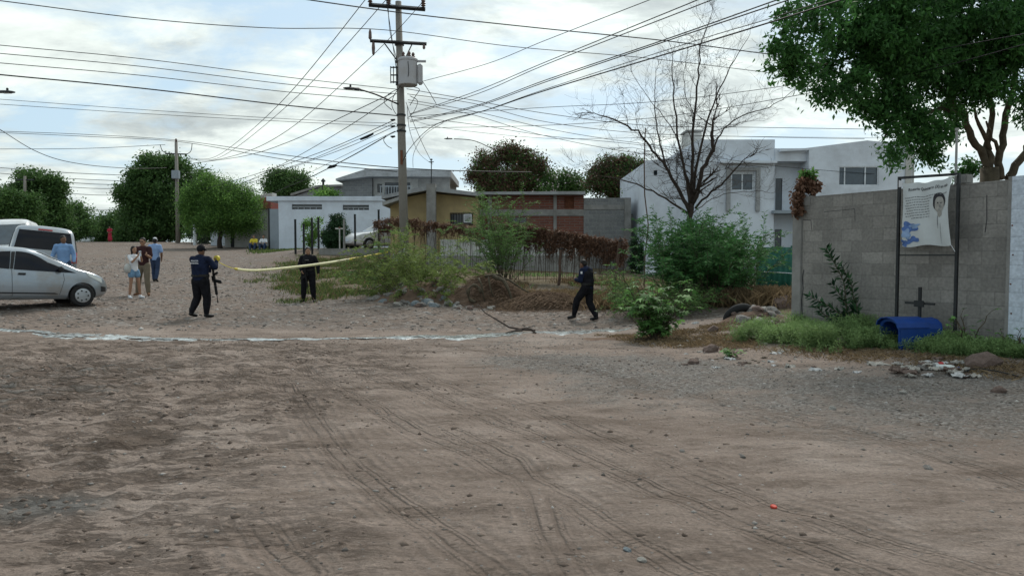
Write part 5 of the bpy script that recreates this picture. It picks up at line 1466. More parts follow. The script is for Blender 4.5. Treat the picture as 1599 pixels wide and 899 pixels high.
# ================================================================ VEHICLES
def eval_mesh(o):
    dg = bpy.context.evaluated_depsgraph_get(); dg.update()
    me = bpy.data.meshes.new_from_object(o.evaluated_get(dg)); return me
def interp(x, tab):
    return float(np.interp(x, [q_[0] for q_ in tab], [q_[1] for q_ in tab]))
def car(name, label, loc, rz, P_, paint, parts, cat='car', group=None, tilt=(0, 0)):
    """x forward (0 = rear bumper, L = front); parts = list of projected patches"""
    L_, W_, zb = P_['L'], P_['W'] / 2, P_['zb']
    T = thing(name, label, cat, loc, rz, group)
    T.rotation_euler = (tilt[0], tilt[1], rz)
    ox = P_['wheels'][1]
    st = []
    n_ = 34
    for i in range(n_):
        f = i / (n_ - 1); x = L_ * (f - .0) ; x = L_ * (.5 - .5 * math.cos(math.pi * (.04 + .92 * f))) if 0 else L_ * f
        st.append(x)
    st = [0.0, .02, .07, .15] + [L_ * (.06 + .88 * i / 29) for i in range(30)] + [L_ - .15, L_ - .07, L_ - .02, L_]
    st = sorted(st)
    rings = []
    for x in st:
        zt = interp(x, P_['top']); zl = interp(x, P_['low']); bl = min(interp(x, P_['belt']), zt - .035)
        wf = interp(x, P_['plan'])
        w_ = W_ * wf
        gh = min(1, max(0, (zt - bl - .035) / .45))
        wr = w_ * (.955 - (.955 - P_['roofw']) * gh)
        h_ = [(0, zl), (w_ * .7, zl), (w_ * .93, zl + .03), (w_ * .985, zl + .14), (w_ * 1.0, zl + (bl - zl) * .5), (w_ * .985, zl + (bl - zl) * .8), (w_ * .955, bl),
              (w_ * .955 + (wr - w_ * .955) * .5, bl + (zt - .06 * gh - .01 - bl) * .55), (wr, zt - .075 * gh - .012), (wr * .86, zt - .02 * gh - .004), (wr * .5, zt), (0, zt + .008 * gh)]
        ring = [(x, y, z) for y, z in h_] + [(x, -y, z) for y, z in h_[-2:0:-1]]
        rings.append(ring)
    m_ = len(rings[0]); vs = [v for r_ in rings for v in r_]; fs = []
    for i in range(len(rings) - 1):
        for k_ in range(m_):
            fs.append((i * m_ + k_, i * m_ + (k_ + 1) % m_, (i + 1) * m_ + (k_ + 1) % m_, (i + 1) * m_ + k_))
    fs.append(tuple(range(m_ - 1, -1, -1))); fs.append(tuple(range((len(rings) - 1) * m_, len(rings) * m_)))
    bo = MB().add([(v[0] - ox, v[1], v[2]) for v in vs], fs).build('tmp', paint)
    s_ = bo.modifiers.new('s', 'SUBSURF'); s_.levels = 1; s_.render_levels = 1
    cut = MB()
    wr_ = P_['wr']
    for wx in P_['wheels']:
        for sg in (-1, 1):
            a_ = sg * (W_ + .2); b_ = sg * (W_ - .28)
            cut.lathe([(wr_ + .055, min(a_, b_)), (wr_ + .055, max(a_, b_))], c=(wx - ox, 0, wr_), n=32, axis='y')
    co = cut.build('cut', 'rubber')
    def orient(me_):
        bm_ = bmesh.new(); bm_.from_mesh(me_); bmesh.ops.recalc_face_normals(bm_, faces=bm_.faces)
        if bm_.calc_volume(signed=True) < 0: bmesh.ops.reverse_faces(bm_, faces=bm_.faces)
        bm_.to_mesh(me_); bm_.free()
    orient(co.data)
    orient(bo.data)
    bb_ = bo.modifiers.new('b', 'BOOLEAN'); bb_.operation = 'DIFFERENCE'; bb_.object = co; bb_.solver = 'FAST'
    me = eval_mesh(bo)
    bpy.data.objects.remove(bo); bpy.data.objects.remove(co)
    body = link_mesh('body', me, paint, T)
    for p_ in me.polygons: p_.use_smooth = True
    try: me.set_sharp_from_angle(angle=R(38))
    except Exception: pass
    bm_ = bmesh.new(); bm_.from_mesh(me); tree_ = BVHTree.FromBMesh(bm_); bm_.free()
    def patch(nm, m, quad, face, off=.006, nu=14, nv=6, par=None, bend=None):
        # quad: 4 corners (a,b) counter-clockwise from lower rear; face '+y','-y','+x','-x','+z'
        vs_ = []; ok = True
        for j in range(nv + 1):
            for i in range(nu + 1):
                u_, v_ = i / nu, j / nv
                a0_ = [quad[0][k_] * (1 - u_) + quad[1][k_] * u_ for k_ in (0, 1)]; a1_ = [quad[3][k_] * (1 - u_) + quad[2][k_] * u_ for k_ in (0, 1)]
                a_ = a0_[0] * (1 - v_) + a1_[0] * v_; c_ = a0_[1] * (1 - v_) + a1_[1] * v_
                if bend: c_ += bend * math.sin(math.pi * u_) * v_
                if face[1] == 'y': o_ = Vector((a_ - ox, (3 if face[0] == '+' else -3), c_)); d_ = Vector((0, -1 if face[0] == '+' else 1, 0))
                elif face[1] == 'x': o_ = Vector(((6 if face[0] == '+' else -6), a_, c_)); d_ = Vector((-1 if face[0] == '+' else 1, 0, 0))
                else: o_ = Vector((a_ - ox, c_, 5)); d_ = Vector((0, 0, -1))
                hit = tree_.ray_cast(o_, d_)
                if hit[0] is None: hp = vs_[-1] if vs_ else o_
                else:
                    nn = hit[1]
                    if nn.dot(d_) > 0: nn = -nn
                    hp = hit[0] + nn * off - d_ * off * .5
                vs_.append(hp)
        fs_ = []
        for j in range(nv):
            for i in range(nu):
                q_ = (j * (nu + 1) + i, j * (nu + 1) + i + 1, (j + 1) * (nu + 1) + i + 1, (j + 1) * (nu + 1) + i)
                fs_.append(q_ if face in ('-y', '+x', '+z') else q_[::-1])
        o = MB().add(vs_, fs_).build(nm, m, par or T, smooth=True)
        return o
    made = {}
    for q_ in parts:
        nm, m, quad, face = q_[:4]; kw = q_[4] if len(q_) > 4 else {}
        par = made.get(kw.pop('under', None)) if 'under' in kw else None
        o = patch(nm, m, quad, face, par=par, **kw)
        made[nm] = o
    for wx in P_['wheels']:
        for sg in (-1, 1):
            y0 = sg * (W_ - .20); y1 = sg * (W_ - .01)
            w = thing('wheel', None, None, (wx - ox, 0, wr_))
            w.parent = T
            lo, hi = min(y0, y1), max(y0, y1)
            pr = [(wr_ * .62, lo), (wr_ * .9, lo), (wr_ * .985, lo + .025), (wr_, lo + .05), (wr_, hi - .05), (wr_ * .985, hi - .025), (wr_ * .9, hi), (wr_ * .62, hi)]
            MB().lathe(pr, n=32, axis='y').build('tyre', 'rubber', w, smooth=False)
            s2 = sg
            hub = MB().lathe([(wr_ * .12, 0), (wr_ * .60, 0), (wr_ * .66, .012), (wr_ * .60, .02), (wr_ * .3, .012), (wr_ * .1, .022)] if s2 > 0 else [(wr_ * .1, -.022), (wr_ * .3, -.012), (wr_ * .60, -.02), (wr_ * .66, -.012), (wr_ * .60, 0), (wr_ * .12, 0)], n=28, axis='y', c=(0, y1, 0)).build('rim', 'hubcap', w, smooth=True)
            hb = MB()
            for k_ in range(7):
                an = k_ * 2 * math.pi / 7
                cx_, cz_ = math.cos(an) * wr_ * .44, math.sin(an) * wr_ * .44
                yy = y1 + s2 * .019
                hb.lathe([(wr_ * .075, min(yy, yy + s2 * .004)), (wr_ * .075, max(yy, yy + s2 * .004))], n=8, axis='y', c=(cx_, 0, cz_))
            hb.build('rim_slot', 'black_plastic', hub)
    return T, body, patch

def up(T, name, mb, m, **k): return mb.build(name, m, T, **k)
# silver hatchback, heading away to the right; origin at its front axle
hb_rot = R(47)
near = Vector((-11.13, 19.15))             # near front wheel
hd = Vector((math.cos(hb_rot), math.sin(hb_rot))); lf = Vector((-hd.y, hd.x))
org = near + lf * .80
hz0 = gz(near.x, near.y)
PH = dict(L=3.64, W=1.60, zb=.18, wheels=(.56, 2.935), wr=.285, roofw=.76,
          top=[(0, .62), (.03, .80), (.10, 1.02), (.30, 1.40), (.55, 1.50), (1.1, 1.54), (1.75, 1.51), (2.15, 1.40), (2.55, 1.17), (2.85, 1.00), (3.1, .93), (3.35, .84), (3.52, .72), (3.61, .58), (3.64, .50)],
          low=[(0, .38), (.15, .27), (.5, .20), (3.2, .19), (3.5, .23), (3.64, .34)],
          belt=[(0, .95), (1.0, .98), (2.2, .88), (2.9, .80), (3.64, .66)],
          plan=[(0, .80), (.08, .90), (.3, .97), (.8, 1), (2.8, 1), (3.2, .96), (3.42, .86), (3.58, .68), (3.64, .55)])
side = []
for fc in ('-y', '+y'):
    side += [('front_window', 'tint_glass', [(1.42, .955), (2.47, .885), (2.15, 1.15), (1.50, 1.40)], fc, dict(off=.008, bend=.07)),
             ('quarter_window', 'tint_glass', [(2.44, .89), (2.80, .87), (2.60, .945), (2.17, 1.135)], fc, dict(off=.010, nu=6)),
             ('rear_window', 'tint_glass', [(.68, 1.03), (1.33, .965), (1.39, 1.40), (.82, 1.36)], fc, dict(off=.008)),
             ('pillar_trim', 'black_plastic', [(1.345, .97), (1.405, .965), (1.485, 1.39), (1.405, 1.39)], fc, dict(off=.009, nu=2)),
             ('door_handle', 'black_plastic', [(1.50, .82), (1.66, .815), (1.67, .865), (1.51, .87)], fc, dict(off=.02, nu=4, nv=3)),
             ('door_seam', 'black_plastic', [(1.375, .30), (1.384, .30), (1.384, .955), (1.375, .955)], fc, dict(off=.003, nu=1, nv=12)),
             ('door_seam', 'black_plastic', [(2.40, .32), (2.408, .32), (2.52, .70), (2.512, .70)], fc, dict(off=.003, nu=1, nv=8)),
             ('door_seam', 'black_plastic', [(2.512, .70), (2.52, .70), (2.50, .86), (2.492, .86)], fc, dict(off=.003, nu=1, nv=4)),
             ('door_trim', 'rubber', [(1.0, .375), (2.38, .335), (2.30, .365), (1.0, .405)], fc, dict(off=.006, nu=14, nv=2)),
             ('sill', 'grey_steel', [(.92, .22), (2.58, .21), (2.58, .27), (.92, .28)], fc, dict(off=.010, nu=14, nv=2)),
             ('headlight', 'lamp_glass', [(3.10, .78), (3.44, .60), (3.42, .72), (3.02, .90)], fc, dict(off=.009, nu=8, nv=4)),
             ('fog_light', 'black_plastic', [(3.40, .38), (3.56, .38), (3.55, .50), (3.40, .52)], fc, dict(off=.008, nu=4, nv=4)),
             ('tail_light', 'red_plastic', [(.05, .75), (.20, .75), (.28, 1.10), (.12, 1.02)], fc, dict(off=.008, nu=3, nv=4))]
side += [('windshield', 'tint_glass', [(-.66, .98), (.66, .98), (.56, 1.40), (-.56, 1.40)], '+x', dict(off=.008)),
         ('rear_glass', 'tint_glass', [(-.55, 1.02), (.55, 1.02), (.48, 1.36), (-.48, 1.36)], '-x', dict(off=.008)),
         ('grille', 'black_plastic', [(-.4, .40), (.4, .40), (.42, .52), (-.42, .52)], '+x', dict(off=.008)),
         ('number_plate', 'white_paint', [(-.2, .55), (.2, .55), (.2, .66), (-.2, .66)], '-x', dict(off=.015, nu=2, nv=2))]
HB, hb_body, _ = car('hatchback', 'small silver hatchback parked at the left edge with tinted side windows', (org.x, org.y, hz0), hb_rot, PH, 'car_silver', side, tilt=(R(-1.0), R(1.2)))
ox = PH['wheels'][1]
mb = MB().box(2.37 - ox, 2.47 - ox, -.93, -.79, .90, 1.03); mb.build('side_mirror', 'black_plastic', HB, bevel=.03, seg=3)
MB().box(2.37 - ox, 2.47 - ox, .79, .93, .90, 1.03).build('side_mirror', 'black_plastic', HB, bevel=.03, seg=3)

# silver SUV seen from behind
PS = dict(L=4.9, W=1.98, zb=.3, wheels=(1.0, 4.0), wr=.38, roofw=.80,
          top=[(0, .95), (.02, 1.1), (.10, 1.45), (.24, 1.90), (.5, 1.98), (2.6, 2.0), (3.0, 1.92), (3.55, 1.40), (3.9, 1.22), (4.6, 1.10), (4.85, .95), (4.9, .7)],
          low=[(0, .5), (.3, .38), (4.5, .38), (4.9, .5)],
          belt=[(0, 1.15), (3.5, 1.12), (4.9, .9)],
          plan=[(0, .92), (.1, .96), (.4, 1), (4.3, 1), (4.7, .9), (4.9, .7)])
ps = [('rear_glass', 'tint_glass', [(-.80, 1.22), (.80, 1.22), (.70, 1.80), (-.70, 1.80)], '-x', dict(off=.012)),
      ('brake_light', 'red_plastic', [(-.2, 1.83), (.2, 1.83), (.19, 1.87), (-.19, 1.87)], '-x', dict(off=.014, nu=4, nv=2)),
      ('tail_light', 'red_plastic', [(-.93, .85), (-.78, .85), (-.80, 1.2), (-.92, 1.2)], '-x', dict(off=.01, nu=3, nv=4)),
      ('tail_light', 'red_plastic', [(.78, .85), (.93, .85), (.92, 1.2), (.80, 1.2)], '-x', dict(off=.01, nu=3, nv=4)),
      ('number_plate', 'white_paint', [(-.25, .8), (.25, .8), (.25, .95), (-.25, .95)], '-x', dict(off=.015, nu=2, nv=2))]
for fc in ('-y', '+y'):
    ps += [('side_window', 'tint_glass', [(.35, 1.2), (1.3, 1.2), (1.3, 1.82), (.5, 1.80)], fc, dict(off=.01)),
           ('side_window', 'tint_glass', [(1.4, 1.2), (2.2, 1.2), (2.2, 1.82), (1.4, 1.82)], fc, dict(off=.01)),
           ('side_window', 'tint_glass', [(2.3, 1.2), (3.35, 1.18), (2.9, 1.78), (2.3, 1.82)], fc, dict(off=.01))]
yS = 23.6; xS = X(63, yS)
SV, _, _ = car('suv', 'silver sport utility vehicle with a wide dark rear window behind the hatchback', (xS - 1.9, yS + 2.2, .52), R(118), PS, 'car_silver', ps, cat='suv', tilt=(R(4), 0))
SV.location = (0, 0, 0)
rot = Matrix.Rotation(R(124), 4, 'Z'); 
tl = rot.to_3x3() @ Vector((0 - 4.0, 0, 0))
SV.rotation_euler = Matrix(rot @ Matrix.Rotation(R(5.5), 4, 'X')).to_euler()
SV.location = Vector((xS, yS, .60)) - tl
# white van beyond it
PV = dict(L=5.2, W=1.95, zb=.3, wheels=(1.1, 4.2), wr=.36, roofw=.86,
          top=[(0, 1.0), (.03, 1.7), (.12, 2.2), (.4, 2.28), (3.6, 2.28), (4.0, 2.15), (4.6, 1.5), (4.9, 1.2), (5.15, 1.0), (5.2, .8)],
          low=[(0, .5), (.3, .36), (4.9, .36), (5.2, .5)], belt=[(0, 1.2), (5.2, 1.1)], plan=[(0, .95), (.3, 1), (4.5, 1), (5.0, .92), (5.2, .8)])
pv = [('windshield', 'glass_house', [(-.80, 1.3), (.80, 1.3), (.70, 2.05), (-.70, 2.05)], '+x', dict(off=.012))]
for fc in ('-y', '+y'):
    pv += [('side_window', 'tint_glass', [(3.2, 1.35), (4.4, 1.35), (3.95, 1.98), (3.25, 2.0)], fc, dict(off=.01)), ('side_window', 'tint_glass', [(1.6, 1.35), (3.0, 1.35), (3.0, 2.0), (1.6, 2.0)], fc, dict(off=.01))]
    pv += [('headlight', 'lamp_glass', [(4.85, .9), (5.1, .88), (5.08, 1.05), (4.85, 1.1)], fc, dict(off=.01, nu=4, nv=3))]
yV = 27.5
VN, _, _ = car('white_van', 'tall white van parked behind the silver sport utility vehicle at the left edge', (X(44, yV), yV, .0), R(-74), PV, 'car_white', pv, cat='van')
VN.location = (X(30, yV) - .6, yV + .3, gz(-19, 27) - .15)
VN.rotation_euler = Matrix(Matrix.Rotation(R(-62), 4, 'Z') @ Matrix.Rotation(R(4), 4, 'X')).to_euler()
for s_ in (-1, 1): MB().box(.1, .25, s_ * 1.02 - .1, s_ * 1.02 + .1, 1.25, 1.55).build('side_mirror', 'black_plastic', VN, bevel=.04)
# sedan for the two far cars
PC = dict(L=4.4, W=1.72, zb=.2, wheels=(.85, 3.5), wr=.31, roofw=.76,
          top=[(0, .75), (.05, .95), (.6, 1.02), (1.2, 1.38), (1.9, 1.45), (2.5, 1.40), (3.1, 1.02), (3.9, .90), (4.3, .72), (4.4, .55)],
          low=[(0, .4), (.3, .22), (4.1, .22), (4.4, .35)], belt=[(0, .9), (3.0, .92), (4.4, .7)],
          plan=[(0, .82), (.15, .93), (.5, 1), (3.7, 1), (4.2, .85), (4.4, .6)])
pc = [('windshield', 'glass_house', [(-.68, 1.0), (.68, 1.0), (.56, 1.34), (-.56, 1.34)], '+x', dict(off=.01)), ('rear_glass', 'tint_glass', [(-.66, 1.05), (.66, 1.05), (.55, 1.33), (-.55, 1.33)], '-x', dict(off=.01)),
      ('number_plate', 'white_paint', [(-.22, .45), (.22, .45), (.22, .57), (-.22, .57)], '+x', dict(off=.014, nu=2, nv=2))]
for fc in ('-y', '+y'):
    pc += [('side_window', 'tint_glass', [(1.15, .98), (1.9, .97), (1.9, 1.34), (1.4, 1.31)], fc, dict(off=.01)), ('side_window', 'tint_glass', [(1.97, .97), (2.85, .95), (2.45, 1.31), (1.97, 1.34)], fc, dict(off=.01)),
           ('headlight', 'lamp_glass', [(3.95, .65), (4.3, .60), (4.28, .72), (3.95, .80)], fc, dict(off=.01, nu=4, nv=3)), ('tail_light', 'red_plastic', [(.03, .7), (.2, .7), (.2, .88), (.05, .9)], fc, dict(off=.01, nu=3, nv=3))]
C1, _, _ = car('sedan', 'white sedan parked in the yard of the low white building, half hidden by the bush', (0, 0, 0), 0, PC, 'car_white', pc)
yC = 41.0
C1.rotation_euler = (0, 0, R(222)); C1.location = (X(566, yC), yC - .2, yard_z)
C2 = copy_tree(C1); C2['label'] = 'distant white car at the crest of the road left of the woman in red'
C2.location = (X(133, 82) , 83, gz(X(133, 82), 83) - .12); C2.rotation_euler = (0, 0, R(-78))

# ================================================================ PEOPLE
def caps_mesh(name, caps, m, parent, vox=.011, smooth=5, extra=None):
    """caps: (p0,r0,p1,r1,(ax,ay)) fused into one continuous surface"""
    mb = MB()
    for c_ in caps:
        p0, r0, p1, r1 = c_[:4]; ax, ay = c_[4] if len(c_) > 4 else (1, 1)
        p0 = Vector(p0); p1 = Vector(p1); dlt = p1 - p0
        t_ = dlt.normalized() if dlt.length > 1e-5 else Vector((0, 0, 1))
        u_ = t_.orthogonal().normalized(); v_ = t_.cross(u_)
        prof = []
        for k_ in range(4): a_ = -math.pi / 2 + (k_ + .5) * math.pi / 2 / 4.5; prof.append((p0, math.sin(a_) * r0, math.cos(a_) * r0))
        prof.append((p0, 0, r0)); prof.append((p1, 0, r1))
        for k_ in range(1, 5): a_ = (k_ - .5) * math.pi / 2 / 4.2 + .1; a_ = min(a_, math.pi / 2 - .08); prof.append((p1, math.sin(a_) * r1, math.cos(a_) * r1))
        vs = []; nn = 12
        for c0, h_, r_ in prof:
            for j in range(nn):
                an = 2 * math.pi * j / nn
                o_ = t_ * h_ + u_ * math.cos(an) * r_ + v_ * math.sin(an) * r_
                vs.append(c0 + Vector((o_.x * ax, o_.y * ay, o_.z)))
        fs = []
        for i in range(len(prof) - 1):
            for j in range(nn): fs.append((i * nn + j, i * nn + (j + 1) % nn, (i + 1) * nn + (j + 1) % nn, (i + 1) * nn + j))
        fs.append(tuple(range(nn - 1, -1, -1))); fs.append(tuple(range((len(prof) - 1) * nn, len(prof) * nn)))
        mb.add(vs, fs)
    o = mb.build('tmp', m)
    r_ = o.modifiers.new('r', 'REMESH'); r_.mode = 'VOXEL'; r_.voxel_size = vox
    s_ = o.modifiers.new('s', 'SMOOTH'); s_.iterations = smooth; s_.factor = .5
    me = eval_mesh(o); bpy.data.objects.remove(o)
    return link_mesh(name, me, m, parent, smooth=True)

def hand(w_, d_, side_, palm_n, s=1.0, curl=.5):
    """palm + five unequal, bent fingers; w_ wrist, d_ pointing direction"""
    d_ = Vector(d_).normalized(); n_ = Vector(palm_n); n_ = (n_ - d_ * n_.dot(d_)).normalized(); sd_ = d_.cross(n_) * side_
    c = []
    for k_, off in enumerate((-.028, -.009, .010, .028)):
        c.append((w_ + d_ * .01 + sd_ * off * .5 * s, .018 * s, w_ + d_ * .085 * s + sd_ * off * s, .0135 * s))
        b0_ = w_ + d_ * .085 * s + sd_ * off * s
        ln = (.036, .043, .040, .031)[3 - k_] * s
        b1_ = b0_ + (d_ * math.cos(curl * .6) + n_ * math.sin(curl * .6)) * ln
        b2_ = b1_ + (d_ * math.cos(curl * 1.6) + n_ * math.sin(curl * 1.6)) * ln * .8
        c += [(b0_, .0095 * s, b1_, .0088 * s), (b1_, .0088 * s, b2_, .0072 * s)]
    t0_ = w_ + d_ * .03 * s + sd_ * .028 * s; t1_ = t0_ + (d_ * .6 + sd_ * .7 + n_ * .3).normalized() * .04 * s; t2_ = t1_ + (d_ * .85 + sd_ * .1 + n_ * .5).normalized() * .03 * s
    c += [(t0_, .014 * s, t1_, .011 * s), (t1_, .011 * s, t2_, .0085 * s)]
    return c
BASE = dict(pel=(0, 0, .95), waist=(0, 0, 1.08), chest=(0, .0, 1.30), neck=(0, .0, 1.47), head=(0, .02, 1.62),
            hl=(-.09, 0, .92), hr=(.09, 0, .92), kl=(-.10, .02, .50), kr=(.10, .02, .50), al=(-.11, 0, .09), ar=(.11, 0, .09),
            sl=(-.185, 0, 1.42), sr=(.185, 0, 1.42), el=(-.24, -.02, 1.14), er=(.24, -.02, 1.14), wl=(-.25, .05, .89), wr=(.25, .05, .89),
            tl=(-.12, .16, .035), tr=(.12, .16, .035), dl=None, dr=None, look=(0, 1, 0))
def person(label, loc, rz, scale, J, o, bulk=1.0, vox=.010, legw=1.0):
    j = {k_: (Vector(v_) if v_ is not None else None) for k_, v_ in {**BASE, **J}.items()}
    T = thing('person', label, 'person', loc, rz)
    T.scale = (scale, scale, scale)
    b_ = bulk
    look = j['look'].normalized(); rt = look.cross(Vector((0, 0, 1))).normalized(); hd_ = j['head']
    # body
    C = [(j['pel'], .125 * b_, j['waist'], .115 * b_, (1.15, .82)), (j['waist'], .115 * b_, j['chest'], .135 * b_, (1.15, .8)), (j['chest'], .135 * b_, j['chest'] + Vector((0, 0, .09)), .115 * b_, (1.2, .78)),
         (j['sl'], .055 * b_, j['sr'], .055 * b_), (j['neck'] - Vector((0, 0, .05)), .058, hd_ - Vector((0, 0, .06)), .05)]
    C += [(hd_ + Vector((0, 0, .035)), .088, hd_ - Vector((0, 0, .02)) + look * .008, .080, (.93, 1.05)), (hd_ - Vector((0, 0, .03)) + look * .03, .062, hd_ - Vector((0, 0, .075)) + look * .045, .036),
          (hd_ + look * .088 + Vector((0, 0, .01)), .010, hd_ + look * .103 - Vector((0, 0, .022)), .014),
          (hd_ + look * .082 - Vector((0, 0, .052)) - rt * .018, .008, hd_ + look * .082 - Vector((0, 0, .052)) + rt * .018, .008),
          (hd_ + rt * .078 + Vector((0, 0, .015)), .014, hd_ + rt * .080 - Vector((0, 0, .02)), .010), (hd_ - rt * .078 + Vector((0, 0, .015)), .014, hd_ - rt * .080 - Vector((0, 0, .02)), .010)]
    for s_, sg in (('l', -1), ('r', 1)):
        h_, k_, a_ = j['h' + s_], j['k' + s_], j['a' + s_]; sh, e_, w_ = j['s' + s_], j['e' + s_], j['w' + s_]
        C += [(h_, .088 * legw, k_, .055 * legw), (k_, .055 * legw, k_ + (a_ - k_) * .35, .056 * legw), (k_ + (a_ - k_) * .35, .056 * legw, a_, .036), (a_ - Vector((0, 0, .02)), .036, j['t' + s_], .028)]
        C += [(sh, .052 * b_, e_, .040 * b_), (e_, .040 * b_, e_ + (w_ - e_) * .4, .040 * b_), (e_ + (w_ - e_) * .4, .040 * b_, w_, .026)]
        dd = j['d' + s_] or (w_ - e_)
        C += hand(w_, dd, sg, Vector((-sg, .2, 0)) if abs(dd.normalized().x) < .7 else Vector((0, 0, -1)), 1.0, .55)
    caps_mesh('body', C, o.get('skin', 'skin'), T, vox, 4)
    # eyes and brows as small parts
    for sg in (-1, 1):
        p_ = hd_ + look * .083 + rt * sg * .031 + Vector((0, 0, .018))
        MB().tube([p_ - rt * .012, p_, p_ + rt * .012], [.004, .008, .004], 6).build('eye', 'hair', T)
    # shirt
    if o.get('shirt'):
        m_ = .016; C = [(j['pel'] + Vector((0, 0, o.get('hem', .0))), .128 * b_ + m_, j['waist'], .118 * b_ + m_, (1.15, .84)), (j['waist'], .118 * b_ + m_, j['chest'], .137 * b_ + m_, (1.15, .84)),
             (j['chest'], .137 * b_ + m_, j['chest'] + Vector((0, 0, .09)), .118 * b_ + m_, (1.2, .8)), (j['sl'], .056 * b_ + m_, j['sr'], .056 * b_ + m_), (j['neck'] - Vector((0, 0, .06)), .08, j['neck'] - Vector((0, 0, .005)), .062)]
        fr_ = o.get('sleeve', 1.0)
        for s_ in 'lr':
            sh, e_, w_ = j['s' + s_], j['e' + s_], j['w' + s_]
            if fr_ > .6: C += [(sh, .056 * b_ + m_, e_, .046 * b_ + m_ * .9), (e_, .046 * b_ + m_ * .9, e_ + (w_ - e_) * .92, .036 + m_ * .7)]
            elif fr_ > 0: C += [(sh, .056 * b_ + m_, sh + (e_ - sh) * .75, .052 * b_ + m_)]
        caps_mesh('shirt', C, o['shirt'], T, vox, 3)
    if o.get('vest'):
        C = [(j['waist'], .135 * b_ + .018, j['chest'], .142 * b_ + .022, (1.12, .95)), (j['chest'], .142 * b_ + .022, j['chest'] + Vector((0, 0, .07)), .12 * b_ + .015, (1.08, .95))]
        caps_mesh('vest', C, o['vest'], T, vox, 2)
        mbp = MB(); c_ = j['waist'] + Vector((0, .0, .10))
        for kx in (-.10, 0, .10): mbp.box(c_.x + kx - .042, c_.x + kx + .042, c_.y + .135 * b_, c_.y + .19 * b_, c_.z - .08, c_.z + .07)
        mbp.build('pouch', o['vest'], T, bevel=.01)
    if o.get('trousers'):
        m_ = .020; C = [(j['pel'] + Vector((0, 0, .06)), .125 * b_ + .008, j['pel'] - Vector((0, 0, .05)), .128 * b_ + .008, (1.15, .85))]
        ln = o.get('leglen', 1.0)
        for s_ in 'lr':
            h_, k_, a_ = j['h' + s_], j['k' + s_], j['a' + s_]
            if ln > .5: C += [(h_, .092 * legw + m_, k_, .062 * legw + m_), (k_, .062 * legw + m_, k_ + (a_ - k_) * .40, .060 * legw + m_), (k_ + (a_ - k_) * .40, .060 * legw + m_, k_ + (a_ - k_) * .93, .046 + m_ * .9)]
            else: C += [(h_, .092 * legw + m_, h_ + (k_ - h_) * ln, .085 * legw + m_ * 1.4)]
        caps_mesh(o.get('tname', 'trousers'), C, o['trousers'], T, vox, 3)
    if o.get('belt'):
        c_ = j['pel'] + Vector((0, 0, .085)); C = []
        mbb = MB(); n_ = 24; pr = []
        for z_, k_ in ((-.03, 1.0), (-.03, 1.05), (.03, 1.05), (.03, 1.0)):
            for q_ in range(n_): an = 2 * math.pi * q_ / n_; pr.append((c_.x + math.cos(an) * .172 * b_ * k_, c_.y + math.sin(an) * .128 * b_ * k_, c_.z + z_))
        fs = [(i * n_ + q_, i * n_ + (q_ + 1) % n_, ((i + 1) % 4) * n_ + (q_ + 1) % n_, ((i + 1) % 4) * n_ + q_) for i in range(4) for q_ in range(n_)]
        mbb.add(pr, fs); mbb.box(c_.x + .15, c_.x + .21, c_.y - .06, c_.y + .05, c_.z - .15, c_.z + .03).box(c_.x - .20, c_.x - .15, c_.y - .04, c_.y + .04, c_.z - .08, c_.z + .03)
        mbb.build('belt', 'black_boot', T)
    for s_ in 'lr':
        a_, t_ = j['a' + s_], j['t' + s_]
        C = [(a_ + Vector((0, 0, o.get('boot', .0))), .052, a_ - Vector((0, 0, .02)), .050), (a_ - Vector((0, 0, .035)) , .048, t_, .040), (a_ - (t_ - a_).normalized() * .035 - Vector((0, 0, .045)), .036, t_, .036)]
        caps_mesh('shoe', C, o.get('shoes', 'black_boot'), T, vox, 2)
    hs = o.get('hat')
    up_ = Vector((0, 0, 1))
    if hs == 'cap' or hs == 'white_cap' or hs == 'helmet':
        mm = {'cap': 'navy_cloth', 'white_cap': 'white_cloth', 'helmet': 'black_cloth'}[hs]
        k_ = 1.12 if hs == 'helmet' else 1.0
        C = [(hd_ + up_ * .058, .094 * k_, hd_ + up_ * (.070 if hs != 'helmet' else .05), .088 * k_, (.97, 1.06))]
        caps_mesh('cap', C, mm, T, vox, 1)
        vs = []; n_ = 12
        for q_ in range(n_ + 1):
            an = math.pi * q_ / n_; vs.append(hd_ + up_ * .05 + rt * math.cos(an) * .082 * k_ + look * (.05 + math.sin(an) * .03)); 
            vs.append(hd_ + up_ * .035 + rt * math.cos(an) * .075 * k_ + look * (.06 + math.sin(an) * .11))
        fs = [(2 * q_, 2 * q_ + 1, 2 * q_ + 3, 2 * q_ + 2) for q_ in range(n_)]
        br_ = MB().add(vs, fs).build('cap_brim', mm, T); md = br_.modifiers.new('s', 'SOLIDIFY'); md.thickness = .008
    if hs != 'helmet' and o.get('hair', True):
        lng = o.get('hair_len', 0)
        C = [(hd_ + up_ * .050 - look * .012, .093, hd_ + up_ * .010 - look * .035, .080, (.97, 1.0))]
        if lng: C += [(hd_ + up_ * .02 - look * .04, .085, hd_ - up_ * .10 - look * .05, .065), (hd_ - up_ * .10 - look * .05, .065, hd_ - up_ * lng - look * .06, .04), (hd_ + rt * .07 - look * .01, .035, hd_ + rt * .075 - up_ * .17, .022), (hd_ - rt * .07 - look * .01, .035, hd_ - rt * .075 - up_ * .17, .022)]
        caps_mesh('hair', C, o.get('haircol', 'hair'), T, vox, 2)
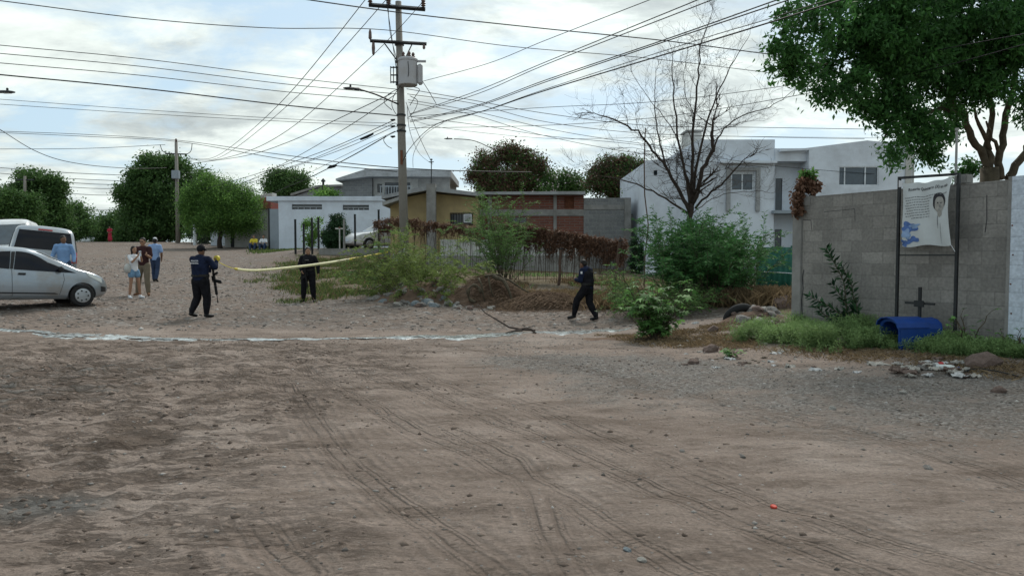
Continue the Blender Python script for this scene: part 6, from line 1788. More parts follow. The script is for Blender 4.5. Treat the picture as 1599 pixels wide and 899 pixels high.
    if o.get('glasses'):
        mbg = MB()
        for sg in (-1, 1):
            p_ = hd_ + look * .094 + rt * sg * .033 + up_ * .018
            mbg.tube([p_ - up_ * .014, p_, p_ + up_ * .012], [.014, .022, .016], 8)
        mbg.tube([hd_ + look * .094 - rt * .07 + up_ * .02, hd_ + look * .10 + up_ * .02, hd_ + look * .094 + rt * .07 + up_ * .02], .005, 4)
        mbg.build('sunglasses', 'black_plastic', T)
    return T, j
def text_mesh(txt, size, m, name, parent, bold=.0, align='CENTER', extr=.0015):
    cu = bpy.data.curves.new('txt', 'FONT'); cu.body = txt; cu.size = size; cu.align_x = align; cu.extrude = extr; cu.offset = bold; cu.space_character = 1.05; cu.resolution_u = 3
    o = bpy.data.objects.new('txt', cu); COL.objects.link(o)
    me = eval_mesh(o); bpy.data.objects.remove(o)
    return link_mesh(name, me, m, parent)
def rifle(label, loc, mat_rot, scale=1.0):
    T = thing('rifle', label, 'rifle', loc)
    T.rotation_euler = mat_rot
    # muzzle towards -z
    MB().box(-.022, .022, -.03, .03, -.20, .12).build('receiver', 'gun_black', T, bevel=.006)
    MB().tube([(0, 0, -.20), (0, 0, -.58)], .010, 8).tube([(0, 0, -.56), (0, 0, -.62)], .015, 8).build('barrel', 'gun_black', T)
    MB().box(-.024, .024, -.026, .026, -.42, -.202).build('handguard', 'gun_black', T, bevel=.006)
    MB().prism([(-.02, .12), (.02, .12), (.03, .38), (-.06, .38), (-.05, .26), (-.02, .2)], -.015, .015).build('stock', 'gun_black', T)
    MB().prism([(.0, -.10), (.0, -.03), (.17, -.08), (.19, -.15), (.15, -.16)], -.013, .013).build('magazine', 'gun_black', T)
    MB().prism([(.0, .04), (.0, .10), (.11, .14), (.13, .09)], -.014, .014).build('grip', 'gun_black', T)
    MB().tube([(-.03, 0, -.02), (-.055, 0, -.02)], .012, 6).tube([(-.055, 0, -.08), (-.055, 0, .05)], .016, 8).build('sight', 'gun_black', T)
    MB().tube([(0, .02, .34), (-.06, .05, .42), (-.02, .04, .5)], .009, 4).build('sling', 'gun_black', T)
    return T

# officer 1: back to the camera, walking, roll of tape in his raised right hand
L1 = G(314, 495); Y1 = L1.y; sc = (495 - 383) / F * Y1 / 1.76
o1 = Vector((L1.x, L1.y, surf(L1.x, L1.y)))
P1, J1 = person('officer in navy uniform seen from behind, lettering on his back, holding a roll of tape', o1, R(-14), sc,
    dict(hl=(-.10, 0, .90), hr=(.10, .0, .90), kl=(-.13, .05, .49), kr=(.12, .08, .48), al=(-.24, -.05, .12), ar=(.13, .03, .09), tl=(-.20, .08, .045), tr=(.20, .17, .035),
         sl=(-.20, 0, 1.43), sr=(.20, .02, 1.43), el=(-.20, .14, 1.20), wl=(-.04, .30, 1.18), er=(.33, .12, 1.24), wr=(.27, .26, 1.38), dr=(-.1, .3, .9), dl=(1, .3, .1), head=(.01, .03, 1.63), look=(.25, 1, -.1)),
    dict(shirt='navy_cloth', trousers='black_cloth', vest='navy_cloth', hat='helmet', belt=True, boot=.10, skin='skin_dark'), bulk=1.28, legw=1.25)
q_ = text_mesh('POLICIA', .052, 'white_cloth', 'back_lettering', P1, .0012)
q_.location = (-.02, -.180, 1.375); q_.rotation_euler = (R(90), 0, 0)
q2_ = text_mesh('MUNICIPAL', .043, 'white_cloth', 'back_lettering', P1, .0012)
q2_.location = (-.02, -.190, 1.32); q2_.rotation_euler = (R(90), 0, 0)
for qq in (q_, q2_): qq.location.x = -.02
MB().box(.05, .11, .045, .06, 1.70, 1.72).build('cap_badge', 'plaster_light', P1)
def at(Pp, v, s): 
    M4 = Matrix.Translation(Pp.location) @ Pp.rotation_euler.to_matrix().to_4x4() @ Matrix.Scale(s, 4); return M4 @ Vector(v)
T = thing('tape_roll', 'roll of yellow barrier tape in the raised hand of the officer seen from behind', 'tape roll', at(P1, (.265, .29, 1.45), sc), R(-14))
MB().lathe([(.035, -.03), (.075, -.03), (.075, .03), (.035, .03)], n=24, axis='y').build('roll', 'tape_yellow', T); MB().lathe([(.028, -.028), (.036, -.028), (.036, .028), (.028, .028)], n=16, axis='y').build('core', 'paper', T)
rifle('black rifle hanging muzzle down at the side of the officer seen from behind', at(P1, (.30, .12, .98), sc), (R(4), R(-6), R(-14)))
# officer 2: facing the camera
L2 = GS(482, 471); sc2 = (471 - 385) / F * L2.y / 1.76
P2, J2 = person('officer in black tactical uniform standing behind the yellow tape, looking to the right', L2, R(182), sc2,
    dict(hl=(-.10, 0, .92), hr=(.10, 0, .92), kl=(-.14, .02, .50), kr=(.14, .02, .50), al=(-.17, 0, .09), ar=(.17, 0, .09), tl=(-.21, .14, .035), tr=(.21, .14, .035),
         el=(-.30, -.02, 1.17), er=(.27, .02, 1.17), wl=(-.33, .06, .92), wr=(.16, .20, 1.00), look=(-.8, .9, 0)),
    dict(shirt='black_cloth', trousers='black_cloth', vest='black_cloth', belt=True, boot=.10), bulk=1.22, legw=1.22)
MB().box(-.06, .06, .166, .182, 1.335, 1.36).build('chest_badge', 'stone', P2)
rifle('short black rifle slung in front of the officer facing the camera', at(P2, (.04, .22, .92), sc2), (0, R(8), R(182)))
# officer 3: walking left
L3 = GS(917, 501); sc3 = (501 - 407) / F * L3.y / 1.62
P3, J3 = person('officer in navy shirt and black trousers striding to the left near the straw heap', L3, R(58), sc3,
    dict(pel=(0, 0, .90), waist=(0, 0, 1.02), chest=(0, .03, 1.22), neck=(0, .07, 1.38), head=(0, .13, 1.50), hl=(-.09, 0, .88), hr=(.09, 0, .88),
         kl=(-.11, .26, .54), kr=(.09, -.02, .47), al=(-.12, .34, .13), ar=(.10, -.22, .10), tl=(-.13, .50, .06), tr=(.10, -.07, .035),
         sl=(-.18, .06, 1.34), sr=(.18, .02, 1.34), el=(-.23, .10, 1.08), er=(.24, .02, 1.06), wl=(-.12, .30, 1.10), wr=(.10, .26, 1.04), dl=(.5, .6, .3), look=(.1, 1, -.15)),
    dict(shirt='navy_cloth', trousers='black_cloth', vest='black_cloth', belt=True, boot=.10, skin='skin_dark'), bulk=1.25, legw=1.22)
MB().box(-.275, -.262, .02, .07, 1.26, 1.32).build('sleeve_patch', 'white_cloth', P3)
MB().box(.05, .17, -.190, -.176, 1.27, 1.30).build('back_lettering', 'plaster_grey', P3)
# woman filming
L4 = GS(210, 466); s4 = (466 - 385) / F * L4.y / 1.74
P4_, _ = person('long haired woman in white top and denim shorts holding up a phone', L4, R(-118 + 360), s4,
    dict(hl=(-.09, 0, .90), hr=(.09, 0, .90), kl=(-.15, .03, .49), kr=(.12, .0, .49), al=(-.21, .0, .08), ar=(.16, -.03, .08), tl=(-.24, .14, .03), tr=(.19, .11, .03),
         sl=(-.16, 0, 1.40), sr=(.16, 0, 1.40), el=(-.16, .20, 1.24), wl=(-.05, .30, 1.43), er=(.18, .18, 1.22), wr=(.05, .30, 1.42), dl=(.1, .2, .9), dr=(-.1, .2, .9), look=(0, 1, 0)),
    dict(shirt='white_cloth', sleeve=.3, trousers='denim_short', leglen=.30, tname='shorts', shoes='white_cloth', hair_len=.34, skin='skin'), bulk=.86, legw=.92)
T = thing('handbag', 'pale lilac bag hanging at the hip of the woman with the phone', 'bag', at(P4_, (.21, -.02, 1.02), s4), R(60))
MB().lathe([(.05, -.15), (.085, -.13), (.10, -.02), (.08, .08), (.03, .13)], n=14).build('bag', 'plaster_light', T, smooth=True); MB().tube([(-.08, 0, .12), (-.05, 0, .36), (0, 0, .42), (.05, 0, .36), (.08, 0, .12)], .008, 5).build('strap', 'plaster_light', T)
T = thing('phone', 'small phone held up by the woman in denim shorts', 'phone', at(P4_, (0, .34, 1.50), s4), R(-118))
MB().box(-.04, .04, -.005, .005, -.08, .08).build('phone_body', 'white_paint', T, bevel=.003); MB().box(-.035, .035, -.0075, -.0055, -.07, .07).build('screen', 'glass_dark', T)
# man in black tee
L5 = GS(225, 461); s5 = (461 - 370) / F * L5.y / 1.77
P5_, _ = person('man in dark tee shirt, khaki trousers and sunglasses beside the woman with the phone', L5, R(182), s5,
    dict(hl=(-.09, 0, .92), hr=(.09, 0, .92), kl=(-.13, .06, .50), kr=(.14, .02, .50), al=(-.17, .08, .09), ar=(.20, -.02, .09), tl=(-.24, .22, .035), tr=(.22, .13, .035),
         el=(-.25, .06, 1.15), wl=(-.20, .28, 1.24), er=(.24, .08, 1.13), wr=(.06, .26, 1.20), dl=(-.5, .5, .2), dr=(-.9, .3, .1), look=(.05, 1, 0)),
    dict(shirt='maroon_tee', sleeve=.5, trousers='khaki', shoes='brown_boot', glasses=True, boot=.06), bulk=1.05)
# man with cap, from behind
L6 = GS(243, 440); s6 = (440 - 370) / F * L6.y / 1.80
P6_, _ = person('man in light blue shirt and white cap walking away up the road', L6, R(8), s6,
    dict(kl=(-.09, .08, .50), kr=(.09, -.02, .50), al=(-.08, .05, .09), ar=(.07, -.16, .11), tl=(-.10, .20, .035), tr=(.08, -.02, .035), el=(-.26, -.06, 1.15), er=(.26, -.04, 1.14), wl=(-.30, .02, .90), wr=(.22, .08, .90)),
    dict(shirt='sky_shirt', sleeve=.5, trousers='jeans', hat='white_cap', skin='skin_dark', hem=-.03), bulk=1.08)
# man behind the hatchback
Y7 = 23.0; x7 = X(100, Y7); z7 = gz(x7, Y7); s7 = (Z(369, Y7) - z7) / 1.73
P7_, _ = person('bearded man in light blue long sleeved shirt leaning behind the silver hatchback', (x7, Y7, z7), R(210), s7,
    dict(el=(-.27, .0, 1.17), er=(.27, -.02, 1.18), wl=(-.27, .10, .95), wr=(.36, .08, 1.00), look=(-.7, .8, -.1)),
    dict(shirt='blue_shirt', trousers='jeans', skin='skin_dark'), bulk=1.1)
MB().tube([(-.03, .0, 0), (0, .0, 0), (.03, .0, 0)], [.01, .02, .01], 6).build('beard', 'hair', P7_).location = Vector((-.05, .06, 1.545))
# distant woman in red
Y8 = 67; x8 = X(173, Y8); z8 = gz(x8, Y8); s8 = (Z(353, Y8) - z8) / 1.74
T8, _ = person('distant woman in a long red dress standing on the crest of the road', (x8, Y8, z8 - .02), R(180), s8,
    dict(el=(-.24, .05, 1.15), er=(.24, .05, 1.15), wl=(-.10, .18, 1.05), wr=(.10, .18, 1.05)), dict(shirt='red_dress', sleeve=.5, trousers='red_dress', tname='skirt_lining', shoes='skin', hair_len=.2), bulk=1.05, vox=.018)
caps_mesh('skirt', [((0, 0, 1.0), .15, (0, 0, .3), .25, (1, .8))], 'red_dress', T8, .02, 2)
# two people seated by the wall
for px, py, lb, sh in [(398, 382, 'person in yellow top sitting on the ground under the bright green tree', 'yellow_shirt'), (413, 381, 'person in white top sitting by the garage door', 'white_cloth')]:
    Y9 = 51.5; x9 = X(px, Y9); z9 = gz(x9, Y9)
    person(lb, (x9, Y9, z9), R(180), 1.0,
        dict(pel=(0, 0, .26), waist=(0, 0, .40), chest=(0, .05, .62), neck=(0, .07, .80), head=(0, .10, .95), hl=(-.09, .02, .24), hr=(.09, .02, .24), kl=(-.16, .38, .46), kr=(.18, .36, .44), al=(-.14, .46, .09), ar=(.16, .44, .09),
             tl=(-.15, .60, .035), tr=(.18, .58, .035), sl=(-.18, .06, .75), sr=(.18, .06, .75), el=(-.24, .22, .52), er=(.24, .22, .52), wl=(-.14, .40, .50), wr=(.14, .40, .50)),
        dict(shirt=sh, sleeve=.5, trousers='jeans'), vox=.018)
# ================================================================ POLES AND CABLES
Yp_ = 26.0
pb = Vector((X(633, Yp_), Yp_, gz(X(633, Yp_), Yp_) - .3)); ptop = P(622, 3, Yp_)
T = thing('utility_pole', 'tall concrete utility pole with two crossarms and a grey transformer at the street corner', 'utility pole', pb)
def lpz(px, py, dy=0): return P(px, py, Yp_ + dy) - pb
ax_ = ptop - pb
MB().tube([Vector((0, 0, 0)), ax_ * .5, ax_], [.165, .145, .105], 12).build('pole', 'pole_concrete', T, smooth=True)
def axis_at(py):
    f = (Z(py, Yp_) - pb.z) / ax_.z; return ax_ * f
for pyl, pl, pr_, th in ((16, (576, 8), (664, 15), .075), (67, (578, 64), (666, 69), .06)):
    a_ = lpz(*pl, -.2); c_ = lpz(*pr_, -.2)
    MB().tube([a_, c_], th, 4).build('crossarm', 'dark_steel', T)
for (px, py, dy_, h_) in [(578, 6, -.2, .34), (607, 8, -.2, .34), (661, 12, -.2, .34)]:
    p_ = lpz(px, py, dy_)
    ins = [(.03, 0), (.05, .04), (.09, .06), (.05, .10), (.09, .14), (.05, .18), (.08, .22), (.04, .27), (.05, .31)]
    MB().lathe(ins, c=tuple(p_), n=12).build('insulator', 'porcelain', T)
MB().lathe([(.02, -.45), (.045, -.40), (.06, -.2), (.045, -.02), (.03, 0)], c=tuple(lpz(583, 66, -.25)), n=10).build('fuse_cutout', 'porcelain', T)
MB().lathe([(.03, 0), (.06, .05), (.05, .25), (.02, .35)], c=tuple(lpz(578, 62, -.25)), n=10).build('fuse_cutout', 'porcelain', T)
MB().lathe([(.02, -.16), (.05, -.12), (.04, 0)], c=tuple(lpz(662, 70, -.25)), n=8).build('insulator', 'porcelain', T)
MB().tube([lpz(601, 69, -.15), lpz(621, 96, -.12)], .022, 5).tube([lpz(643, 70, -.15), lpz(632, 93, -.12)], .022, 5).build('arm_brace', 'dark_steel', T)
tc_ = lpz(637, 133, -.38)
k_ = Yp_ / F
tr = MB().lathe([(.30, -.02), (.325, .0), (.325, .78), (.345, .80), (.345, .86), (.30, .90), (.12, .94)], c=tuple(tc_), n=28).build('transformer', 'transformer', T, smooth=False)
mb = MB()
for an in (.3, 1.2, 2.3): 
    x_, y_ = tc_.x + math.cos(-an) * .2, tc_.y + math.sin(-an) * .2
    mb.lathe([(.05, .9), (.07, .95), (.04, .98), (.06, 1.02), (.03, 1.08)], c=(x_, y_, tc_.z), n=8)
mb.build('bushing', 'porcelain', tr)
MB().box(tc_.x + .33, tc_.x + .50, tc_.y - .12, tc_.y + .15, tc_.z + .02, tc_.z + .70).build('cooling_fin', 'transformer', tr, bevel=.04, seg=3)
MB().box(tc_.x + .2, tc_.x + .62, tc_.y - .05, tc_.y + .05, tc_.z + .77, tc_.z + .83).build('mount', 'transformer', tr)
mb = MB(); 
for zz_ in (.12, .36, .62): mb.box(tc_.x - .62, tc_.x - .3, tc_.y + .16, tc_.y + .2, tc_.z + zz_, tc_.z + zz_ + .04)
for xx in (-.62, -.52, -.42, -.33): mb.tube([(tc_.x + xx, tc_.y + .18, tc_.z + .10), (tc_.x + xx, tc_.y + .18, tc_.z + .68)], .016, 5)
mb.build('secondary_rack', 'dark_steel', T)
mb = MB()
def curve_pts(p, n_=14):
    p = [Vector(q_) for q_ in p]; o_ = []
    for i in range(len(p) - 1):
        p0 = p[max(i - 1, 0)]; p1 = p[i]; p2 = p[i + 1]; p3 = p[min(i + 2, len(p) - 1)]
        for k_ in range(n_):
            t_ = k_ / n_
            o_.append(.5 * ((2 * p1) + (-p0 + p2) * t_ + (2 * p0 - 5 * p1 + 4 * p2 - p3) * t_ ** 2 + (-p0 + 3 * p1 - 3 * p2 + p3) * t_ ** 3))
    o_.append(p[-1]); return o_
for path in [[(603, 0, -.3), (612, 60, -.4), (619, 110, -.45), (622, 132, -.4)], [(606, 8, -.3), (609, 50, -.35), (620, 95, -.3)], [(637, 96, -.7), (638, 115, -.72), (633, 132, -.6)],
             [(634, 160, -.2), (645, 190, -.5), (660, 225, -.5), (675, 255, -.2)], [(625, 135, -.3), (615, 150, -.4), (612, 165, -.4), (618, 178, -.3)], [(655, 120, -.3), (668, 140, -.4), (681, 162, -.4)],
             [(620, 140, -.3), (606, 148, -.5), (600, 160, -.5), (612, 172, -.3)], [(640, 150, -.3), (652, 158, -.4), (646, 175, -.4), (636, 185, -.3)], [(630, 200, -.3), (601, 215, -.5), (603, 226, -.5), (612, 232, -.5)],
             [(640, 165, -.3), (649, 150, -.3), (655, 140, -.3), (646, 136, -.3)]]:
    mb.tube(curve_pts([lpz(*q_) for q_ in path], 6), .011, 4)
mb.build('jumper_wire', 'cable', T)
mb = MB()
for py in (70, 97, 132, 180, 196, 205): 
    c_ = axis_at(py); mb.lathe([(.165, -.03), (.165, .03)], c=tuple(c_), n=12)
mb.build('steel_band', 'dark_steel', T)
for py in (187, 197, 213):
    p_ = lpz(617, py, -.22); MB().tube([p_, p_ + Vector((-.10, 0, -.02)), p_ + Vector((-.16, 0, .0))], [.03, .045, .02], 6).build('cable_clamp', 'black_metal', T)
MB().box(lpz(628, 258).x - .03, lpz(628, 258).x + .05, -.20, -.165, lpz(628, 258).z, lpz(628, 236).z).build('number_strip', 'rust', T)
def street_lamp_arm(T, pts, hp, rot=0, inv=False):
    MB().tube(curve_pts(pts, 6), .03, 7).build('lamp_arm', 'dark_steel', T)
    h_ = Vector(hp); d_ = (Vector(pts[-1]) - Vector(pts[-2])); d_.z = 0; d_.normalize(); s_ = Vector((-d_.y, d_.x, 0))
    vs = []
    sec = [(-.02, .035, .03), (.04, .07, .05), (.2, .10, .05), (.38, .11, .045), (.5, .08, .03), (.56, .03, .015)]
    for t_, w_, hh in sec:
        for (a_, b_) in ((-1, -.5), (1, -.5), (1, .3), (.5, 1), (-.5, 1), (-1, .3)): vs.append(h_ + d_ * t_ + s_ * a_ * w_ + Vector((0, 0, b_ * hh)))
    fs = [(i * 6 + q_, i * 6 + (q_ + 1) % 6, (i + 1) * 6 + (q_ + 1) % 6, (i + 1) * 6 + q_) for i in range(5) for q_ in range(6)] + [tuple(range(5, -1, -1)), tuple(range(30, 36))]
    hd__ = MB().add(vs, fs).build('lamp_head', 'dark_steel', T)
    c_ = h_ + d_ * .3 - Vector((0, 0, .035)); MB().box(c_.x - .12, c_.x + .12, c_.y - .06, c_.y + .06, c_.z - .006, c_.z + .002).build('lens', 'lamp_glass', hd__)
    MB().lathe([(.035, 0), (.035, .07), (.02, .09)], c=tuple(h_ + d_ * .32 + Vector((0, 0, .045))), n=10).build('photocell', 'dark_steel', hd__)
street_lamp_arm(T, [lpz(622, 163, -.1), lpz(604, 155, -.3), lpz(585, 147, -.5), lpz(562, 140, -.7)], lpz(562, 140, -.7))

# far pole on the left
Yq = 64.0
qb = Vector((X(279, Yq), Yq, gz(X(279, Yq), Yq) - .2))
TQ = thing('utility_pole', 'slim concrete utility pole with a small grey transformer box further up the road', 'utility pole', qb)
def lq(px, py, dy=0): return P(px, py, Yq + dy) - qb
MB().tube([Vector((0, 0, 0)), lq(275, 222)], [.19, .12], 10).build('pole', 'pole_concrete', TQ, smooth=True)
MB().box(lq(272, 280).x, lq(283, 280).x, -.55, -.16, lq(278, 280).z, lq(278, 267).z).build('transformer', 'gate_grey', TQ, bevel=.04)
MB().tube([lq(258, 240), lq(292, 241)], .06, 4).build('crossarm', 'dark_steel', TQ); MB().lathe([(.05, 0), (.1, .1), (.1, .25), (.05, .35)], c=tuple(lq(275, 223)), n=8).build('insulator', 'porcelain', TQ)
MB().tube(curve_pts([lq(250, 226), lq(254, 236), lq(262, 240)], 5) , .03, 4, cap=False).tube(curve_pts([lq(300, 224), lq(298, 236), lq(290, 242)], 5), .03, 4, cap=False).tube(curve_pts([lq(280, 285), lq(290, 290), lq(300, 294)], 5), .03, 4).build('jumper_wire', 'cable', TQ)
for (px, pyt, pyb, Y, r_, lb) in [(39, 275, 345, 58, .14, 'slim pale utility pole among the trees at the left edge'), (182, 328, 372, 95, .2, 'far small utility pole at the end of the road'), (126, 352, 378, 88, .12, 'short distant post left of the white car')]:
    b_ = Vector((X(px, Y), Y, gz(X(px, Y), Y) - .2)); T_ = thing('utility_pole', lb, 'utility pole', b_)
    tp = P(px, pyt, Y) - b_
    MB().tube([(0, 0, 0), tp], [r_, r_ * .7], 8).build('pole', 'pole_concrete', T_, smooth=True)
    if px != 126: MB().tube([tp + Vector((-.7, 0, -.3)), tp + Vector((.7, 0, -.3))], .06, 4).build('crossarm', 'dark_steel', T_)
# lamp on a pole behind the brick building
Yl = 52.5; b_ = Vector((X(800, Yl), Yl, 1.2))
TL = thing('street_lamp', 'street lamp reaching left in front of the reddish tree', 'street lamp', b_)
def ll_(px, py, dy=0): return P(px, py, Yl + dy) - b_
MB().tube([(0, 0, 0), ll_(800, 246)], [.12, .08], 10).build('pole', 'pole_concrete', TL, smooth=True)
street_lamp_arm(TL, [ll_(800, 247), ll_(770, 233, -.2), ll_(740, 220, -.4), ll_(709, 217, -.6)], ll_(706, 217, -.6))
# lamp whose head enters at the left edge
Yl = 24; b_ = Vector((X(-60, Yl), Yl, .9))
TL = thing('street_lamp', 'street lamp head entering the picture at the left edge', 'street lamp', b_)
MB().tube([(0, 0, 0), P(-60, 160, Yl) - b_], [.12, .08], 10).build('pole', 'pole_concrete', TL, smooth=True)
street_lamp_arm(TL, [P(-60, 162, Yl) - b_, P(-40, 152, Yl) - b_, P(-15, 145, Yl) - b_, P(2, 144, Yl) - b_], P(-4, 144, Yl) - b_)

cab_n = 0
def cable(label, group, pts, r=.012, name='power_cable', m='cable'):
    """a hanging cable through three or more world points"""
    w_ = [P(*q_) for q_ in pts]
    if pts[0][0] < 0: w_.insert(0, w_[0] + (w_[0] - w_[1]) * 1.8)
    if pts[-1][1] < 0 or pts[-1][0] > 1590: w_.append(w_[-1] + (w_[-1] - w_[-2]) * 1.8)
    o = MB().tube(curve_pts(w_, 10), r, 4).build(name, m)
    tag(o, label, 'cable', group=group)
    return o
GA = 'cables crossing the left half of the sky to the big pole'
for i, (pts, r_) in enumerate([
        ([(-30, 68, 21), (220, 92, 23), (450, 121, 25), (622, 140, 26)], .011), ([(-30, 81, 21), (220, 104, 23), (450, 132, 25), (622, 147, 26)], .011), ([(-30, 96, 21), (220, 118, 23), (450, 144, 25), (622, 158, 26)], .011),
        ([(-30, 114, 21), (220, 138, 23), (450, 165, 25), (622, 181, 26)], .019), ([(-30, 153, 26), (230, 172, 27), (450, 186, 27), (620, 193, 26)], .008), ([(-30, 161, 26), (230, 178, 27), (450, 190, 27), (620, 198, 26)], .008)]):
    cable(['uppermost of the four parallel dark cables on the left sky', 'second of the four parallel dark cables on the left sky', 'third of the four parallel dark cables on the left sky', 'thickest and lowest of the four parallel dark cables on the left sky',
           'upper of the two faint thin cables below the thick one', 'lower of the two faint thin cables below the thick one'][i], GA, pts, r_)
cable('long dark cable sloping from the top left corner to the pole top and beyond', GA, [(-20, -1, 18), (230, 30, 20), (420, 44, 22), (600, 47, 24), (800, 73, 26), (1010, 91, 28), (1210, 115, 30)], .012)
cable('thick dark cable crossing just above the upper crossarm towards the big tree', GA, [(460, -3, 18), (640, 22, 19), (850, 45, 20), (1039, 64, 21), (1230, 88, 22), (1420, 104, 23)], .015)
cable('long sagging wire from the left edge down behind the big dark tree', GA, [(-20, 190, 40), (60, 238, 45), (125, 256, 50), (205, 263, 58), (260, 262, 64)], .022)
GB = 'thin cables between the far pole and its neighbours'
for pts, lb in [([(-30, 204, 60), (130, 210, 62), (275, 219, 64), (450, 243, 45), (620, 262, 30), (830, 269, 34)], 'thin cable running level over the top of the far pole'),
            ([(-30, 206, 62), (130, 213, 63), (275, 221, 64), (450, 250, 45), (620, 268, 30)], 'faint cable just below the top wire of the far pole'),
            ([(-30, 233, 64), (130, 232, 64), (258, 226, 64)], 'faint level cable ending at the far pole from the left edge')]: cable(lb, GB, pts, .02)
GC = 'distant faint cables low over the road'
for i, (y0_, y1_, Y, xa_, xb_) in enumerate([(262, 274, 70, 0, 200), (282, 289, 72, 75, 196), (290, 295, 74, 80, 200), (301, 305, 76, 95, 196), (325, 328, 80, 110, 190), (270, 283, 74, -10, 196), (334, 338, 84, 120, 185)]):
    cable(['highest distant wire just above the far tree tops on the left', 'second distant wire left of the big dark tree', 'third distant wire left of the big dark tree', 'fourth distant wire left of the big dark tree', 'distant wire just over the far small pole', 'distant wire reaching left to the frame edge below the top one', 'lowest distant wire near the end of the road'][i], GC, [(xa_, y0_, Y), ((xa_ + xb_) / 2, (y0_ + y1_) / 2 + 1.5, Y), (xb_, y1_, Y)], .026)
GD = 'cables from the far pole rising over the big pole'
for i, pts in enumerate([
        [(296, 248, 62), (330, 247, 55), (370, 222, 42), (450, 148, 30), (568, 3, 26), (600, -40, 24)], [(300, 250, 62), (345, 245, 52), (450, 164, 32), (603, 0, 25.8), (630, -40, 25)],
        [(300, 256, 62), (370, 242, 46), (450, 203, 34), (583, 86, 26)], [(302, 255, 62), (380, 244, 46), (450, 222, 36), (540, 180, 29), (612, 146, 26)], [(380, 286, 55), (450, 252, 42), (540, 200, 31), (617, 148, 26)]]):
    cable(['steepest cable climbing from the far pole to the upper crossarm', 'second steep cable climbing from the far pole past the upper crossarm', 'cable climbing from the far pole to the fuse on the lower crossarm',
           'cable climbing from the far pole to just above the lamp arm', 'thin cable rising from the light green tree to the pole'][i], GD, pts, .016)
cable('wire rising from the fuse on the lower crossarm past the pole to the top', GD, [(583, 86, 25.8), (620, 48, 25.4), (663, 0, 25), (690, -35, 24)], .012)
GE = 'bundled service cables from the lower clamps down to the left'
for i, (pts, r_) in enumerate([([(300, 300, 58), (380, 278, 44), (500, 238, 32), (617, 187, 26)], .014), ([(330, 300, 58), (450, 262, 38), (540, 226, 30), (617, 192, 26)], .012), ([(340, 304, 58), (450, 264, 38), (545, 229, 30), (617, 197, 26)], .012),
                       ([(430, 300, 50), (482, 278, 40), (545, 246, 31), (603, 213, 26)], .022), ([(430, 302, 50), (480, 272, 40), (560, 232, 30), (617, 205, 26)], .010)]):
    cable(['uppermost service cable from the pole clamps down to the left', 'second service cable from the pole clamps down to the left', 'third service cable from the pole clamps down to the left', 'thick black service cable ending in a loop left of the pole', 'thin slack service wire beside the thick black one'][i], GE, pts, r_)
T = thing('splice_box', 'small black cable splice hanging on the thick service cable', 'splice', P(519, 261, 33.5))
MB().tube([(-.22, 0, -.05), (-.1, 0, 0), (.1, 0, .05), (.2, 0, .1)], [.03, .07, .07, .03], 6).build('splice', 'black_metal', T)
T = thing('splice_box', 'black cable splice close to the pole', 'splice', P(573, 214, 28)); MB().tube([(-.25, 0, -.1), (0, 0, 0), (.25, 0, .12)], [.03, .05, .03], 6).build('splice', 'black_metal', T)
GF = 'cables from the big pole rising to the upper right'
for i, (pts, r_) in enumerate([
        ([(657, 128, 26), (760, 100, 22), (850, 64, 19), (1020, -2, 14), (1060, -18, 13)], .009), ([(640, 178, 26), (740, 144, 22), (850, 98, 18), (1090, 0, 12), (1130, -18, 11)], .010), ([(640, 179, 26), (745, 147, 22), (850, 102, 18), (1112, 0, 12), (1150, -16, 11)], .010),
        ([(640, 189, 26), (740, 166, 21), (850, 126, 17), (1036, 63, 12.5), (1214, 0, 10), (1260, -16, 9.5)], .010), ([(640, 191, 26), (740, 168, 21), (850, 129, 17), (1036, 66, 12.5), (1232, 0, 10), (1270, -14, 9.5)], .010),
        ([(625, 262, 26.2), (640, 232, 25), (680, 195, 23), (760, 172, 20), (850, 142, 17), (1089, 70, 12.6), (1200, 36, 11.5), (1330, -5, 10)], .013), ([(640, 204, 26), (740, 178, 21), (850, 140, 17), (1080, 66, 13), (1200, 30, 11.5), (1330, -12, 10)], .007)]):
    cable(['thin topmost cable from the transformer to the top of the picture', 'upper strand of the first pair rising right from the pole', 'lower strand of the first pair rising right from the pole', 'upper strand of the thick pair rising to the upper right',
           'lower strand of the thick pair rising to the upper right', 'thick cable looping down behind the pole then up to the big tree', 'thin cable hugging the looping thick one'][i], GF, pts, r_)
GH = 'cables fanning right from the big pole behind the bare tree'
for i, (pts, r_) in enumerate([
        ([(635, 139, 26), (740, 157, 27), (850, 177, 28), (1010, 196, 30), (1180, 199, 30), (1360, 202, 30)], .011), ([(636, 147, 26), (740, 162, 28), (850, 190, 30), (1000, 208, 31), (1190, 214, 31), (1350, 217, 31)], .011),
        ([(637, 156, 26), (740, 174, 28), (850, 200, 30), (940, 216, 31), (1060, 232, 32), (1130, 246, 33.5)], .010), ([(638, 160, 26), (740, 180, 28), (850, 212, 30), (1000, 240, 32), (1200, 262, 33)], .010), ([(640, 182, 26), (750, 196, 28), (860, 213, 30), (1010, 228, 32), (1200, 258, 33), (1410, 275, 34)], .010),
        ([(636, 185, 26), (700, 201, 28), (850, 216, 30), (960, 216, 31), (1110, 213, 33), (1400, 216, 36)], .007)]):
    cable(['highest cable running right from the pole to the big tree', 'second cable running right from the pole over the white house roof', 'third cable fanning right from the pole', 'fourth cable fanning right across the white house', 'cable dropping right from the lamp arm height across the white house', 'thin level wire between pole and bare tree'][i], GH, pts, r_)
cable('thin cable drooping from the big tree across the bare tree crown', GH, [(1605, 52, 12), (1450, 82, 14), (1340, 112, 16), (1200, 138, 19), (1010, 160, 22), (850, 168, 24), (640, 182, 26)], .008)
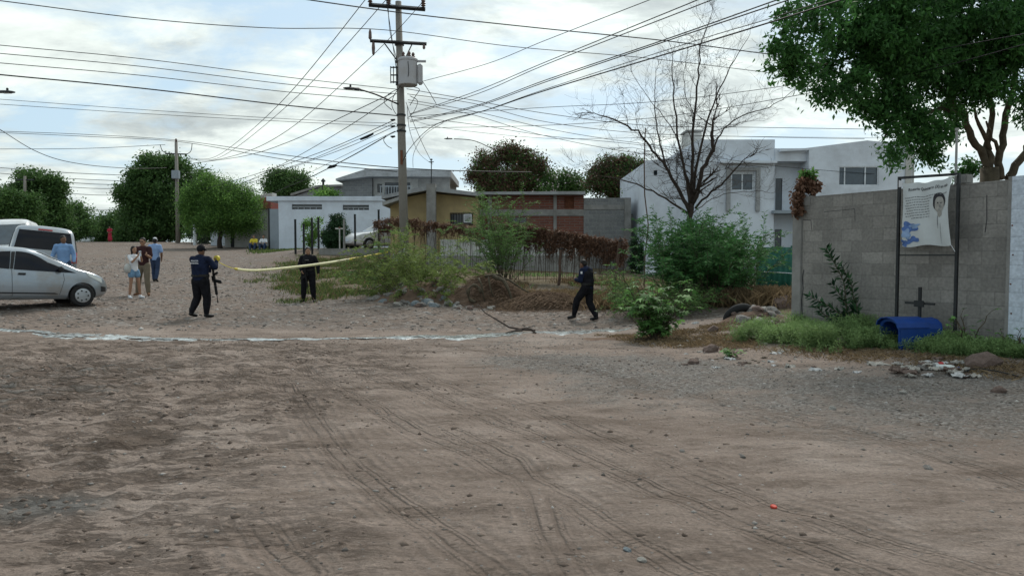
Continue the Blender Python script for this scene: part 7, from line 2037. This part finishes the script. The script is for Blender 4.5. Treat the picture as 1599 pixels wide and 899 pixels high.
cable('second thin cable crossing the dark crown of the big tree', GH, [(1605, 68, 12), (1440, 112, 14), (1340, 130, 16), (1240, 150, 18), (1040, 182, 22), (850, 196, 24), (640, 200, 26)], .008)
cable('drop wire from the lower clamps to the roof mast of the yellow house', GF, [(636, 165, 26), (640, 205, 27), (655, 240, 31), (676, 257, 35.5)], .009)
cable('second drop wire curving to the roof mast of the yellow house', GF, [(692, 192, 24), (662, 212, 27), (646, 240, 31), (645, 262, 35)], .009)

# ================================================================ TAPE
tp0 = at(P1, (.30, .30, 1.36), sc); 
tpts = [tp0, P(365, 419, 19.0), P(400, 422, 20.0), P(450, 418, 21.4), P(500, 412, 22.6), P(550, 404, 23.6), P(590, 396.5, 24.2), P(606, 393, 24.4)]
cp = curve_pts(tpts, 10)
V = []; Fq = []
n_ = len(cp)
for i, p in enumerate(cp):
    f = i / (n_ - 1)
    tw_ = -.25 + .9 * math.sin(f * 2.3 + .2) + (.35 * math.sin(f * 9))
    h_ = .038 * (.25 if f < .15 else 1)
    u_ = Vector((0, math.sin(tw_ * .9), math.cos(tw_ * .9)))
    V += [p - u_ * h_, p + u_ * h_]
for i in range(n_ - 1): Fq.append((2 * i, 2 * i + 2, 2 * i + 3, 2 * i + 1))
T = thing('barrier_tape', 'yellow barrier tape stretched from the officer to the bush beside the pole', 'barrier tape', (0, 0, 0))
o = MB().add(V, Fq).build('tape', 'tape_yellow', T, smooth=True); o.data.materials.append(MATS['tape_pale'])
for i, pgn in enumerate(o.data.polygons):
    if .16 < i / (n_ - 1) < .70: pgn.material_index = 1
md = o.modifiers.new('s', 'SOLIDIFY'); md.thickness = .001
mb = MB()
for i in range(int(n_ * .62), n_ - 4):
    if i % 5 == 4: continue
    a0, a1, b0_, b1_ = Vector(V[2 * i]), Vector(V[2 * i + 1]), Vector(V[2 * i + 2]), Vector(V[2 * i + 3])
    for k_ in range(3):
        f0, f1 = (k_ + .15) / 3, (k_ + .75) / 3
        lo0 = a0.lerp(b0_, f0); hi0 = a1.lerp(b1_, f0); lo1 = a0.lerp(b0_, f1); hi1 = a1.lerp(b1_, f1); off = Vector((0, -.004, 0))
        mb.add([lo0.lerp(hi0, .3) + off, lo1.lerp(hi1, .3) + off, lo1.lerp(hi1, .7) + off, lo0.lerp(hi0, .7) + off], [(0, 1, 2, 3)])
mb.build('print', 'wood_post', T)
T = thing('plastic_bag', 'torn white plastic bag caught in the bush at the end of the tape', 'plastic bag', P(622, 399, 23.6))
V = []; nn = 14
for i in range(nn):
    for j in range(nn):
        a_, b_ = i / (nn - 1) - .5, j / (nn - 1) - .5
        V.append((a_ * .42, .12 * (vnoise(np.array([a_ * 5]), np.array([b_ * 5]), 1, 9)[0] - .5), b_ * .22 + a_ * .28 + .05 * math.sin(a_ * 14)))
Fq = [(i * nn + j, (i + 1) * nn + j, (i + 1) * nn + j + 1, i * nn + j + 1) for i in range(nn - 1) for j in range(nn - 1)]
o = MB().add(V, Fq).build('bag', 'litter_white', T, smooth=False); md = o.modifiers.new('s', 'SOLIDIFY'); md.thickness = .004

# ================================================================ BANNER FRAME, CROSS, BLUE SHRINE
dw = Vector((math.cos(ang), math.sin(ang), 0)); nw = Vector((dw.y * 1, -dw.x, 0))   # nw points off the wall towards the road
if nw.y > 0: nw = -nw
def onwall(px, off):           # point of the wall plane (pushed off it) under a pixel column
    r = ray(px, HOR); w0 = Vector((wa.x, wa.y, 0)) + nw * off
    # intersect (t*r.x, t*r.y) with line w0 + s*dw
    A_ = np.array([[r[0], -dw.x], [r[1], -dw.y]]); s_ = np.linalg.solve(A_, np.array([w0.x, w0.y]))
    return s_[0] * r[1], s_[1]
off = .22
Ya, sa = onwall(1402, off); Yb_, sb = onwall(1494, off)
pa = P(1402, 400, Ya); pb_ = P(1494, 400, Yb_)
oa = Vector((pa.x, pa.y, gz(pa.x, pa.y) - .05))
T = thing('banner_stand', 'tall dark square tube frame standing before the grey block wall', 'frame', oa, ang)
W_ = (Vector((pb_.x, pb_.y)) - Vector((pa.x, pa.y))).length
za = Z(280, Ya) - oa.z; zb_ = Z(272, Yb_) - oa.z
MB().box(-.02, .02, -.02, .02, 0, za).build('post', 'dark_steel', T); MB().box(W_ - .02, W_ + .02, -.02, .02, 0, zb_ - .02).build('post', 'dark_steel', T)
MB().prism([(-.02, za + .002), (W_ + .02, zb_ - .018), (W_ + .02, zb_ + .02), (-.02, za + .04)], -.02, .02).build('crossbar', 'dark_steel', T)
zm = Z(398.5, Ya) - oa.z
MB().prism([(.022, zm - .01), (W_ - .022, zm - .01), (W_ - .022, zm + .012), (.022, zm + .012)], -.012, .012).build('crossbar', 'dark_steel', T)
# banner cloth
TB = thing('banner', 'printed memorial banner with a dark haired portrait and blue hands tied in the frame', 'banner', (oa.x, oa.y, oa.z), ang)
TB.location = Vector(oa) + nw * .045
bx0, bx1 = .10, W_ - .06
btl, btr = Z(287, Ya) - oa.z, Z(276, Yb_) - oa.z; bbl, bbr = Z(385, Ya) - oa.z, Z(382.5, Yb_) - oa.z
def bsurf(u_, v_):
    x = bx0 + (bx1 - bx0) * u_
    top = btl + (btr - btl) * u_ - .030 * math.sin(math.pi * u_) - .01 * math.sin(u_ * 17); bot = bbl + (bbr - bbl) * u_ - .015 * math.sin(u_ * 9)
    x += (-.045 * math.sin(math.pi * v_) if u_ > .5 else .02 * math.sin(math.pi * v_)) * abs(2 * u_ - 1) ** 3
    y = -.02 * math.sin(u_ * 6 + v_ * 2) * (1 - v_ * .5) - .025 * math.sin(math.pi * v_) - .010 * math.sin(u_ * 15 + v_ * 7)
    return Vector((x, y, bot + (top - bot) * v_))
V = []; nu, nv = 40, 36
for j_ in range(nv + 1):
    for i in range(nu + 1): V.append(bsurf(i / nu, j_ / nv))
Fq = [(j_ * (nu + 1) + i, j_ * (nu + 1) + i + 1, (j_ + 1) * (nu + 1) + i + 1, (j_ + 1) * (nu + 1) + i) for j_ in range(nv) for i in range(nu)]
o = MB().add(V, Fq).build('cloth', 'banner', TB, smooth=True)
def onbanner(name, m, tris_v, tris_f, off_=.004):
    vs = []
    for u_, v_ in tris_v:
        p = bsurf(u_, v_); vs.append((p.x, p.y - off_, p.z))
    return MB().add(vs, tris_f).build(name, m, o)
def blob(name, m, cu_, cv_, ru, rv, off_=.004, seed=1, wob=.1, poly=None):
    """filled uneven patch drawn on the cloth in rings so that it follows its folds"""
    nr, na = 5, 26; vs = [(cu_, cv_)]; fs = []
    for r_ in range(1, nr + 1):
        for a_ in range(na):
            an = 2 * math.pi * a_ / na
            if poly: 
                k_ = float(np.interp(an, [q_[0] for q_ in poly], [q_[1] for q_ in poly], period=2 * math.pi))
            else: k_ = 1 + wob * math.sin(an * 3 + seed) + wob * .7 * math.sin(an * 5 + seed * 2)
            vs.append((cu_ + math.cos(an) * ru * k_ * r_ / nr, cv_ + math.sin(an) * rv * k_ * r_ / nr))
    for a_ in range(na): fs.append((0, 1 + a_, 1 + (a_ + 1) % na))
    for r_ in range(nr - 1):
        for a_ in range(na):
            p_ = 1 + r_ * na + a_; q2 = 1 + r_ * na + (a_ + 1) % na; fs.append((p_, p_ + na, q2 + na, q2))
    return onbanner(name, m, vs, fs, off_)
blob('print_portrait', 'ink_skin', .785, .50, .045, .06, .003, 2, .05)
blob('print_portrait', 'ink', .765, .67, .135, .145, .0042, 1, .04)
blob('print_portrait', 'ink_skin', .775, .63, .100, .125, .0052, 1, .03)
blob('print_portrait', 'ink_soft', .80, .20, .004, .16, .0045, 5, .1)
blob('print_portrait', 'ink_soft', .74, .37, .008, .10, .0045, 5, .1)
for eu in (.735, .805): blob('print_portrait', 'ink', eu, .655, .014, .010, .0062, 1, .05)
blob('print_portrait', 'ink_soft', .77, .555, .026, .007, .0062, 1, .05); blob('print_portrait', 'ink_soft', .785, .61, .012, .022, .0062, 1, .05)
blob('print_hands', 'ink_blue', .16, .30, .17, .085, .0035, 2, .22); blob('print_hands', 'ink_blue_light', .10, .20, .10, .075, .0040, 4, .2); blob('print_hands', 'ink_blue', .25, .11, .12, .045, .0045, 3, .25)
blob('print_hands', 'ink_blue_light', .28, .32, .10, .035, .0050, 6, .25); blob('print_hands', 'ink_blue', .08, .06, .09, .05, .0050, 7, .25)
lines = MB()
for r_ in range(9):
    v_ = .765 - r_ * .041; ue = .93 if r_ < 1 else (.62 if r_ < 2 else .56); us_ = .05 + .02 * ((r_ * 7) % 3) + (.12 if r_ == 8 else 0)
    u_ = us_
    while u_ < ue:
        wl = .02 + .035 * rng.random(); u2 = min(u_ + wl, ue)
        h_ = .006
        vs = [bsurf(a_, b_) for a_, b_ in ((u_, v_ - h_ + .03 * u_), (u2, v_ - h_ + .03 * u2), (u2, v_ + h_ + .03 * u2), (u_, v_ + h_ + .03 * u_))]
        lines.add([(p.x, p.y - .004, p.z) for p in vs], [(0, 1, 2, 3)])
        u_ = u2 + .012
lines.build('lettering', 'ink_soft', o)['kind'] = 'stuff'
tx = text_mesh('Rosario Quintero (X) ao eo', .088, 'ink', 'print_title', o, .0015, 'LEFT', .0)
me = tx.data
bm_ = bmesh.new(); bm_.from_mesh(me)
xs_ = [v.co.x for v in bm_.verts]; x0_, x1_ = min(xs_), max(xs_)
for v in bm_.verts:
    u_ = .13 + .80 * (v.co.x - x0_) / (x1_ - x0_); p = bsurf(u_, .875 + v.co.y * .72 + .01 * u_); v.co = Vector((p.x, p.y - .005, p.z))
bm_.to_mesh(me); bm_.free()
for (u_, v_, ex) in ((0.0, 1.0, (0.02, .0, za - .02)), (1.0, 1.0, (W_, 0, zb_ - .02)), (1.0, 0.0, (W_, 0, bbr - .1))):
    p = bsurf(u_, v_); MB().tube([p, Vector(ex) - Vector((0, -.045 * 0, 0))], .004, 4).build('tie_cord', 'white_cloth', TB)
MB().box(.025, .085, -.012, .002, za - .13, za - .03).build('tie_patch', 'white_cloth', TB)
# iron cross
Yc, sc_ = onwall(1438, .30); pc_ = P(1438, 400, Yc); oc = Vector((pc_.x, pc_.y, gz(pc_.x, pc_.y) - .1))
T = thing('iron_cross', 'rusty dark iron cross with a square plate standing behind the blue box', 'cross', oc, ang)
zc_ = Z(474, Yc) - oc.z
MB().box(-.022, .022, -.015, .015, 0, Z(448, Yc) - oc.z).build('upright', 'dark_steel', T)
MB().box(-.24, .24, -.012, .012, zc_ - .012, zc_ + .022).build('crossbar', 'dark_steel', T); MB().box(-.085, .085, -.03, -.016, zc_ - .05, zc_ + .05).build('plate', 'dark_steel', T, bevel=.006)
# blue plastic shrine box: arched roof, open dark front facing left
Yc, _s = onwall(1424, .55); pc_ = P(1424, 400, Yc - .05)
zt_ = Z(496, Yc - .05); zb2 = Z(548, Yc - .05)
ob = Vector((pc_.x, pc_.y, zb2))
T = thing('blue_shrine', 'blue plastic roadside shrine box with an arched roof half hidden in weeds', 'shrine', ob, R(6))
H_ = zt_ - zb2; wd = .26; hl_ = .34
arch = [(-wd, 0), (wd, 0)]
outer = [(wd, 0), (wd, H_ * .72), (wd * .90, H_ * .86), (wd * .55, H_ * .96), (0, H_), (-wd * .55, H_ * .96), (-wd * .90, H_ * .86), (-wd, H_ * .72), (-wd, 0)]
inner = [(x_ * .80, z_ * .90 if z_ > 0 else 0) for x_, z_ in outer]
# shell runs along x; section in y-z
V = []; Fq = []
for x_ in (-hl_, hl_):
    for (y_, z_) in outer: V.append((x_, y_, z_))
    for (y_, z_) in inner: V.append((x_ if x_ < 0 else hl_ - .05, y_, z_))
no = len(outer)
for k_ in range(no - 1):
    Fq.append((k_, 2 * no + k_, 2 * no + k_ + 1, k_ + 1))                    # outer skin
    Fq.append((no + k_, no + k_ + 1, 3 * no + k_ + 1, 3 * no + k_))          # inner skin
    Fq.append((k_, k_ + 1, no + k_ + 1, no + k_))                            # front rim
Fq.append(tuple(2 * no + k_ for k_ in range(no))); Fq.append(tuple(3 * no + k_ for k_ in range(no - 1, -1, -1)))
sh = MB().add(V, Fq).build('shell', 'blue_plastic', T, bevel=.008)
V = []; Fq = []
for x_, g_ in ((-hl_ - .05, 1.06), (hl_ * .35, 1.06)):
    for (y_, z_) in outer[1:-1]: V.append((x_, y_ * g_, z_ * 1.03 + .004))
    for (y_, z_) in outer[1:-1]: V.append((x_, y_ * 1.005, z_ * 1.0 + .002))
nn = len(outer) - 2
for k_ in range(nn - 1):
    Fq += [(k_, 2 * nn + k_, 2 * nn + k_ + 1, k_ + 1), (k_, k_ + 1, nn + k_ + 1, nn + k_), (2 * nn + k_, 3 * nn + k_, 3 * nn + k_ + 1, 2 * nn + k_ + 1)]
MB().add(V, Fq).build('roof', 'blue_plastic', T)
MB().box(hl_ + .001, hl_ + .02, -wd * .7, wd * .7, H_ * .12, H_ * .55).build('rear_panel', 'blue_plastic', T, bevel=.008)
MB().box(-hl_ + .02, hl_ - .07, -wd * .75, wd * .75, .01, .03).build('shelf', 'black_plastic', T)

# ================================================================ STONES AND LITTER
def rock_mesh(seed, flat=.65):
    bm = bmesh.new(); bmesh.ops.create_icosphere(bm, subdivisions=2, radius=1)
    s_ = Vector((seed * 3.1, seed * 1.7, seed))
    for v in bm.verts:
        n_ = mnoise.noise(v.co * 1.1 + s_) * .45 + mnoise.noise(v.co * 2.7 + s_) * .16
        v.co *= 1 + n_; v.co.z *= flat
    me = bpy.data.meshes.new('rock'); bm.to_mesh(me); bm.free(); return me
RM = {}
for mk in ('stone', 'stone_blue', 'stone_pale', 'stone_brown'):
    RM[mk] = []
    for s_ in range(4):
        me = rock_mesh(s_ + len(RM) * 5, .55 + .1 * s_); me.materials.append(MATS[mk]); RM[mk].append(me)
def rock(x, y, z, r_, mk, label, group, k_=None, st=1.3, name='rock', cat='rock'):
    me = RM[mk][k_ if k_ is not None else rng.integers(0, 4)]
    o = bpy.data.objects.new(name, me); COL.objects.link(o)
    o.location = (x, y, z + r_ * .25); o.rotation_euler = (rng.normal() * .3, rng.normal() * .3, rng.random() * 6.28); o.scale = (r_ * st, r_, r_ * (.8 + .4 * rng.random()))
    tag(o, label, cat, group); return o
GR = 'rocks of the rubble heap below the bush'
for (px, py, r_, mk, lb) in [(655, 470, .22, 'stone_blue', 'smooth rounded bluish grey boulder in the rubble heap'), (669, 474, .17, 'stone_blue', 'second smooth bluish boulder touching the largest one'), (650, 478, .13, 'stone_blue', 'flat bluish stone in front of the boulders'),
                         (637, 458, .26, 'stone', 'upright angular grey slab behind the smooth boulders'), (586, 468, .20, 'stone', 'tilted grey slab at the left end of the rubble heap'), (735, 463, .33, 'stone_brown', 'large brown earthy boulder beside the stump')]:
    p = GS(px, py); rock(p.x, p.y, p.z + (.12 if py < 466 and px > 600 else 0), r_, mk, lb, None)
for i in range(120):
    px = 585 + 130 * rng.random(); py = 447 + 32 * rng.random()
    if py < 447 + (px - 585) * .0: continue
    p = G(px, py); zz_ = max(surf(p.x, p.y), top1(p.x, p.y) if abs(p.x + 2.6) < 2 and abs(p.y - 23.3) < 1.4 else -9)
    mk = ['stone', 'stone', 'stone_blue', 'stone_pale', 'stone_brown'][rng.integers(0, 5)]
    rock(p.x, p.y, zz_, .04 + .10 * rng.random() ** 2, mk, {'stone': 'small grey stone lying in the rubble heap below the bush', 'stone_blue': 'small bluish stone lying in the rubble heap below the bush', 'stone_pale': 'small whitish stone lying in the rubble heap below the bush', 'stone_brown': 'small brown stone lying in the rubble heap below the bush'}[mk], GR)
GR2 = 'stones along the foot of the earth heap'
for i in range(60):
    px = 700 + 110 * rng.random(); py = 470 + 16 * rng.random(); p = GS(px, py)
    mk = ['stone', 'stone_pale', 'stone_brown'][rng.integers(0, 3)]
    rock(p.x, p.y, p.z, .03 + .06 * rng.random() ** 2, mk, {'stone': 'small grey stone at the foot of the earth heap', 'stone_pale': 'small whitish stone at the foot of the earth heap', 'stone_brown': 'small brown stone at the foot of the earth heap'}[mk], GR2)
# heap by the wall end
for (px, py, r_, mk, lb) in [(1222, 480, .30, 'stone_brown', 'large brown lump of rubble against the wall end pillar'), (1205, 492, .26, 'stone', 'grey angular rubble lump left of the wall end pillar'), (1180, 497, .24, 'stone', 'grey rubble lump beside the tyre'), (1160, 503, .15, 'stone', 'small grey lump in front of the tyre'),
                         (1113, 517, .10, 'stone_brown', 'reddish brown stone between the castor plant and the tyre'), (1155, 521, .09, 'stone_brown', 'rounded brown stone in the grass before the tyre'), (1110, 548, .11, 'stone_brown', 'dark flat stone at the edge of the dirt below the castor plant'), (1082, 567, .07, 'stone_brown', 'lone stone on the dirt right of the castor plant')]:
    p = GS(px, py); rock(p.x, p.y, p.z, r_, mk, lb, None)
for i in range(34):
    px = 1135 + 95 * rng.random(); py = 487 + 22 * rng.random(); p = G(px, py); zz_ = surf(p.x, p.y)
    if abs(p.x - 5.0) < .8 and abs(p.y - 15.4) < .45: zz_ = max(zz_, top4(p.x, p.y))
    mk = ['stone', 'stone_brown', 'stone_brown', 'stone_pale'][rng.integers(0, 4)]
    rock(p.x, p.y, zz_, .03 + .09 * rng.random() ** 2, mk, {'stone': 'small grey rubble piece between the tyre and the wall end pillar', 'stone_pale': 'small whitish rubble piece between the tyre and the wall end pillar', 'stone_brown': 'small brown rubble piece between the tyre and the wall end pillar'}[mk], 'rubble pieces beside the wall end pillar')
# tyre half buried
p = GS(1150, 500)
T = thing('old_tyre', 'worn black tyre half buried in the rubble beside the block wall', 'tyre', (p.x + .1, p.y + .15, p.z + .05))
T.rotation_euler = (R(35), R(12), R(20))
prof = []
for k_ in range(12):
    an = 2 * math.pi * k_ / 12; prof.append((.27 + .085 * math.cos(an), .09 * math.sin(an)))
V = []; Fq = []; n_ = 36
for q_ in range(n_):
    a_ = 2 * math.pi * q_ / n_
    for r_, h_ in prof: V.append((r_ * math.cos(a_), h_, r_ * math.sin(a_)))
for q_ in range(n_):
    for k_ in range(12): Fq.append((q_ * 12 + k_, q_ * 12 + (k_ + 1) % 12, ((q_ + 1) % n_) * 12 + (k_ + 1) % 12, ((q_ + 1) % n_) * 12 + k_))
MB().add(V, Fq).build('tyre', 'rubber', T, smooth=True)
# dead branch on the water
pw_ = GS(835, 521); 
T = thing('fallen_branch', 'dark bent dead branch lying across the trickle of water', 'branch', pw_)
def gl(px, py, h_=.03): q_ = GS(px, py); return Vector((q_.x, q_.y, q_.z + h_)) - pw_
MB().tube([gl(745, 518, .62), gl(757, 519, .42), gl(775, 520, .28), gl(795, 520.5, .12), gl(815, 520, .06), gl(836, 521, .05)], [.006, .012, .015, .018, .022, .02], 6).tube([gl(790, 523), gl(805, 521, .05), gl(815, 520, .05)], [.012, .025, .03], 6).tube([gl(812, 520, .06), gl(822, 520, .08), gl(830, 520, .06), gl(837, 523, .02)], [.03, .035, .03, .012], 6).build('branch', 'bark_dark', T, smooth=True)

def scrap(px, py, s_, m, label, group=None, cat='litter', name='litter', rz=None, th=.012):
    p = GS(px, py); T = None
    n1_ = 7; V = []; sd_ = rng.random() * 50
    for i in range(n1_):
        for j_ in range(n1_):
            a_, b_ = i / (n1_ - 1) - .5, j_ / (n1_ - 1) - .5
            k_ = 1 - .35 * max(abs(a_), abs(b_)) * (rng.random())
            V.append((a_ * s_ * 1.7 * k_ + rng.normal() * s_ * .06, b_ * s_ * 1.2 * k_ + rng.normal() * s_ * .06, s_ * .65 * vnoise(np.array([a_ * 3 + sd_]), np.array([b_ * 3]), 1.8, 3)[0] + th * .3 + rng.random() * s_ * .12 - s_ * .3))
    Fq = [(i * n1_ + j_, (i + 1) * n1_ + j_, (i + 1) * n1_ + j_ + 1, i * n1_ + j_ + 1) for i in range(n1_ - 1) for j_ in range(n1_ - 1)]
    o = MB().add(V, Fq).build(name, m); md = o.modifiers.new('s', 'SOLIDIFY'); md.thickness = th
    o.location = p; o.rotation_euler = (0, 0, rng.random() * 6.28 if rz is None else rz)
    tag(o, label, cat, group); return o
scrap(1175, 500, .10, 'litter_white', 'white scrap beside the rubble lumps')
for i, (px, py, s_, lb) in enumerate([(1224, 512, .16, 'crumpled white plastic at the foot of the wall end pillar'), (1262, 524, .30, 'long white plastic sheet in the dirt at the start of the weeds'), (1085, 505, .10, 'white scrap left of the tyre'),
        (1063, 541, .09, 'pale scrap right below the castor plant'), (1140, 560, .10, 'flat pale scrap in front of the green weed clump'), (1193, 537, .07, 'small round white cup lid on the dry grass'), (1213, 551, .11, 'pale folded scrap below the wall end'),
        (1224, 548, .11, 'second pale folded scrap below the wall end'), (1205, 564, .09, 'thin pale scrap on the bare dirt'), (1235, 573, .12, 'white flat scrap at the edge of the gravel'), (1273, 578, .10, 'whitish scrap at the left end of the weeds'),
        (1310, 577, .09, 'pale scrap just below the weeds'), (1073, 533, .07, 'tiny white scrap beside the castor plant'), (1370, 570, .16, 'pale grey bag in the weeds left of the litter heap'), (1338, 582, .07, 'flat cream scrap before the litter heap')]):
    scrap(px, py, s_, 'litter_white' if i % 2 == 0 else 'paper', lb)
GL = 'scraps of the litter heap below the blue box'
cols = ['litter_white', 'paper', 'stone', 'stone_brown', 'paper', 'stone_brown', 'stone_pale']
for i in range(46):
    px = 1400 + 130 * rng.random(); py = 566 + 24 * rng.random()
    mk = cols[rng.integers(0, len(cols))]
    o = scrap(px, py, .05 + .06 * rng.random(), mk, {'litter_white': 'crumpled white plastic scrap in the litter heap below the blue box', 'paper': 'crumpled pale paper scrap in the litter heap below the blue box', 'stone': 'crumpled grey scrap in the litter heap below the blue box',
              'stone_brown': 'crumpled brown scrap in the litter heap below the blue box', 'stone_pale': 'crumpled cream scrap in the litter heap below the blue box'}[mk], GL)
    o.location.z += .02 + .08 * rng.random() * max(0, 1 - abs(px - 1450) / 70)
p = GS(1465, 577)
GM = 'small scraps scattered between the castor plant and the weeds'
for i in range(70):
    px = 1050 + 230 * rng.random(); py = 512 + 60 * rng.random() + (px - 1050) * .03
    mk = ['paper', 'stone_brown', 'litter_white', 'bark_tan', 'paper'][rng.integers(0, 5)]
    scrap(px, py, .025 + .045 * rng.random() ** 2, mk, {'paper': 'small pale paper scrap between castor plant and weeds', 'stone_brown': 'small brown scrap between castor plant and weeds', 'litter_white': 'small white plastic scrap between castor plant and weeds', 'bark_tan': 'small dark scrap between castor plant and weeds'}[mk], GM)
p = GS(1465, 577)
T = thing('foam_cup', 'red and white cup lying on the litter heap', 'cup', Vector(p) + Vector((0, 0, .07)), R(15))
MB().lathe([(.030, -.07), (.034, -.02)], n=16, axis='x').build('cup_base', 'litter_white', T); MB().lathe([(.034, -.0195), (.040, .055)], n=16, axis='x').build('cup', 'red_plastic', T); MB().lathe([(.042, .0555), (.044, .06), (.044, .07), (.03, .072)], n=16, axis='x').build('cup_lid', 'litter_white', T)
p = GS(1478, 580)
T = thing('plastic_bottle', 'clear plastic bottle lying beside the red cup', 'bottle', Vector(p) + Vector((0, 0, .05)), R(-20))
MB().lathe([(.02, -.12), (.036, -.11), (.036, .04), (.030, .07), (.014, .10), (.014, .12)], n=16, axis='x').build('bottle', 'lamp_glass', T, smooth=True); MB().lathe([(.017, .121), (.017, .14)], n=12, axis='x').build('cap', 'blue_plastic', T)
p = GS(1208, 784)
o = MB().lathe([(.018, 0), (.018, .008), (.014, .012), (.004, .012)], n=18).build('bottle_cap', 'red_cap'); o.location = Vector(p) + Vector((0, 0, .003)); o.rotation_euler = (.25, .1, 0); tag(o, 'small red bottle cap lying on the bare dirt road', 'bottle cap')
o.scale = (1.2, 1.2, 1.2)
p = GS(1560, 585)
T = thing('loose_wire', 'thin dark wire lying along the weeds at the right edge', 'wire', p)
MB().tube(curve_pts([GS(q_, w_) - Vector(p) + Vector((0, 0, .04)) for q_, w_ in ((1498, 588), (1520, 580), (1550, 583), (1590, 592))], 5), .008, 5).build('wire', 'cable', T)
p = GS(1535, 572)
rock(p.x, p.y, p.z, .17, 'stone_brown', 'brown mound of dirty rag at the right end of the litter heap', None, name='rag_heap', cat='rag')
# stones on the dirt one can pick out
for (px, py, r_, mk, lb) in [(1160, 713, .022, 'stone', 'small dark stone on the gravel right of centre'), (980, 855, .022, 'stone_blue', 'grey pebble on the tyre marks at the bottom'), (1002, 870, .022, 'stone_pale', 'pale pebble near the bottom centre of the road'), (1065, 706, .02, 'stone', 'dark pebble at the edge of the gravel'),
                         (1560, 612, .06, 'stone_brown', 'brown stone on the dirt at the right edge'), (1300, 640, .03, 'stone_pale', 'flat pale stone in the grey gravel'), (1410, 613, .035, 'stone_pale', 'light stone between gravel and litter heap'), (1450, 732, .03, 'stone', 'grey stone on the gravel at lower right')]:
    p = GS(px, py); rock(p.x, p.y, p.z, r_, mk, lb, None, name='stone', cat='stone')
# uncountable pebbles
def pebbles(name, label, P_, smin, smax, m):
    n_ = len(P_)
    t_ = np.array([[1, 0, 0], [-1, 0, 0], [0, 1, 0], [0, -1, 0], [0, 0, 1], [0, 0, -1]], float)
    f_ = np.array([[0, 2, 4], [2, 1, 4], [1, 3, 4], [3, 0, 4], [2, 0, 5], [1, 2, 5], [3, 1, 5], [0, 3, 5]])
    s_ = smin + (smax - smin) * rng.random(n_) ** 3
    a_ = rng.random(n_) * 6.28
    base_ = t_[None] * (1 + .35 * rng.normal(size=(n_, 6, 1))) * np.stack([s_ * 1.2, s_, s_ * .6], 1)[:, None]
    x_ = base_[..., 0] * np.cos(a_)[:, None] - base_[..., 1] * np.sin(a_)[:, None]; y_ = base_[..., 0] * np.sin(a_)[:, None] + base_[..., 1] * np.cos(a_)[:, None]
    V = np.stack([x_, y_, base_[..., 2]], -1) + P_[:, None, :]
    o = np_mesh(name, V.reshape(-1, 3), (f_[None] + (np.arange(n_) * 6)[:, None, None]).reshape(-1, 3), m, None, np.repeat(rng.random(n_), 8))
    tag(o, label, 'gravel', kind='stuff')
m, t, b = new_mat('pebble')
at_ = t.nodes.new('ShaderNodeAttribute'); at_.attribute_name = 'rnd'
t.links.new(ramp(at_.outputs['Fac'], [(0, (.06, .052, .046)), (.5, (.15, .13, .115)), (.85, (.22, .205, .19)), (1, (.42, .40, .38))], t.nodes, t.links), b.inputs['Base Color']); b.inputs['Roughness'].default_value = .9
def scat_px(n_, f_):
    x = -13 + 22 * rng.random(n_); y = 2.6 + 13 * rng.random(n_) 
    k_ = rng.random(n_) < f_(x, y); x, y = x[k_], y[k_]
    return np.stack([x, y, np.array([surf(a_, b_) for a_, b_ in zip(x, y)])], 1)
pebbles('gravel', 'loose grey gravel and grit scattered over the dirt road', scat_px(60000, lambda x, y: .10 + .9 * np.clip(1.25 - np.abs((y - (11.9 - .72 * (x - .2))) / 3.0), 0, 1) * (x > -.5)), .004, .022, 'pebble')
def scat_l(n_):
    x = -8 + 13 * rng.random(n_); y = 2.6 + 12.5 * rng.random(n_)
    k_ = (rng.random(n_) < (.12 + .88 * np.clip((.3 - x + (fbm(x, y, .8, 3, 93) - .5) * 4) / 2.5, 0, 1)) * np.clip((fbm(x, y, 1.6, 3, 95) - .38) * 4, 0.06, 1)); x, y = x[k_], y[k_]
    return np.stack([x, y, np.array([surf(a_, b_) for a_, b_ in zip(x, y)]) - .002], 1)
m, t, b = new_mat('clod')
at_ = t.nodes.new('ShaderNodeAttribute'); at_.attribute_name = 'rnd'
t.links.new(ramp(at_.outputs['Fac'], [(0, (.075, .054, .042)), (.5, (.15, .112, .090)), (1, (.23, .18, .148))], t.nodes, t.links), b.inputs['Base Color']); b.inputs['Roughness'].default_value = .98
pebbles('clods', 'crumbly brown clods of dirt scattered over the left of the road', scat_l(38000), .005, .032, 'clod')
xx_ = -26 + 36 * rng.random(26000); yy_ = 15.9 + 26 * rng.random(26000); k_ = (xx_ < 7) & (yy_ < 24 - xx_ * .9 + 3 * 0) & (rng.random(26000) < .9)
xx_, yy_ = xx_[k_], yy_[k_]
pebbles('loose_stones', 'loose stones embedded in the rough road beyond the water', np.stack([xx_, yy_, np.array([surf(a_, b_) for a_, b_ in zip(xx_, yy_)]) + .002], 1), .010, .055, 'pebble')
